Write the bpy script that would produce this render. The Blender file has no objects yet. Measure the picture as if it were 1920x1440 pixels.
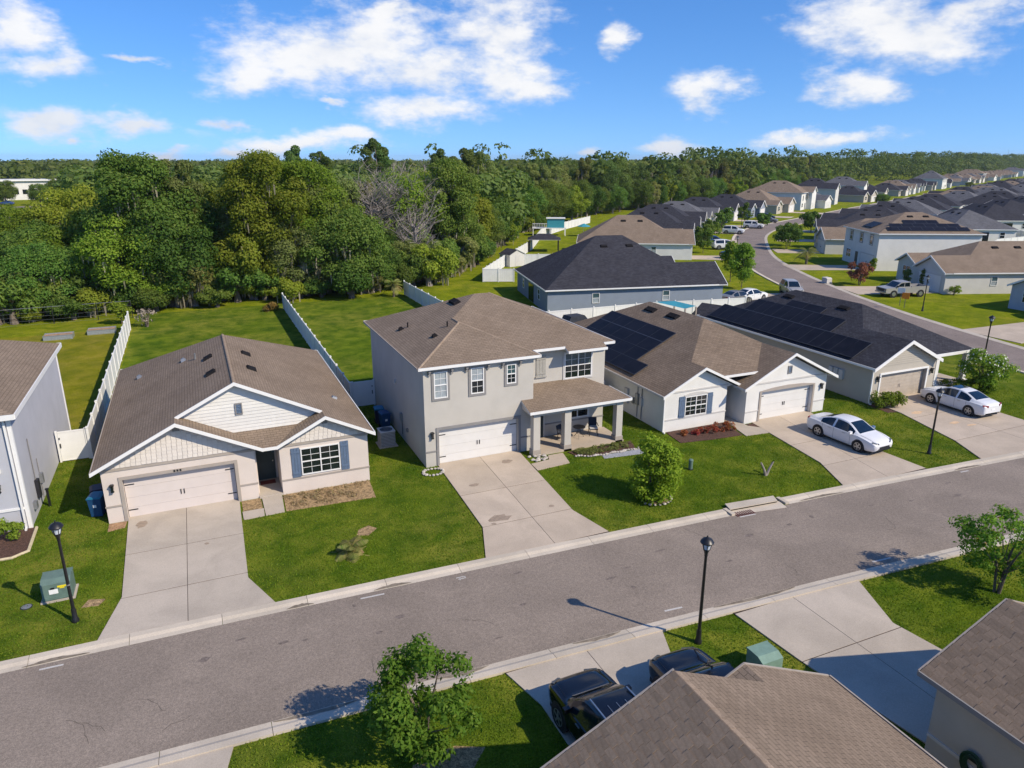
import bpy, bmesh, math, random
import numpy as np
from mathutils import Vector, Matrix
random.seed(7); np.random.seed(7)
SC = bpy.context.scene; COL = SC.collection
R = math.radians
# ------------------------------------------------------------------ camera, world, sun, exposure
CAM_H = 16.2; FPX = 1350.0; PITCH = math.atan(422.0 / FPX); YAW = math.atan(620.0 / (FPX / math.cos(PITCH)))
cam = bpy.data.cameras.new('camera'); camo = bpy.data.objects.new('camera', cam); COL.objects.link(camo)
cam.sensor_fit = 'HORIZONTAL'; cam.sensor_width = 36.0; cam.lens = 36.0 * FPX / 1920.0
cam.clip_start = 0.5; cam.clip_end = 20000
camo.location = (0, 0, CAM_H); camo.rotation_euler = (math.pi / 2 - PITCH, 0, -YAW); SC.camera = camo
CF = np.array([math.sin(YAW) * math.cos(PITCH), math.cos(YAW) * math.cos(PITCH), -math.sin(PITCH)])
CR = np.array([math.cos(YAW), -math.sin(YAW), 0.0]); CU = np.cross(CR, CF)
def pix_ray(u, v): return CF * FPX + CR * (u - 960) - CU * (v - 720)
def project(p):
    q = np.array(p, float) - np.array([0, 0, CAM_H]); z = q @ CF
    return 960 + FPX * (q @ CR) / z, 720 - FPX * (q @ CU) / z, z
SUN_EL = R(39.5); SUN_AZ = math.atan2(-0.809, 0.588)      # direction towards the sun, measured from +x
sl = bpy.data.lights.new('sun', 'SUN'); so = bpy.data.objects.new('sun', sl); COL.objects.link(so)
sl.energy = 3.4; sl.angle = R(0.55); sl.color = (1.0, 0.885, 0.715)
sdir = Vector((math.cos(SUN_AZ) * math.cos(SUN_EL), math.sin(SUN_AZ) * math.cos(SUN_EL), math.sin(SUN_EL)))
so.rotation_euler = sdir.to_track_quat('Z', 'Y').to_euler(); so.location = sdir * 200
SC.view_settings.view_transform = 'Standard'; SC.view_settings.look = 'None'
SC.view_settings.exposure = 0.6; SC.view_settings.gamma = 1.0; SC.view_settings.use_curve_mapping = False
SC.render.engine = 'CYCLES'; SC.cycles.use_denoising = True
SC.cycles.max_bounces = 5; SC.cycles.diffuse_bounces = 2; SC.cycles.glossy_bounces = 2
SC.cycles.transmission_bounces = 2; SC.cycles.transparent_max_bounces = 6
try: SC.cycles.denoiser = 'OPENIMAGEDENOISE'
except Exception: pass

class NT:
    """small node-tree helper"""
    def __init__(s, tree): s.t = tree; s.n = tree.nodes; s.l = tree.links
    def new(s, kind, **kw):
        nd = s.n.new(kind)
        for k, v in kw.items():
            if k == 'i':
                for kk, vv in v.items(): s.put(nd.inputs[kk], vv)
            else: setattr(nd, k, v)
        return nd
    def put(s, sock, v):
        if hasattr(v, 'is_output'): s.l.new(v, sock)
        else: sock.default_value = v
    def math(s, op, a, b=None, c=None, clamp=False):
        nd = s.n.new('ShaderNodeMath'); nd.operation = op; nd.use_clamp = clamp
        for k, v in enumerate((a, b, c)):
            if v is not None: s.put(nd.inputs[k], v)
        return nd.outputs[0]
    def vmath(s, op, a, b=None, c=None):
        nd = s.n.new('ShaderNodeVectorMath'); nd.operation = op
        for k, v in enumerate((a, b, c)):
            if v is not None: s.put(nd.inputs[k], v)
        return nd.outputs['Value'] if op in ('LENGTH', 'DOT_PRODUCT') else nd.outputs['Vector']
    def mix(s, f, a, b, blend='MIX'):
        nd = s.n.new('ShaderNodeMix'); nd.data_type = 'RGBA'; nd.blend_type = blend
        s.put(nd.inputs[0], f); s.put(nd.inputs[6], a); s.put(nd.inputs[7], b); return nd.outputs[2]
    def noise(s, vec, scale, detail=3.0, rough=0.55, dist=0.0):
        nd = s.n.new('ShaderNodeTexNoise'); s.put(nd.inputs['Vector'], vec)
        nd.inputs['Scale'].default_value = scale; nd.inputs['Detail'].default_value = detail
        nd.inputs['Roughness'].default_value = rough; nd.inputs['Distortion'].default_value = dist
        return nd.outputs[0]
    def step(s, x, a, b):
        nd = s.n.new('ShaderNodeMapRange'); nd.interpolation_type = 'SMOOTHSTEP'
        s.put(nd.inputs[0], x); nd.inputs[1].default_value = a; nd.inputs[2].default_value = b; return nd.outputs[0]
def c4(c): return (c[0], c[1], c[2], 1.0)

W = bpy.data.worlds.new('World'); SC.world = W; W.use_nodes = True
w = NT(W.node_tree); w.n.clear()
wout = w.new('ShaderNodeOutputWorld'); bg = w.new('ShaderNodeBackground'); bg.inputs[1].default_value = 0.15
w.l.new(bg.outputs[0], wout.inputs[0])
gd = w.new('ShaderNodeNewGeometry').outputs['Incoming']
gd = w.new('ShaderNodeTexCoord').outputs['Generated']
sky = w.new('ShaderNodeTexSky'); sky.sky_type = 'NISHITA'; sky.sun_disc = False
sky.sun_elevation = SUN_EL; sky.sun_rotation = math.atan2(sdir.x, sdir.y)
sky.altitude = 50; sky.air_density = 1.0; sky.dust_density = 0.3; sky.ozone_density = 2.5
# the clear washed air of that day: the deep sky reaches far down, so look it up a little above the view direction
lift = w.vmath('NORMALIZE', w.vmath('ADD', gd, (0, 0, 0.11)))
w.l.new(lift, sky.inputs[0])
hsv = w.new('ShaderNodeHueSaturation'); hsv.inputs['Saturation'].default_value = 1.26; hsv.inputs['Value'].default_value = 0.86
w.l.new(sky.outputs[0], hsv.inputs['Color'])
skyc = w.mix(1.0, hsv.outputs[0], (0.64, 0.75, 0.94, 1), 'MULTIPLY')
# clouds: soft banks at compass bearing / elevation, broken up by noise, the same broken cover all round
ca = w.math('ARCTAN2', w.vmath('DOT_PRODUCT', gd, tuple(CR)), w.vmath('DOT_PRODUCT', gd, (math.sin(YAW), math.cos(YAW), 0)))
sep = w.new('ShaderNodeSeparateXYZ'); w.l.new(gd, sep.inputs[0])
ce = w.math('ARCSINE', sep.outputs[2])
cmb = w.new('ShaderNodeCombineXYZ'); w.l.new(ca, cmb.inputs[0]); w.l.new(ce, cmb.inputs[1]); AE = cmb.outputs[0]
str_ = w.vmath('MULTIPLY', AE, (1.0, 2.0, 1.0))
wn = w.new('ShaderNodeTexNoise'); w.l.new(str_, wn.inputs['Vector']); wn.inputs['Scale'].default_value = 9.0; wn.inputs['Detail'].default_value = 5.0; wn.inputs['Roughness'].default_value = .6
warp = w.vmath('MULTIPLY', w.vmath('SUBTRACT', wn.outputs['Color'], (.5, .5, .5)), (0.12, 0.06, 0))
AW = w.vmath('ADD', AE, warp)
CLOUDS = [(600, 105, 150, 55), (500, 145, 85, 28), (700, 75, 120, 55), (780, 130, 130, 50), (930, 60, 90, 75), (950, 145, 80, 42), (1000, 165, 55, 22),
          (800, 208, 115, 22), (560, 262, 120, 16), (660, 250, 60, 15), (1640, 40, 120, 50), (1720, 60, 110, 42), (1840, 20, 70, 22), (1610, 165, 72, 26),
          (1322, 170, 52, 32), (1515, 258, 105, 12), (1160, 62, 28, 27), (15, 40, 48, 45), (105, 115, 52, 25), (105, 228, 62, 22), (268, 233, 46, 20),
          (420, 227, 26, 11), (1262, 282, 45, 16), (1098, 283, 20, 10), (310, 290, 40, 8), (250, 110, 28, 6), (625, 198, 22, 7), (740, 15, 60, 14), (160, 252, 18, 6), (455, 285, 60, 10)]
acc = None
for (u, v, a, b) in CLOUDS:
    d = pix_ray(u, v); d = d / np.linalg.norm(d)
    az = math.atan2(d @ CR, d[0] * math.sin(YAW) + d[1] * math.cos(YAW)); el = math.asin(d[2])
    ia, ie = FPX / (a * 1.12), FPX / (b * 1.15)
    q = w.vmath('MULTIPLY_ADD', AW, (ia, ie, 0), (-az * ia, -el * ie, 0))
    ln = w.vmath('LENGTH', q)
    acc = ln if acc is None else w.math('SMOOTH_MIN', acc, ln, 0.25)
side = w.step(w.math('ABSOLUTE', ca), 0.70, 0.85); high = w.step(ce, 0.235, 0.30)
away = w.math('MAXIMUM', side, high)
gen = w.step(w.noise(w.vmath('MULTIPLY', gd, (1.0, 1.0, 2.2)), 3.2, 5.0, .6), 0.56, 0.74)       # the same scattered cover beyond the banks
field = w.math('SUBTRACT', 1.15, acc)
fb = w.noise(str_, 26.0, 6.0, .62)
fbl = w.noise(str_, 8.0, 3.0, .5)
dens = w.math('ADD', field, w.math('MULTIPLY', w.math('SUBTRACT', fb, 0.5), 1.8))
dens = w.math('ADD', dens, w.math('MULTIPLY', w.math('SUBTRACT', fbl, 0.5), 0.9))
m1 = w.step(dens, -0.12, 1.0)
m2 = w.math('MULTIPLY', gen, away)
mask = w.math('MULTIPLY', w.math('MAXIMUM', m1, m2), 0.93)
acc2 = None
for (u, v, a, b) in CLOUDS[:19]:
    d = pix_ray(u, v); d = d / np.linalg.norm(d); az = math.atan2(d @ CR, d[0] * math.sin(YAW) + d[1] * math.cos(YAW)); el = math.asin(d[2]); ia, ie = FPX / (a * 1.0), FPX / (b * 1.0)
    q = w.vmath('MULTIPLY_ADD', AW, (ia, ie, 0), (-az * ia, -(el + .30 * b / FPX) * ie, 0)); ln = w.vmath('LENGTH', q); acc2 = ln if acc2 is None else w.math('SMOOTH_MIN', acc2, ln, 0.25)
under = w.step(w.math('ADD', w.math('SUBTRACT', 1.0, acc2), w.math('MULTIPLY', w.math('SUBTRACT', fb, .5), 1.2)), -0.55, 0.55)      # painted shading: bright top and grey shaded base on each bank
shade = w.step(w.math('ADD', w.math('MULTIPLY', fbl, 1.0), w.math('MULTIPLY', fb, 0.7)), 0.5, 1.05)
cc = w.mix(w.math('MULTIPLY_ADD', shade, .55, w.math('MULTIPLY', under, .45)), (2.9, 3.15, 3.6, 1), (4.5, 4.45, 4.4, 1))
w.l.new(w.mix(mask, skyc, cc), bg.inputs[0])

# ------------------------------------------------------------------ materials
MATS = {}
def mat(name, col, rough=0.75, var=0.12, scale=3.0, bump=0.0, bscale=80.0, spec=0.35, metal=0.0, col2=None, fine=0.0, objvar=0.0):
    m = bpy.data.materials.new(name); m.use_nodes = True; t = NT(m.node_tree); t.n.clear()
    out = t.new('ShaderNodeOutputMaterial'); b = t.new('ShaderNodeBsdfPrincipled'); t.l.new(b.outputs[0], out.inputs[0])
    co = t.new('ShaderNodeTexCoord').outputs['Object']
    k = t.step(t.noise(co, scale, 5.0, .6), 0.28, 0.72)
    lo = c4([x * (1 - var) for x in col]); hi = c4([min(1, x * (1 + var)) for x in col]) if col2 is None else c4(col2)
    c = t.mix(k, lo, hi)
    if fine:
        c = t.mix(1.0, c, t.mix(t.step(t.noise(co, bscale, 2.0, .6), .25, .75), (1 - fine,) * 3 + (1,), (1 + fine,) * 3 + (1,)), 'MULTIPLY')
    if objvar:
        r = t.new('ShaderNodeObjectInfo').outputs['Random']
        c = t.mix(1.0, c, t.mix(r, (1 - objvar,) * 3 + (1,), (1 + objvar,) * 3 + (1,)), 'MULTIPLY')
    t.l.new(c, b.inputs['Base Color']); b.inputs['Roughness'].default_value = rough; b.inputs['Metallic'].default_value = metal
    b.inputs['Specular IOR Level'].default_value = spec
    if bump:
        bp = t.new('ShaderNodeBump'); bp.inputs['Strength'].default_value = bump; bp.inputs['Distance'].default_value = 0.02
        t.l.new(t.noise(co, bscale, 3.0, .6), bp.inputs['Height']); t.l.new(bp.outputs[0], b.inputs['Normal'])
    MATS[name] = m; return m
def roof_mat(name, c1, c2, cd):
    """asphalt shingles: courses and tabs as colour and fine relief in the roof's own uv (metres)"""
    m = bpy.data.materials.new(name); m.use_nodes = True; t = NT(m.node_tree); t.n.clear()
    out = t.new('ShaderNodeOutputMaterial'); b = t.new('ShaderNodeBsdfPrincipled'); t.l.new(b.outputs[0], out.inputs[0])
    uv = t.new('ShaderNodeTexCoord').outputs['UV']
    br = t.new('ShaderNodeTexBrick'); t.l.new(uv, br.inputs['Vector'])
    br.inputs['Color1'].default_value = c4(c1); br.inputs['Color2'].default_value = c4(c2); br.inputs['Mortar'].default_value = c4(cd)
    br.inputs['Scale'].default_value = 1.0; br.inputs['Mortar Size'].default_value = 0.011; br.inputs['Mortar Smooth'].default_value = 0.25
    br.inputs['Brick Width'].default_value = 0.30; br.inputs['Row Height'].default_value = 0.148; br.inputs['Bias'].default_value = 0.0
    n1 = t.step(t.noise(uv, 0.5, 4.0, .6), .3, .7); n2 = t.noise(uv, 38.0, 2.0, .6)
    c = t.mix(1.0, br.outputs['Color'], t.mix(n1, (.9, .89, .88, 1), (1.08, 1.08, 1.08, 1)), 'MULTIPLY')
    c = t.mix(1.0, c, t.mix(t.step(n2, .25, .75), (.8, .8, .8, 1), (1.2, 1.2, 1.2, 1)), 'MULTIPLY')
    stv = t.vmath('MULTIPLY', uv, (5.0, .35, 1.0)); stn = t.step(t.noise(stv, 1.0, 4.0, .6), .45, .8)
    c = t.mix(t.math('MULTIPLY', stn, .18), c, c4([x * .55 for x in c1]))
    t.l.new(c, b.inputs['Base Color']); b.inputs['Roughness'].default_value = 0.93; b.inputs['Specular IOR Level'].default_value = 0.15
    bp = t.new('ShaderNodeBump'); bp.inputs['Strength'].default_value = 0.7; bp.inputs['Distance'].default_value = 0.02
    sepv = t.new('ShaderNodeSeparateXYZ'); t.l.new(uv, sepv.inputs[0])
    ramp = t.math('SUBTRACT', 1.0, t.math('FRACT', t.math('DIVIDE', sepv.outputs[1], 0.148)))
    t.l.new(t.math('ADD', ramp, t.math('MULTIPLY', n2, .4)), bp.inputs['Height']); t.l.new(bp.outputs[0], b.inputs['Normal'])
    MATS[name] = m
def leaf_mat(name, c1, c2, c3, trans=0.25):
    m = bpy.data.materials.new(name); m.use_nodes = True; t = NT(m.node_tree); t.n.clear()
    out = t.new('ShaderNodeOutputMaterial')
    at = t.new('ShaderNodeAttribute'); at.attribute_name = 'tint'
    sp = t.new('ShaderNodeSeparateColor'); t.l.new(at.outputs['Color'], sp.inputs[0])
    rnd = t.new('ShaderNodeObjectInfo').outputs['Random']
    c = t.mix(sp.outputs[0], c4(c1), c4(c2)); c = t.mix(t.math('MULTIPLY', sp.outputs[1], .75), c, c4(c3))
    hs = t.new('ShaderNodeHueSaturation'); t.l.new(c, hs.inputs['Color'])
    t.put(hs.inputs['Hue'], t.math('MULTIPLY_ADD', rnd, 0.05, 0.475))
    t.put(hs.inputs['Value'], t.math('MULTIPLY_ADD', t.math('FRACT', t.math('MULTIPLY', rnd, 7.31)), 0.5, 0.75))
    b = t.new('ShaderNodeBsdfPrincipled'); b.inputs['Roughness'].default_value = 0.65; b.inputs['Specular IOR Level'].default_value = 0.12
    t.l.new(hs.outputs[0], b.inputs['Base Color'])
    tr = t.new('ShaderNodeBsdfTranslucent'); t.l.new(t.mix(1.0, hs.outputs[0], (1.3, 1.35, .6, 1), 'MULTIPLY'), tr.inputs[0])
    ms = t.new('ShaderNodeMixShader'); ms.inputs[0].default_value = trans
    t.l.new(b.outputs[0], ms.inputs[1]); t.l.new(tr.outputs[0], ms.inputs[2]); t.l.new(ms.outputs[0], out.inputs[0])
    MATS[name] = m
def grass_mat(name, a, b_, dry, amount=0.5):
    m = bpy.data.materials.new(name); m.use_nodes = True; t = NT(m.node_tree); t.n.clear()
    out = t.new('ShaderNodeOutputMaterial'); b = t.new('ShaderNodeBsdfPrincipled'); t.l.new(b.outputs[0], out.inputs[0])
    co = t.new('ShaderNodeNewGeometry').outputs['Position']
    big = t.step(t.noise(co, 0.12, 4.0, .6, .6), .32, .68); mid = t.step(t.noise(co, 0.7, 5.0, .65, .4), .3, .72)
    fine = t.noise(co, 14.0, 3.0, .7); vf = t.noise(co, 45.0, 2.0, .7)
    c = t.mix(mid, c4(a), c4(b_)); c = t.mix(t.math('MULTIPLY', t.math('MULTIPLY', big, mid), amount), c, c4(dry))
    c = t.mix(1.0, c, t.mix(t.step(t.noise(co, .33, 4.0, .65, .8), .3, .7), (.74, .80, .8, 1), (1.16, 1.10, 1.0, 1)), 'MULTIPLY')
    c = t.mix(1.0, c, t.mix(t.step(fine, .25, .75), (.62, .66, .6, 1), (1.32, 1.28, 1.25, 1)), 'MULTIPLY')
    c = t.mix(1.0, c, t.mix(t.step(vf, .25, .75), (.72, .74, .7, 1), (1.25, 1.25, 1.2, 1)), 'MULTIPLY')
    t.l.new(c, b.inputs['Base Color']); b.inputs['Roughness'].default_value = .95; b.inputs['Specular IOR Level'].default_value = .02
    bp = t.new('ShaderNodeBump'); bp.inputs['Strength'].default_value = .9; bp.inputs['Distance'].default_value = .05
    t.l.new(t.math('ADD', fine, t.math('MULTIPLY', vf, .6)), bp.inputs['Height']); t.l.new(bp.outputs[0], b.inputs['Normal'])
    MATS[name] = m
def concrete_mat(name, col, stain):
    m = bpy.data.materials.new(name); m.use_nodes = True; t = NT(m.node_tree); t.n.clear()
    out = t.new('ShaderNodeOutputMaterial'); b = t.new('ShaderNodeBsdfPrincipled'); t.l.new(b.outputs[0], out.inputs[0])
    co = t.new('ShaderNodeNewGeometry').outputs['Position']
    big = t.step(t.noise(co, 0.45, 5.0, .62, .5), .3, .7); fine = t.noise(co, 22.0, 4.0, .65); blot = t.step(t.noise(co, 1.3, 5.0, .7, 1.2), .62, .74)
    c = t.mix(big, c4([x * .88 for x in col]), c4([min(1, x * 1.08) for x in col]))
    c = t.mix(t.math('MULTIPLY', blot, .28), c, c4(stain))
    c = t.mix(1.0, c, t.mix(t.step(fine, .25, .75), (.9, .9, .9, 1), (1.09, 1.09, 1.09, 1)), 'MULTIPLY')
    r = t.new('ShaderNodeObjectInfo').outputs['Random']
    c = t.mix(1.0, c, t.mix(r, (.94, .94, .93, 1), (1.05, 1.05, 1.05, 1)), 'MULTIPLY')
    t.l.new(c, b.inputs['Base Color']); b.inputs['Roughness'].default_value = .85; b.inputs['Specular IOR Level'].default_value = .25
    bp = t.new('ShaderNodeBump'); bp.inputs['Strength'].default_value = .25; bp.inputs['Distance'].default_value = .01
    t.l.new(fine, bp.inputs['Height']); t.l.new(bp.outputs[0], b.inputs['Normal']); MATS[name] = m
def asphalt_mat(name, col):
    m = bpy.data.materials.new(name); m.use_nodes = True; t = NT(m.node_tree); t.n.clear()
    out = t.new('ShaderNodeOutputMaterial'); b = t.new('ShaderNodeBsdfPrincipled'); t.l.new(b.outputs[0], out.inputs[0])
    co = t.new('ShaderNodeNewGeometry').outputs['Position']
    big = t.step(t.noise(co, 0.3, 5.0, .65, .6), .3, .7); gr = t.noise(co, 30.0, 2.0, .75); g2 = t.noise(co, 9.0, 3.0, .7)
    st = t.vmath('MULTIPLY', co, (.10, .9, 1)); streak = t.step(t.noise(st, 1.0, 4.0, .6), .4, .7)
    spot = t.step(t.noise(co, 1.15, 4.0, .6, 1.5), .68, .74)
    c = t.mix(big, c4([x * .88 for x in col]), c4([x * 1.10 for x in col]))
    c = t.mix(t.math('MULTIPLY', streak, .22), c, c4([col[0] * .8, col[1] * .8, col[2] * .82]))
    c = t.mix(t.math('MULTIPLY', spot, .35), c, c4([x * .4 for x in col]))
    c = t.mix(1.0, c, t.mix(t.step(gr, .25, .75), (.70, .70, .70, 1), (1.30, 1.28, 1.26, 1)), 'MULTIPLY')
    c = t.mix(1.0, c, t.mix(t.step(g2, .3, .7), (.88, .88, .88, 1), (1.1, 1.1, 1.1, 1)), 'MULTIPLY')
    t.l.new(c, b.inputs['Base Color']); b.inputs['Roughness'].default_value = .9; b.inputs['Specular IOR Level'].default_value = .2
    bp = t.new('ShaderNodeBump'); bp.inputs['Strength'].default_value = .5; bp.inputs['Distance'].default_value = .015
    t.l.new(gr, bp.inputs['Height']); t.l.new(bp.outputs[0], b.inputs['Normal']); MATS[name] = m

grass_mat('grass', (.060, .112, .009), (.140, .190, .016), (.28, .25, .055), .6)
grass_mat('grass_dry', (.175, .185, .012), (.235, .22, .022), (.30, .235, .06), .6)
grass_mat('grass_far', (.14, .185, .008), (.21, .24, .014), (.28, .24, .045), .45)
asphalt_mat('asphalt', (.245, .204, .168))
asphalt_mat('asphalt_far', (.225, .185, .162))
concrete_mat('concrete', (.445, .385, .315), (.33, .28, .22))
concrete_mat('concrete_warm', (.475, .392, .305), (.40, .29, .19))
concrete_mat('kerb', (.51, .445, .36), (.22, .19, .16))
roof_mat('roof_brown', (.252, .192, .140), (.212, .162, .118), (.115, .088, .066))
roof_mat('roof_brown_dark', (.228, .172, .124), (.180, .136, .099), (.085, .065, .05))
roof_mat('roof_charcoal', (.056, .056, .066), (.034, .034, .042), (.014, .014, .018))
roof_mat('roof_grey', (.150, .150, .158), (.105, .105, .115), (.05, .05, .055))
ST = dict(bump=.35, bscale=55.0, var=.05, scale=.7, rough=.88, spec=.2)
mat('wall_cream', (.62, .545, .48), **ST); mat('wall_greige', (.475, .447, .395), **ST); mat('wall_white', (.68, .665, .625), **ST)
mat('wall_beige', (.45, .41, .345), **ST); mat('wall_bluegrey', (.44, .445, .475), **ST); mat('wall_blue', (.22, .255, .31), **ST)
mat('wall_pale', (.56, .545, .51), **ST); mat('wall_tan', (.44, .40, .335), **ST)
mat('trim_taupe', (.35, .305, .26), var=.06, scale=2, rough=.8); mat('trim_grey', (.235, .225, .215), var=.06, scale=2, rough=.8)
mat('trim_pale', (.52, .50, .47), var=.05, scale=2, rough=.8)
mat('white_paint', (.74, .73, .70), var=.03, scale=2, rough=.5); mat('siding_white', (.66, .64, .59), var=.04, scale=4, rough=.7, objvar=.04)
mat('shake_white', (.64, .585, .52), var=.05, scale=6, rough=.8, objvar=.05)
mat('door_white', (.66, .645, .61), var=.03, scale=1.5, rough=.55); mat('door_cream', (.60, .535, .49), var=.03, scale=1.5, rough=.55)
mat('door_tan', (.42, .36, .29), var=.08, scale=3, rough=.6); mat('soffit', (.50, .50, .50), var=.04, rough=.8)
mat('shutter_blue', (.105, .15, .225), var=.1, scale=6, rough=.6); mat('shutter_tan', (.33, .315, .28), var=.1, scale=6, rough=.7)
mat('front_door', (.035, .055, .058), var=.1, rough=.45); mat('black_metal', (.012, .012, .014), var=.2, rough=.4, spec=.5)
mat('dark_plastic', (.02, .02, .024), var=.15, rough=.55); mat('grey_metal', (.30, .31, .32), var=.1, rough=.45, metal=.6)
mat('galvanised', (.50, .53, .57), var=.12, scale=8, rough=.4, metal=.7); mat('vent_dark', (.016, .015, .016), var=.2, rough=.9, spec=.08)
mat('vent_brown', (.05, .035, .03), var=.2, rough=.7)
mat('fence_vinyl', (.72, .715, .69), var=.04, scale=1.2, rough=.5, objvar=.03); mat('fence_tan', (.52, .47, .40), var=.05, rough=.6)
mat('bin_blue', (.012, .06, .15), var=.12, rough=.5); mat('bin_lid', (.02, .16, .28), var=.1, rough=.5); mat('bin_dark', (.015, .02, .05), var=.1, rough=.5)
mat('box_green', (.115, .175, .145), var=.12, scale=4, rough=.6, fine=.08); mat('label_yellow', (.75, .6, .02), var=.05); mat('label_white', (.75, .75, .72), var=.05)
mat('box_green_pale', (.17, .27, .22), var=.1, scale=4, rough=.6)
mat('mulch', (.085, .045, .032), var=.45, scale=14, rough=.95, bump=1.0, bscale=30, fine=.5)
mat('straw', (.30, .205, .105), var=.45, scale=7, rough=.95, bump=1.0, bscale=30, fine=.55); mat('soil', (.33, .20, .11), var=.3, scale=5, rough=.95, bump=.6, bscale=25, fine=.3)
mat('stone_white', (.44, .40, .35), var=.2, scale=6, rough=.85, objvar=.2); mat('gravel', (.30, .31, .33), var=.4, scale=25, rough=.95, bump=.8, bscale=60, fine=.4)
mat('edging', (.50, .42, .27), var=.15, scale=5, rough=.85)
mat('bark', (.15, .12, .095), var=.35, scale=6, rough=.95, bump=.8, bscale=25); mat('bark_grey', (.27, .235, .21), var=.3, scale=5, rough=.95, bump=.6, bscale=25)
mat('solar', (.012, .011, .014), var=.3, scale=1.2, rough=.40, spec=.12); mat('solar_frame', (.05, .052, .06), var=.1, rough=.4)
mat('tyre', (.014, .014, .015), var=.2, rough=.85); mat('rim', (.42, .43, .44), var=.06, rough=.3, metal=.8)
mat('car_white', (.70, .70, .70), var=.02, rough=.22, spec=.6); mat('car_black', (.006, .006, .008), var=.1, rough=.12, spec=.7)
mat('car_silver', (.42, .40, .37), var=.04, rough=.3, spec=.6, metal=.3); mat('car_grey', (.16, .16, .17), var=.04, rough=.25, spec=.6); mat('car_blue', (.03, .08, .25), var=.04, rough=.25, spec=.6)
mat('glass_dark', (.010, .015, .018), var=.3, scale=1.5, rough=.06, spec=.8); mat('glass_car', (.006, .012, .018), var=.2, rough=.05, spec=.8)
mat('glass_blind', (.30, .34, .36), var=.18, scale=2.5, rough=.12, spec=.8); mat('glass_teal', (.045, .085, .095), var=.3, scale=1.5, rough=.07, spec=.8)
mat('glass_lamp', (.62, .66, .70), var=.1, rough=.15, spec=.7); mat('tail_red', (.25, .008, .018), var=.1, rough=.2, spec=.6); mat('head_lamp', (.10, .11, .12), var=.2, rough=.1, spec=.8)
mat('teal_cloth', (.04, .26, .33), var=.08, rough=.7); mat('orange_sign', (.75, .23, .02), var=.06); mat('road_paint', (.48, .46, .43), var=.12, scale=14, rough=.8)
mat('rust_iron', (.16, .075, .06), var=.25, scale=10, rough=.85); mat('hose_green', (.012, .05, .025), var=.2, rough=.5); mat('wood_grey', (.25, .2, .17), var=.2, rough=.8)
mat('flower_red', (.42, .055, .045), var=.3, rough=.7); mat('flower_white', (.72, .70, .64), var=.1, rough=.7); mat('mat_red', (.16, .04, .03), var=.2, rough=.9)
mat('oil', (.30, .235, .175), var=.2, scale=9, rough=.7); mat('rust_stain', (.60, .42, .26), var=.15, scale=6, rough=.85); mat('cloth_dark', (.03, .035, .05), var=.2, rough=.9)
leaf_mat('leaf_oak', (.066, .128, .020), (.136, .208, .034), (.24, .27, .06), .38)
leaf_mat('leaf_olive', (.145, .185, .045), (.23, .26, .07), (.34, .325, .14), .38)
leaf_mat('leaf_lime', (.145, .215, .018), (.235, .29, .03), (.34, .34, .06), .4)
leaf_mat('leaf_moss', (.19, .18, .125), (.28, .26, .19), (.35, .31, .235))
leaf_mat('leaf_pine', (.066, .118, .026), (.125, .182, .040), (.205, .23, .07), .34)
leaf_mat('leaf_garden', (.10, .185, .018), (.19, .29, .032), (.31, .37, .06), .42)
leaf_mat('leaf_bright', (.11, .215, .016), (.20, .32, .024), (.33, .41, .05), .4)
leaf_mat('leaf_red', (.26, .10, .06), (.36, .16, .09), (.22, .18, .06)); leaf_mat('leaf_rust', (.20, .11, .03), (.28, .15, .05), (.22, .2, .06))
leaf_mat('leaf_palm', (.13, .18, .035), (.22, .25, .05), (.36, .29, .13), .35); leaf_mat('twig_dead', (.20, .155, .13), (.27, .22, .19), (.24, .2, .16), 0.05)
leaf_mat('grass_blade', (.070, .130, .008), (.155, .212, .013), (.29, .27, .04), .35)
leaf_mat('flower_pale', (.66, .64, .58), (.74, .72, .66), (.5, .55, .35), .2); leaf_mat('leaf_croton', (.25, .04, .03), (.38, .09, .05), (.18, .16, .04))
mat('cap_brown', (.27, .205, .15), rough=.93, var=.15, scale=3.0, spec=.12, fine=.15, bscale=25)
mat('road_spot', (.16, .13, .112), var=.3, scale=12, rough=.9)
mat('weed_straw', (.36, .27, .15), var=.3)
leaf_mat('leaf_straw', (.26, .19, .10), (.36, .28, .16), (.2, .22, .06), .2)
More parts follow.
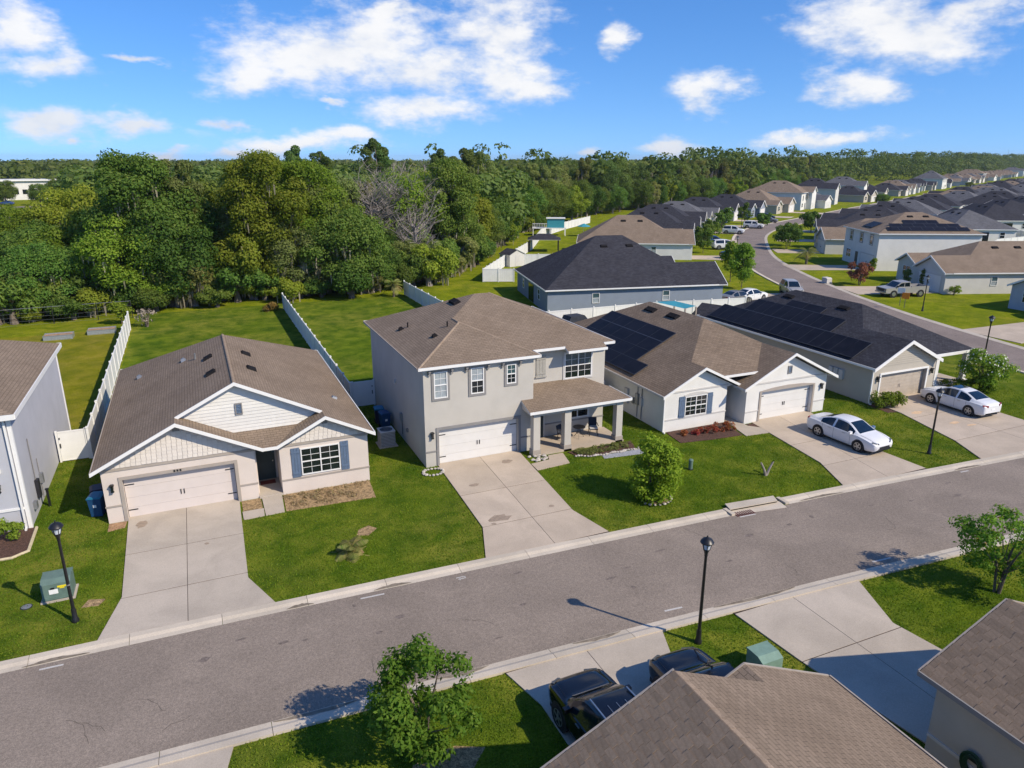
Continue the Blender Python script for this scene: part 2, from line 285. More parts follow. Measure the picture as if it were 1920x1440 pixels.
# ------------------------------------------------------------------ builders
OFF = {}
def tag(o, label=None, cat=None, group=None, kind=None):
    for k, v in (('label', label), ('category', cat), ('group', group), ('kind', kind)):
        if v: o[k] = v
    return o
def thing(name, label, cat, loc=(0, 0, 0), rotz=0.0, group=None, local=False):
    o = bpy.data.objects.new(name, None); COL.objects.link(o); o.empty_display_size = .2
    o.location = loc; o.rotation_euler = (0, 0, rotz); OFF[o.name] = Vector((0, 0, 0)) if local else Vector(loc)
    return tag(o, label, cat, group)
def copy_tree(o, parent=None):
    c = o.copy(); COL.objects.link(c); c.parent = parent; OFF[c.name] = OFF.get(o.name, Vector((0, 0, 0)))
    for ch in list(o.children): copy_tree(ch, c)
    return c
class MB:
    def __init__(s): s.v = []; s.f = []; s.m = []; s.uv = []; s.T = None
    def pt(s, p):
        p = Vector(p); s.v.append(s.T @ p if s.T else p); return len(s.v) - 1
    def poly(s, pts, mi=0, uv=None):
        s.f.append([s.pt(p) for p in pts]); s.m.append(mi); s.uv.append(uv or [(p[0], p[1]) for p in pts]); return s
    def box(s, x0, x1, y0, y1, z0, z1, mi=0):
        a = [(x0, y0, z0), (x1, y0, z0), (x1, y1, z0), (x0, y1, z0), (x0, y0, z1), (x1, y0, z1), (x1, y1, z1), (x0, y1, z1)]
        k = [s.pt(p) for p in a]
        for q in ((0, 3, 2, 1), (4, 5, 6, 7), (0, 1, 5, 4), (1, 2, 6, 5), (2, 3, 7, 6), (3, 0, 4, 7)):
            s.f.append([k[i] for i in q]); s.m.append(mi); s.uv.append([(a[i][0] + a[i][1], a[i][2]) for i in q])
        return s
    def bar(s, p, q, w, h, mi=0, up=(0, 0, 1)):
        p, q = Vector(p), Vector(q); d = (q - p); L = d.length; d.normalize(); u = Vector(up); sd = d.cross(u)
        if sd.length < 1e-4: sd = d.cross(Vector((1, 0, 0)))
        sd.normalize(); u = sd.cross(d)
        c = [p + sd * a * w / 2 + u * b * h / 2 for a, b in ((-1, -1), (1, -1), (1, 1), (-1, 1))]
        k = [s.pt(x) for x in c] + [s.pt(x + d * L) for x in c]
        for f in ((0, 3, 2, 1), (4, 5, 6, 7), (0, 1, 5, 4), (1, 2, 6, 5), (2, 3, 7, 6), (3, 0, 4, 7)):
            s.f.append([k[i] for i in f]); s.m.append(mi); s.uv.append([(0, 0)] * 4)
        return s
    def tube(s, pts, rad, n=8, mi=0, cap=True):
        pts = [Vector(p) for p in pts]; rings = []
        for i, p in enumerate(pts):
            d = (pts[min(i + 1, len(pts) - 1)] - pts[max(i - 1, 0)]).normalized()
            a = d.orthogonal().normalized() if not rings else (pa - d * pa.dot(d)).normalized()
            pa = a; b = d.cross(a); r = rad[i] if isinstance(rad, (list, tuple)) else rad
            rings.append([s.pt(p + (a * math.cos(2 * math.pi * j / n) + b * math.sin(2 * math.pi * j / n)) * r) for j in range(n)])
        for A, B in zip(rings, rings[1:]):
            for j in range(n):
                s.f.append([A[j], A[(j + 1) % n], B[(j + 1) % n], B[j]]); s.m.append(mi); s.uv.append([(0, 0)] * 4)
        if cap:
            for q in (rings[0][::-1], rings[-1]): s.f.append(list(q)); s.m.append(mi); s.uv.append([(0, 0)] * n)
        return s
    def lathe(s, prof, c=(0, 0, 0), n=12, mi=0):
        c = Vector(c); rings = [[s.pt(c + Vector((r * math.cos(2 * math.pi * j / n), r * math.sin(2 * math.pi * j / n), z))) for j in range(n)] for r, z in prof]
        for A, B in zip(rings, rings[1:]):
            for j in range(n): s.f.append([A[j], A[(j + 1) % n], B[(j + 1) % n], B[j]]); s.m.append(mi); s.uv.append([(0, 0)] * 4)
        for q in (rings[0][::-1], rings[-1]): s.f.append(list(q)); s.m.append(mi); s.uv.append([(0, 0)] * n)
        return s
    def prism(s, pts, z0, z1, mi=0):
        """plan polygon (ccw) extruded upward"""
        n = len(pts); a = [s.pt((p[0], p[1], z0)) for p in pts]; b = [s.pt((p[0], p[1], z1)) for p in pts]
        s.f.append(b); s.m.append(mi); s.uv.append([(p[0], p[1]) for p in pts]); s.f.append(a[::-1]); s.m.append(mi); s.uv.append([(0, 0)] * n)
        for i in range(n): s.f.append([a[i], a[(i + 1) % n], b[(i + 1) % n], b[i]]); s.m.append(mi); s.uv.append([(0, 0)] * 4)
        return s
    def yprism(s, pts, y0, y1, mi=0):
        """(x, z) polygon extruded along y"""
        n = len(pts); a = [s.pt((p[0], y0, p[1])) for p in pts]; b = [s.pt((p[0], y1, p[1])) for p in pts]
        s.f.append(a); s.m.append(mi); s.uv.append([(p[0], p[1]) for p in pts]); s.f.append(b[::-1]); s.m.append(mi); s.uv.append([(0, 0)] * n)
        for i in range(n): s.f.append([a[(i + 1) % n], a[i], b[i], b[(i + 1) % n]]); s.m.append(mi); s.uv.append([(0, 0)] * 4)
        return s
    def roofpoly(s, pts, th=.13):
        P = [Vector(p) for p in pts]; n = Vector((0, 0, 0))
        for i in range(1, len(P) - 1): n += (P[i] - P[0]).cross(P[i + 1] - P[0])
        if n.z < 0: P.reverse(); n = -n
        n.normalize(); h = Vector((0, 0, 1)).cross(n)
        h = h.normalized() if h.length > 1e-4 else Vector((1, 0, 0)); vv = n.cross(h)
        s.poly(P, 0, [(p.dot(h), p.dot(vv)) for p in P])
        s.poly([p - Vector((0, 0, th)) for p in reversed(P)], 1)
        for i in range(len(P)):
            a, b = P[i], P[(i + 1) % len(P)]; dz = Vector((0, 0, th))
            s.poly([a - dz, b - dz, b, a], 1)
        return s
    def build(s, name, mats, parent=None, smooth=False):
        me = bpy.data.meshes.new(name); o = bpy.data.objects.new(name, me); COL.objects.link(o)
        off = OFF.get(parent.name, Vector((0, 0, 0))) if parent else Vector((0, 0, 0))
        me.from_pydata([tuple(v - off) for v in s.v], [], s.f)
        for m in (mats if isinstance(mats, (list, tuple)) else [mats]): me.materials.append(MATS[m])
        me.polygons.foreach_set('material_index', s.m)
        ul = me.uv_layers.new(name='UVMap'); flat = [c for f in s.uv for p in f for c in p]
        ul.data.foreach_set('uv', flat)
        if smooth:
            me.polygons.foreach_set('use_smooth', [True] * len(me.polygons))
            try: me.set_sharp_from_angle(angle=R(40))
            except Exception: pass
        me.update()
        if parent: o.parent = parent; OFF[o.name] = off
        return o
def part(name, m, parent, fn, smooth=False):
    b = MB(); fn(b); return b.build(name, m, parent, smooth)
def bx(name, m, parent, *a): return part(name, m, parent, lambda b: b.box(*a))
def TR(x, y, z=0.0, rz=0.0): return Matrix.Translation((x, y, z)) @ Matrix.Rotation(rz, 4, 'Z')
def raw_mesh(name, verts, quads, mats, tint=None, mi=None, smooth=False):
    """fast mesh from numpy: verts (n,3), quads (m,k)"""
    me = bpy.data.meshes.new(name); n = len(verts); m_, k = quads.shape
    me.vertices.add(n); me.vertices.foreach_set('co', np.ascontiguousarray(verts, dtype=np.float32).ravel())
    me.loops.add(m_ * k); me.loops.foreach_set('vertex_index', np.ascontiguousarray(quads, dtype=np.int32).ravel())
    me.polygons.add(m_); me.polygons.foreach_set('loop_start', np.arange(0, m_ * k, k, dtype=np.int32))
    for q in mats: me.materials.append(MATS[q])
    if mi is not None: me.polygons.foreach_set('material_index', np.ascontiguousarray(mi, dtype=np.int32))
    if tint is not None:
        ca_ = me.color_attributes.new('tint', 'FLOAT_COLOR', 'POINT')
        t4 = np.ones((n, 4), np.float32); t4[:, :tint.shape[1]] = tint; ca_.data.foreach_set('color', t4.ravel())
    me.update(calc_edges=True); return me

# ---- openings and fittings
def wall_front(b, x0, x1, y, th, z0, z1, openings, mi=0):
    """wall in the xz plane, its outer face at y, made of pieces round rectangular openings (xa, xb, za, zb)"""
    xs = x0
    for (a, c, za, zb) in sorted(openings):
        b.box(xs, a, y, y + th, z0, z1, mi)
        if za > z0: b.box(a, c, y, y + th, z0, za, mi)
        if zb < z1: b.box(a, c, y, y + th, zb, z1, mi)
        xs = c
    b.box(xs, x1, y, y + th, z0, z1, mi)
def window(root, T, x0, x1, z0, z1, units=1, cols=2, rows=4, glass='glass_dark', frame='white_paint', surround=None, sw=.13, bar=.017, upper=None, fw=.055):
    """window in wall-local axes (x along the wall, -y outwards, wall face at y=0)"""
    def fr(b):
        b.T = T
        b.box(x0, x1, -.06, .0, z0, z0 + fw); b.box(x0, x1, -.06, .0, z1 - fw, z1)
        b.box(x0, x0 + fw, -.058, .0, z0 + fw, z1 - fw); b.box(x1 - fw, x1, -.058, .0, z0 + fw, z1 - fw)
        for k in range(units):
            a = x0 + fw + (x1 - x0 - fw) * k / units; c = x0 + (x1 - x0 - fw) * (k + 1) / units
            if k: b.box(a - fw, a, -.057, .0, z0 + fw, z1 - fw)
            if rows > 1:
                zm = (z0 + z1) / 2; b.box(a, c, -.05, .0, zm - .028, zm + .028)
            for q in range(1, cols):
                xx = a + (c - a) * q / cols; b.box(xx - bar / 2, xx + bar / 2, -.035, -.012, z0 + fw, z1 - fw)
            for q in range(1, rows):
                if q * 2 != rows:
                    zz = z0 + fw + (z1 - z0 - 2 * fw) * q / rows; b.box(a, c, -.033, -.012, zz - bar / 2, zz + bar / 2)
    f = part('window', frame, root, fr)
    for k in range(units):
        a = x0 + fw + (x1 - x0 - fw) * k / units; c = x0 + (x1 - x0 - fw) * (k + 1) / units
        for i in range(cols):
            for j in range(rows):
                g_ = glass
                if upper and j >= rows / 2: g_ = upper
                def pn(b, i=i, j=j):
                    b.T = T; e = .004
                    b.box(a + (c - a) * i / cols + e, a + (c - a) * (i + 1) / cols - e, -.012, -.004,
                          z0 + fw + (z1 - z0 - 2 * fw) * j / rows + e, z0 + fw + (z1 - z0 - 2 * fw) * (j + 1) / rows - e)
                part('pane', g_, f, pn)
    if surround:
        def su(b):
            b.T = T
            b.box(x0 - sw, x1 + sw, -.045, 0, z1, z1 + sw); b.box(x0 - sw, x1 + sw, -.045, 0, z0 - sw, z0)
            b.box(x0 - sw, x0, -.043, 0, z0, z1); b.box(x1, x1 + sw, -.043, 0, z0, z1)
        part('window_surround', surround, f, su)
    return f
def shutter(root, T, x0, x1, z0, z1, m='shutter_blue', boards=3):
    def sh(b):
        b.T = T
        w_ = (x1 - x0) / boards
        for k in range(boards): b.box(x0 + k * w_ + .006, x0 + (k + 1) * w_ - .006, -.045, 0, z0, z1)
        for zz in (z0 + (z1 - z0) * .14, z0 + (z1 - z0) * .86): b.box(x0 + .01, x1 - .01, -.07, -.045, zz - .05, zz + .05)
    return part('shutter', m, root, sh)
def garage_door(root, T, x0, x1, z1, m='door_white', rows=4, hinges=True, hw='black_metal'):
    """sectional door, four sections with carriage hinges and handles; face at local y=0"""
    d = None
    def backing(b): b.T = T; b.box(x0, x1, .02, .06, 0.01, z1)
    d = part('garage_door', m, root, backing)
    for r in range(rows):
        za, zb = z1 * r / rows + (.012 if r == 0 else .004), z1 * (r + 1) / rows - .004
        def sec(b):
            b.T = T; b.box(x0, x1, .0, .02, za, zb)
        part('door_panel', m, d, sec)
    if hinges:
        for zz in (z1 * .2, z1 * .82):
            for s_ in (0, 1):
                xa = x0 + .02 if s_ == 0 else x1 - .42
                part('hinge', hw, d, lambda b: (setattr(b, 'T', T), b.box(xa, xa + .40, -.02, 0, zz - .022, zz + .022)))
    xm = (x0 + x1) / 2
    for s_ in (-1, 1):
        part('handle', hw, d, lambda b: (setattr(b, 'T', T), b.box(xm + s_ * .07 - .02, xm + s_ * .07 + .02, -.03, 0, z1 * .40, z1 * .40 + .24)))
    return d
def rake(root, pts, y, m='white_paint', h=.17, t=.05, name='rake_board'):
    """barge boards along a gable outline [(x, z), ...] in the plane y"""
    for (a, b_) in zip(pts, pts[1:]):
        (xa, za), (xb, zb) = a, b_
        def f(b): b.yprism([(xa, za - h + .03), (xb, zb - h + .03), (xb, zb + .03), (xa, za + .03)] if xb > xa else [(xb, zb - h + .03), (xa, za - h + .03), (xa, za + .03), (xb, zb + .03)], y - t, y - .002)
        part(name, m, root, f)
def fascia(root, p, q, z, out, m='white_paint', h=.15, t=.045):
    """gutter board along an eave from p to q (plan), outside normal out"""
    p, q, o = Vector((p[0], p[1], 0)), Vector((q[0], q[1], 0)), Vector((out[0], out[1], 0)) * (t / 2 + .002)
    return part('gutter', m, root, lambda b: b.bar((p + o) + Vector((0, 0, z - h / 2 + .035)), (q + o) + Vector((0, 0, z - h / 2 + .035)), t, h))
def on_slope(root, name, m, p, n, size, lift=.0, parent=None, taper=.8):
    """low box lying on a roof plane: p centre, n normal, size (along eave, up slope, height)"""
    n = Vector(n).normalized(); h = Vector((0, 0, 1)).cross(n).normalized(); v = n.cross(h); p = Vector(p) + n * lift
    def f(b):
        a, c, d = size[0] / 2, size[1] / 2, size[2]
        lo = [p + h * sx * a + v * sy * c for sx, sy in ((-1, -1), (1, -1), (1, 1), (-1, 1))]
        hi = [p + h * sx * a * taper + v * sy * c * taper + n * d for sx, sy in ((-1, -1), (1, -1), (1, 1), (-1, 1))]
        k = [b.pt(x) for x in lo] + [b.pt(x) for x in hi]
        for q in ((0, 3, 2, 1), (4, 5, 6, 7), (0, 1, 5, 4), (1, 2, 6, 5), (2, 3, 7, 6), (3, 0, 4, 7)): b.f.append([k[i] for i in q]); b.m.append(0); b.uv.append([(0, 0)] * 4)
    return part(name, m, parent or root, f)
def vent_pipe(root, p, m='grey_metal', h=.35, r=.05):
    p = Vector(p); return part('vent_pipe', m, root, lambda b: b.tube([p - Vector((0, 0, .1)), p + Vector((0, 0, h))], r, 8))
def downspout(root, x, y, z, dx=.0, dy=-.0):
    return part('downspout', 'white_paint', root, lambda b: (b.box(x - .04, x + .04, y - .05, y + .03, .12, z), b.box(x - .04, x + .04, y - .22, y - .05, .05, .13)))
def wall_lamp(root, x, y, z, m='black_metal'):
    l = part('wall_lamp', m, root, lambda b: (b.box(x - .06, x + .06, y - .03, y, z - .05, z + .2), b.box(x - .09, x + .09, y - .2, y - .03, z + .14, z + .19), b.box(x - .07, x + .07, y - .18, y - .05, z - .16, z - .13)))
    part('lamp_glass', 'glass_dark', l, lambda b: b.box(x - .055, x + .055, y - .165, y - .065, z - .13, z + .14)); return l
def louvre(root, T, x0, x1, z0, z1, m='trim_grey', inner='shutter_blue'):
    f = part('gable_vent', m, root, lambda b: (setattr(b, 'T', T), b.box(x0, x1, -.05, 0, z0, z0 + .05), b.box(x0, x1, -.05, 0, z1 - .05, z1), b.box(x0, x0 + .05, -.05, 0, z0 + .05, z1 - .05), b.box(x1 - .05, x1, -.05, 0, z0 + .05, z1 - .05)))
    n = 6
    for k in range(n):
        zz = z0 + .07 + (z1 - z0 - .14) * (k + .5) / n
        part('slat', inner, f, lambda b: (setattr(b, 'T', T), b.bar((x0 + .05, -.02, zz), (x1 - .05, -.02, zz), .05, .015, up=(0, -.6, 1))))
    return f
HIP = lambda xl, xr, yf, yb, e, s: None
def hip_polys(xl, xr, yb, e, s, yfp, gl=None, gr=None, cut=None):
    """hipped main roof with optional front gables flush with the left / right slopes.
    gl, gr = (half width, front y); yfp = y where the front slope would reach the eave height"""
    xc = (xl + xr) / 2; hw = (xr - xl) / 2; zr = e + s * hw; R1 = (xc, yfp + hw, zr); R2 = (xc, yb - hw, zr)
    polys = []; z_ = cut or e; ye = yfp + (z_ - e) / s
    front = [R1]
    if gl:
        h, yf = gl; ax = xl + h; az = e + s * h; Pg = (ax, yfp + h, az)
        polys.append([(xl, yf, e), (ax, yf, az), Pg, R1, R2, (xl, yb, e)])
        polys.append([(ax, yf, az), (xl + 2 * h, yf, e), (xl + 2 * h, yfp + h, e), Pg])
        front += [Pg, (ax + (az - z_) / s, ye, z_)]
    else:
        polys.append([(xl, yfp, e), R1, R2, (xl, yb, e)]); front += [(xl, yfp, e)]
    if gr:
        h, yf = gr; ax = xr - h; az = e + s * h; Pg = (ax, yfp + h, az)
        polys.append([(xr, yf, e), (ax, yf, az), Pg, R1, R2, (xr, yb, e)])
        polys.append([(ax, yf, az), (xr - 2 * h, yf, e), (xr - 2 * h, yfp + h, e), Pg])
        front += [(ax - (az - z_) / s, ye, z_), Pg]
    else:
        polys.append([(xr, yfp, e), R1, R2, (xr, yb, e)]); front += [(xr, yfp, e)]
    polys.append(front); polys.append([(xl, yb, e), R2, (xr, yb, e)])
    return polys, R1, R2
def build_roof(root, polys, m): 
    b = MB()
    for p in polys: b.roofpoly(p)
    return b.build('roof', [m, 'soffit'], root)
def solar_panel(root, p, n, w_, h_):
    o = on_slope(root, 'solar_panel', 'solar', p, n, (w_ - .03, h_ - .03, .035), lift=.09, taper=.997)
    n = Vector(n).normalized(); h = Vector((0, 0, 1)).cross(n).normalized(); v = n.cross(h); p = Vector(p) + n * .105
    c = [p + h * a * w_ / 2 + v * d * h_ / 2 for a, d in ((-1, -1), (1, -1), (1, 1), (-1, 1))]
    part('panel_frame', 'solar_frame', o, lambda b: [b.bar(c[i], c[(i + 1) % 4], .03, .05, up=n) for i in range(4)])
    return o
# ------------------------------------------------------------------ the ground, roads, kerbs, drives
def struct(o): o['kind'] = 'structure'; return o
gb = MB(); gb.poly([(-5000, -3000, 0), (6000, -3000, 0), (6000, 7000, 0), (-5000, 7000, 0)])
ground = struct(gb.build('ground', 'grass_far'))
def sheet(name, pts, m, z, parent=None):
    b = MB(); b.poly([(p[0], p[1], z) for p in pts]); o = b.build(name, m, parent)
    return o if parent else struct(o)
def yfar(x):
    x = max(-60.0, min(70.0, x)); return 24.741 - .02294 * x - .000493 * x * x
def ynear(x):
    return yfar(x) - 5.63 - .009 * max(-60.0, min(70.0, x))
sheet('lawn', [(-22, 8), (60, 8), (60, 58), (24, 58), (24, 87), (-6.5, 87), (-6.5, 44), (-22, 44)], 'grass', .004)
sheet('back_lawn', [(-22, 44), (-6.6, 44), (-6.6, 80), (-22, 80)], 'grass_dry', .006)
XS = [-90 + 3.0 * i for i in range(0, 53)]
rb = MB()
for a, c in zip(XS, XS[1:]): rb.poly([(a, ynear(a), .012), (c, ynear(c), .012), (c, yfar(c), .012), (a, yfar(a), .012)])
road = struct(rb.build('road', 'asphalt'))
SIDE = [(60.5, 12), (61.2, 24), (62.6, 34), (64.6, 43.6), (67.2, 53.4), (70.6, 63), (73.2, 69), (79.4, 82), (88.2, 97), (100.5, 112.6), (114.8, 128.4), (130, 140.5), (145, 148.6), (164, 158.6), (182, 168.5), (205, 181), (240, 199), (300, 230), (365, 260), (456, 301), (600, 375)]
def offset_line(pts, d):
    out = []
    for i, p in enumerate(pts):
        a = Vector(pts[max(i - 1, 0)]); c = Vector(pts[min(i + 1, len(pts) - 1)]); t = (c - a).normalized(); out.append((p[0] + t.y * d, p[1] - t.x * d))
    return out
def smooth_line(pts, n=4):
    P = [Vector((p[0], p[1])) for p in pts]; out = []
    for i in range(len(P) - 1):
        p0, p1, p2, p3 = P[max(i - 1, 0)], P[i], P[i + 1], P[min(i + 2, len(P) - 1)]
        for k in range(n):
            t = k / n; out.append(tuple(.5 * ((2 * p1) + (p2 - p0) * t + (2 * p0 - 5 * p1 + 4 * p2 - p3) * t * t + (3 * p1 - p0 - 3 * p2 + p3) * t ** 3)))
    out.append(tuple(P[-1])); return out
SL = smooth_line(SIDE); SA, SB = offset_line(SL, 3.0), offset_line(SL, -3.0)
sb = MB()
for i in range(len(SL) - 1): sb.poly([(*SB[i], .020), (*SA[i], .020), (*SA[i + 1], .020), (*SB[i + 1], .020)])
side_street = struct(sb.build('side_street', 'asphalt_far'))
for d0, d1 in ((3.0, 3.55), (-3.0, -3.55)):
    A, B_ = offset_line(SL, d0), offset_line(SL, d1); b = MB()
    for i in range(5, len(SL) - 1):
        q = [(*A[i], .03), (*B_[i], .10), (*B_[i + 1], .10), (*A[i + 1], .03)]
        b.poly(q if d0 < 0 else q[::-1])
        q = [(*B_[i], .10), (*B_[i], 0), (*B_[i + 1], 0), (*B_[i + 1], .10)]; b.poly(q)
    b.build('kerb_strip', 'kerb', side_street)
# kerb stones of the near street, one by one
def kerb_piece(x0, x1, fn, sgn):
    b = MB(); e = .008
    a, c = x0 + e, x1 - e
    def P(x, d, z): return (x, fn(x) + sgn * d, z)
    prof = [(0, .016), (.22, .03), (.36, .085), (.60, .095), (.60, 0)]
    for (d0, z0), (d1, z1) in zip(prof, prof[1:]):
        q = [P(a, d0, z0), P(c, d0, z0), P(c, d1, z1), P(a, d1, z1)]; b.poly(q if sgn > 0 else q[::-1])
    for xx in (a, c): b.poly([P(xx, 0, 0)] + [P(xx, d, z) for d, z in prof])
    return b.build('kerb_stone', 'kerb', road)
x = -22.0
while x < 57:
    if x < 21.9 < x + 3.05: kerb_piece(x, 21.88, yfar, 1)
    elif x < 25.33 < x + 3.05: kerb_piece(25.34, x + 3.05, yfar, 1)
    else: kerb_piece(x, x + 3.05, yfar, 1)
    if x < 45: kerb_piece(x + 1.1, x + 4.15, ynear, -1)
    x += 3.05
SOLIDS = []      # plan polygons where no grass grows
def inside(px, py, poly):
    c = np.zeros(px.shape, bool); n = len(poly); j = n - 1
    for i in range(n):
        xi, yi = poly[i][:2]; xj, yj = poly[j][:2]
        if yi != yj: c ^= ((yi > py) != (yj > py)) & (px < (xj - xi) * (py - yi) / (yj - yi) + xi)
        j = i
    return c
def xat(line, y):
    L = sorted(line, key=lambda p: p[1])
    if y <= L[0][1]: return L[0][0]
    for a, c in zip(L, L[1:]):
        if a[1] <= y <= c[1]: return a[0] + (c[0] - a[0]) * (y - a[1]) / max(1e-6, c[1] - a[1])
    return L[-1][0]
def driveway(left, right, cuts, mid, m='concrete', top=.055):
    """a poured drive, each slab its own piece between the saw cuts; left/right edge lines, cuts in y, mid joint x(y)"""
    SOLIDS.append(left + right[::-1])
    pts = sorted(left, key=lambda p: p[1]) + sorted(right, key=lambda p: -p[1])
    base = MB(); base.poly([(p[0], p[1], .044) for p in pts]); root = struct(base.build('driveway', 'vent_brown'))
    g_ = .011; ys = sorted(set(cuts)); edge = sorted({p[1] for p in left + right})
    for ya, yb in zip(ys, ys[1:]):
        gy = .02; yy = [ya + gy] + [y for y in edge if ya + .05 < y < yb - .05] + [yb - gy]
        for s_ in (0, 1):
            L_ = [(xat(left, y) if s_ == 0 else mid(y) + g_, y) for y in yy]; R_ = [(mid(y) - g_ if s_ == 0 else xat(right, y), y) for y in yy]
            b = MB(); b.prism(L_[::-1][::-1] and (R_ + L_[::-1]), .012, top); b.build('slab', m, root)
    return root
driveway([(-4.30, 35.3), (-4.13, 28.1), (-4.75, 25.42)], [(.62, 35.3), (.45, 27.6), (1.30, 25.27)], [35.3, 31.5, 28.0, 25.3], lambda y: -1.80)
driveway([(10.98, 35.4), (10.67, 27.7), (9.79, 25.10)], [(15.88, 35.4), (15.25, 27.5), (15.78, 24.90)], [35.4, 31.1, 27.65, 25.0], lambda y: 13.5 - (35.4 - y) * .045, 'concrete_warm')
driveway([(31.60, 34.0), (30.60, 27.0), (29.38, 24.25)], [(36.55, 34.0), (35.1, 27.0), (35.3, 23.95)], [34.0, 29.6, 26.6, 24.1], lambda y: 34.0 - (34.0 - y) * .16, 'concrete_warm')
driveway([(42.05, 33.7), (41.9, 31.0), (40.56, 26.2), (39.3, 23.70)], [(47.3, 33.7), (48.0, 28.6), (48.0, 26.0), (49.3, 23.1)], [33.7, 30.0, 26.2, 23.5], lambda y: 44.6, 'concrete_warm')
driveway([(8.25, 11.4), (8.2, 16.4), (7.72, 18.34)], [(13.2, 11.4), (13.3, 16.8), (13.8, 18.06)], [11.4, 14.6, 18.2], lambda y: 10.75)
driveway([(17.75, 10.4), (17.1, 14.8), (16.82, 17.90)], [(22.4, 10.4), (21.75, 15.0), (22.9, 17.60)], [10.4, 14.7, 17.75], lambda y: 19.6)
driveway([(-6.4, 11.0), (-6.3, 17.0), (-6.8, 18.75)], [(-1.0, 11.0), (-.95, 17.4), (-.62, 18.62)], [11, 14.8, 18.68], lambda y: -3.8)
def slab(name, pts, m, z=.05, root=None):
    SOLIDS.append(pts); b = MB(); b.prism(pts, .006, z); o = b.build(name, m, root)
    return o if root else struct(o)
slab('path', [(.66, 32.85), (1.60, 32.9), (1.64, 33.70), (.66, 33.70)], 'concrete'); slab('path', [(1.66, 32.9), (2.52, 32.93), (2.62, 34.85), (1.66, 34.85)], 'concrete')
slab('path', [(15.72, 32.4), (17.80, 32.6), (18.1, 34.0), (17.15, 34.0), (16.95, 33.45), (15.76, 33.3)], 'concrete_warm')
slab('path', [(31.33, 31.75), (31.45, 32.6), (30.88, 33.2), (30.84, 35.6), (30.1, 35.6), (30.02, 33.9), (29.6, 31.9)], 'concrete')
slab('path', [(48.0, 30.6), (48.0, 31.8), (49.2, 33.9), (49.2, 32.2)], 'concrete')
slab('flower_bed', [(2.60, 32.97), (6.9, 32.75), (7.05, 34.85), (2.68, 34.85)], 'straw', .03); slab('flower_bed', [(.70, 33.75), (1.60, 33.75), (1.60, 34.92), (.70, 34.92)], 'straw', .03)
slab('flower_bed', [(25.25, 32.55), (27.4, 32.25), (29.5, 32.1), (29.95, 34.35), (25.45, 34.35)], 'mulch', .04); slab('flower_bed', [(30.95, 33.0), (31.45, 32.7), (32.2, 33.3), (31.0, 33.5)], 'mulch', .04)
slab('flower_bed', [(18.6, 33.35), (19.4, 32.95), (22.3, 32.9), (22.7, 34.0), (18.4, 34.0)], 'mulch', .05); slab('gravel_bed', [(19.9, 32.35), (22.4, 32.1), (22.5, 32.75), (20.0, 32.8)], 'gravel', .03)
slab('flower_bed', [(-11.0, 33.3), (-9.06, 33.3), (-8.67, 33.27), (-8.15, 33.61), (-8.2, 35.95), (-11.0, 35.95)], 'mulch', .04); slab('bare_soil', [(-5.1, 34.15), (-4.4, 34.3), (-4.35, 34.95), (-5.1, 34.97)], 'soil', .015)
slab('bare_soil', [(4.3, 27.6), (5.2, 27.7), (5.1, 28.2), (4.5, 28.3)], 'straw', .012); slab('bare_soil', [(5.2, 29.3), (5.7, 29.1), (6.2, 29.6), (5.9, 30.0), (5.4, 29.8)], 'straw', .012)
slab('bare_soil', [(3.6, 15.1), (5.3, 14.9), (6.0, 15.6), (5.2, 16.0), (3.9, 15.8)], 'straw', .012); slab('flower_bed', [(41.2, 31.4), (43.0, 31.2), (43.3, 32.6), (41.3, 33.3)], 'mulch', .02)
slab('bare_soil', [(-5.5, 28.0), (-4.9, 27.9), (-4.7, 28.3), (-5.3, 28.5)], 'straw', .012); slab('bare_soil', [(19.2, 26.5), (19.9, 26.35), (20.35, 26.7), (20.3, 27.3), (19.6, 27.5), (19.1, 27.1)], 'straw', .012)
# bed edging beside the blue-grey house
ed = MB(); ed.tube([(-11.2, 33.25, .03), (-9.06, 33.22, .04), (-8.62, 33.2, .04), (-8.08, 33.58, .04), (-8.12, 35.9, .04)], .07, 6, 0); tag(ed.build('bed_edging', 'edging'), 'curved sandy edging strip round the mulch bed of the blue-grey house', 'edging')
# stains, paint marks and the storm drain
def blob(name, cx, cy, rx, ry, m, z, seed, parent):
    rnd = random.Random(seed); b = MB(); n = 14
    b.poly([(cx + rx * math.cos(2 * math.pi * k / n) * rnd.uniform(.65, 1.2), cy + ry * math.sin(2 * math.pi * k / n) * rnd.uniform(.65, 1.2), z) for k in range(n)]); return b.build(name, m, parent)
for k, (cx, cy, rx, ry) in enumerate([(14.66, 34.15, .32, .25), (11.9, 32.0, .32, .18), (11.7, 28.15, .55, .36), (11.25, 27.75, .13, .1), (14.5, 28.3, .16, .12), (-3.72, 34.2, .26, .4), (-1.0, 31.15, .1, .1)]): blob('oil_stain', cx, cy, rx, ry, 'oil', .0595, k, ground)
for k, (cx, cy, rx, ry) in enumerate([(42.9, 30.6, .5, .25), (43.4, 28.3, .45, .2), (44.0, 27.6, .35, .15)]): blob('rust_stain', cx, cy, rx, ry, 'rust_stain', .0595, k + 20, ground)
for k in range(26):
    rnd = random.Random(k); xx = rnd.uniform(-6, 38); yy = ynear(xx) + rnd.uniform(.5, 5.2); blob('oil_stain', xx, yy, rnd.uniform(.06, .28), rnd.uniform(.04, .14), 'road_spot', .0165, k, road)
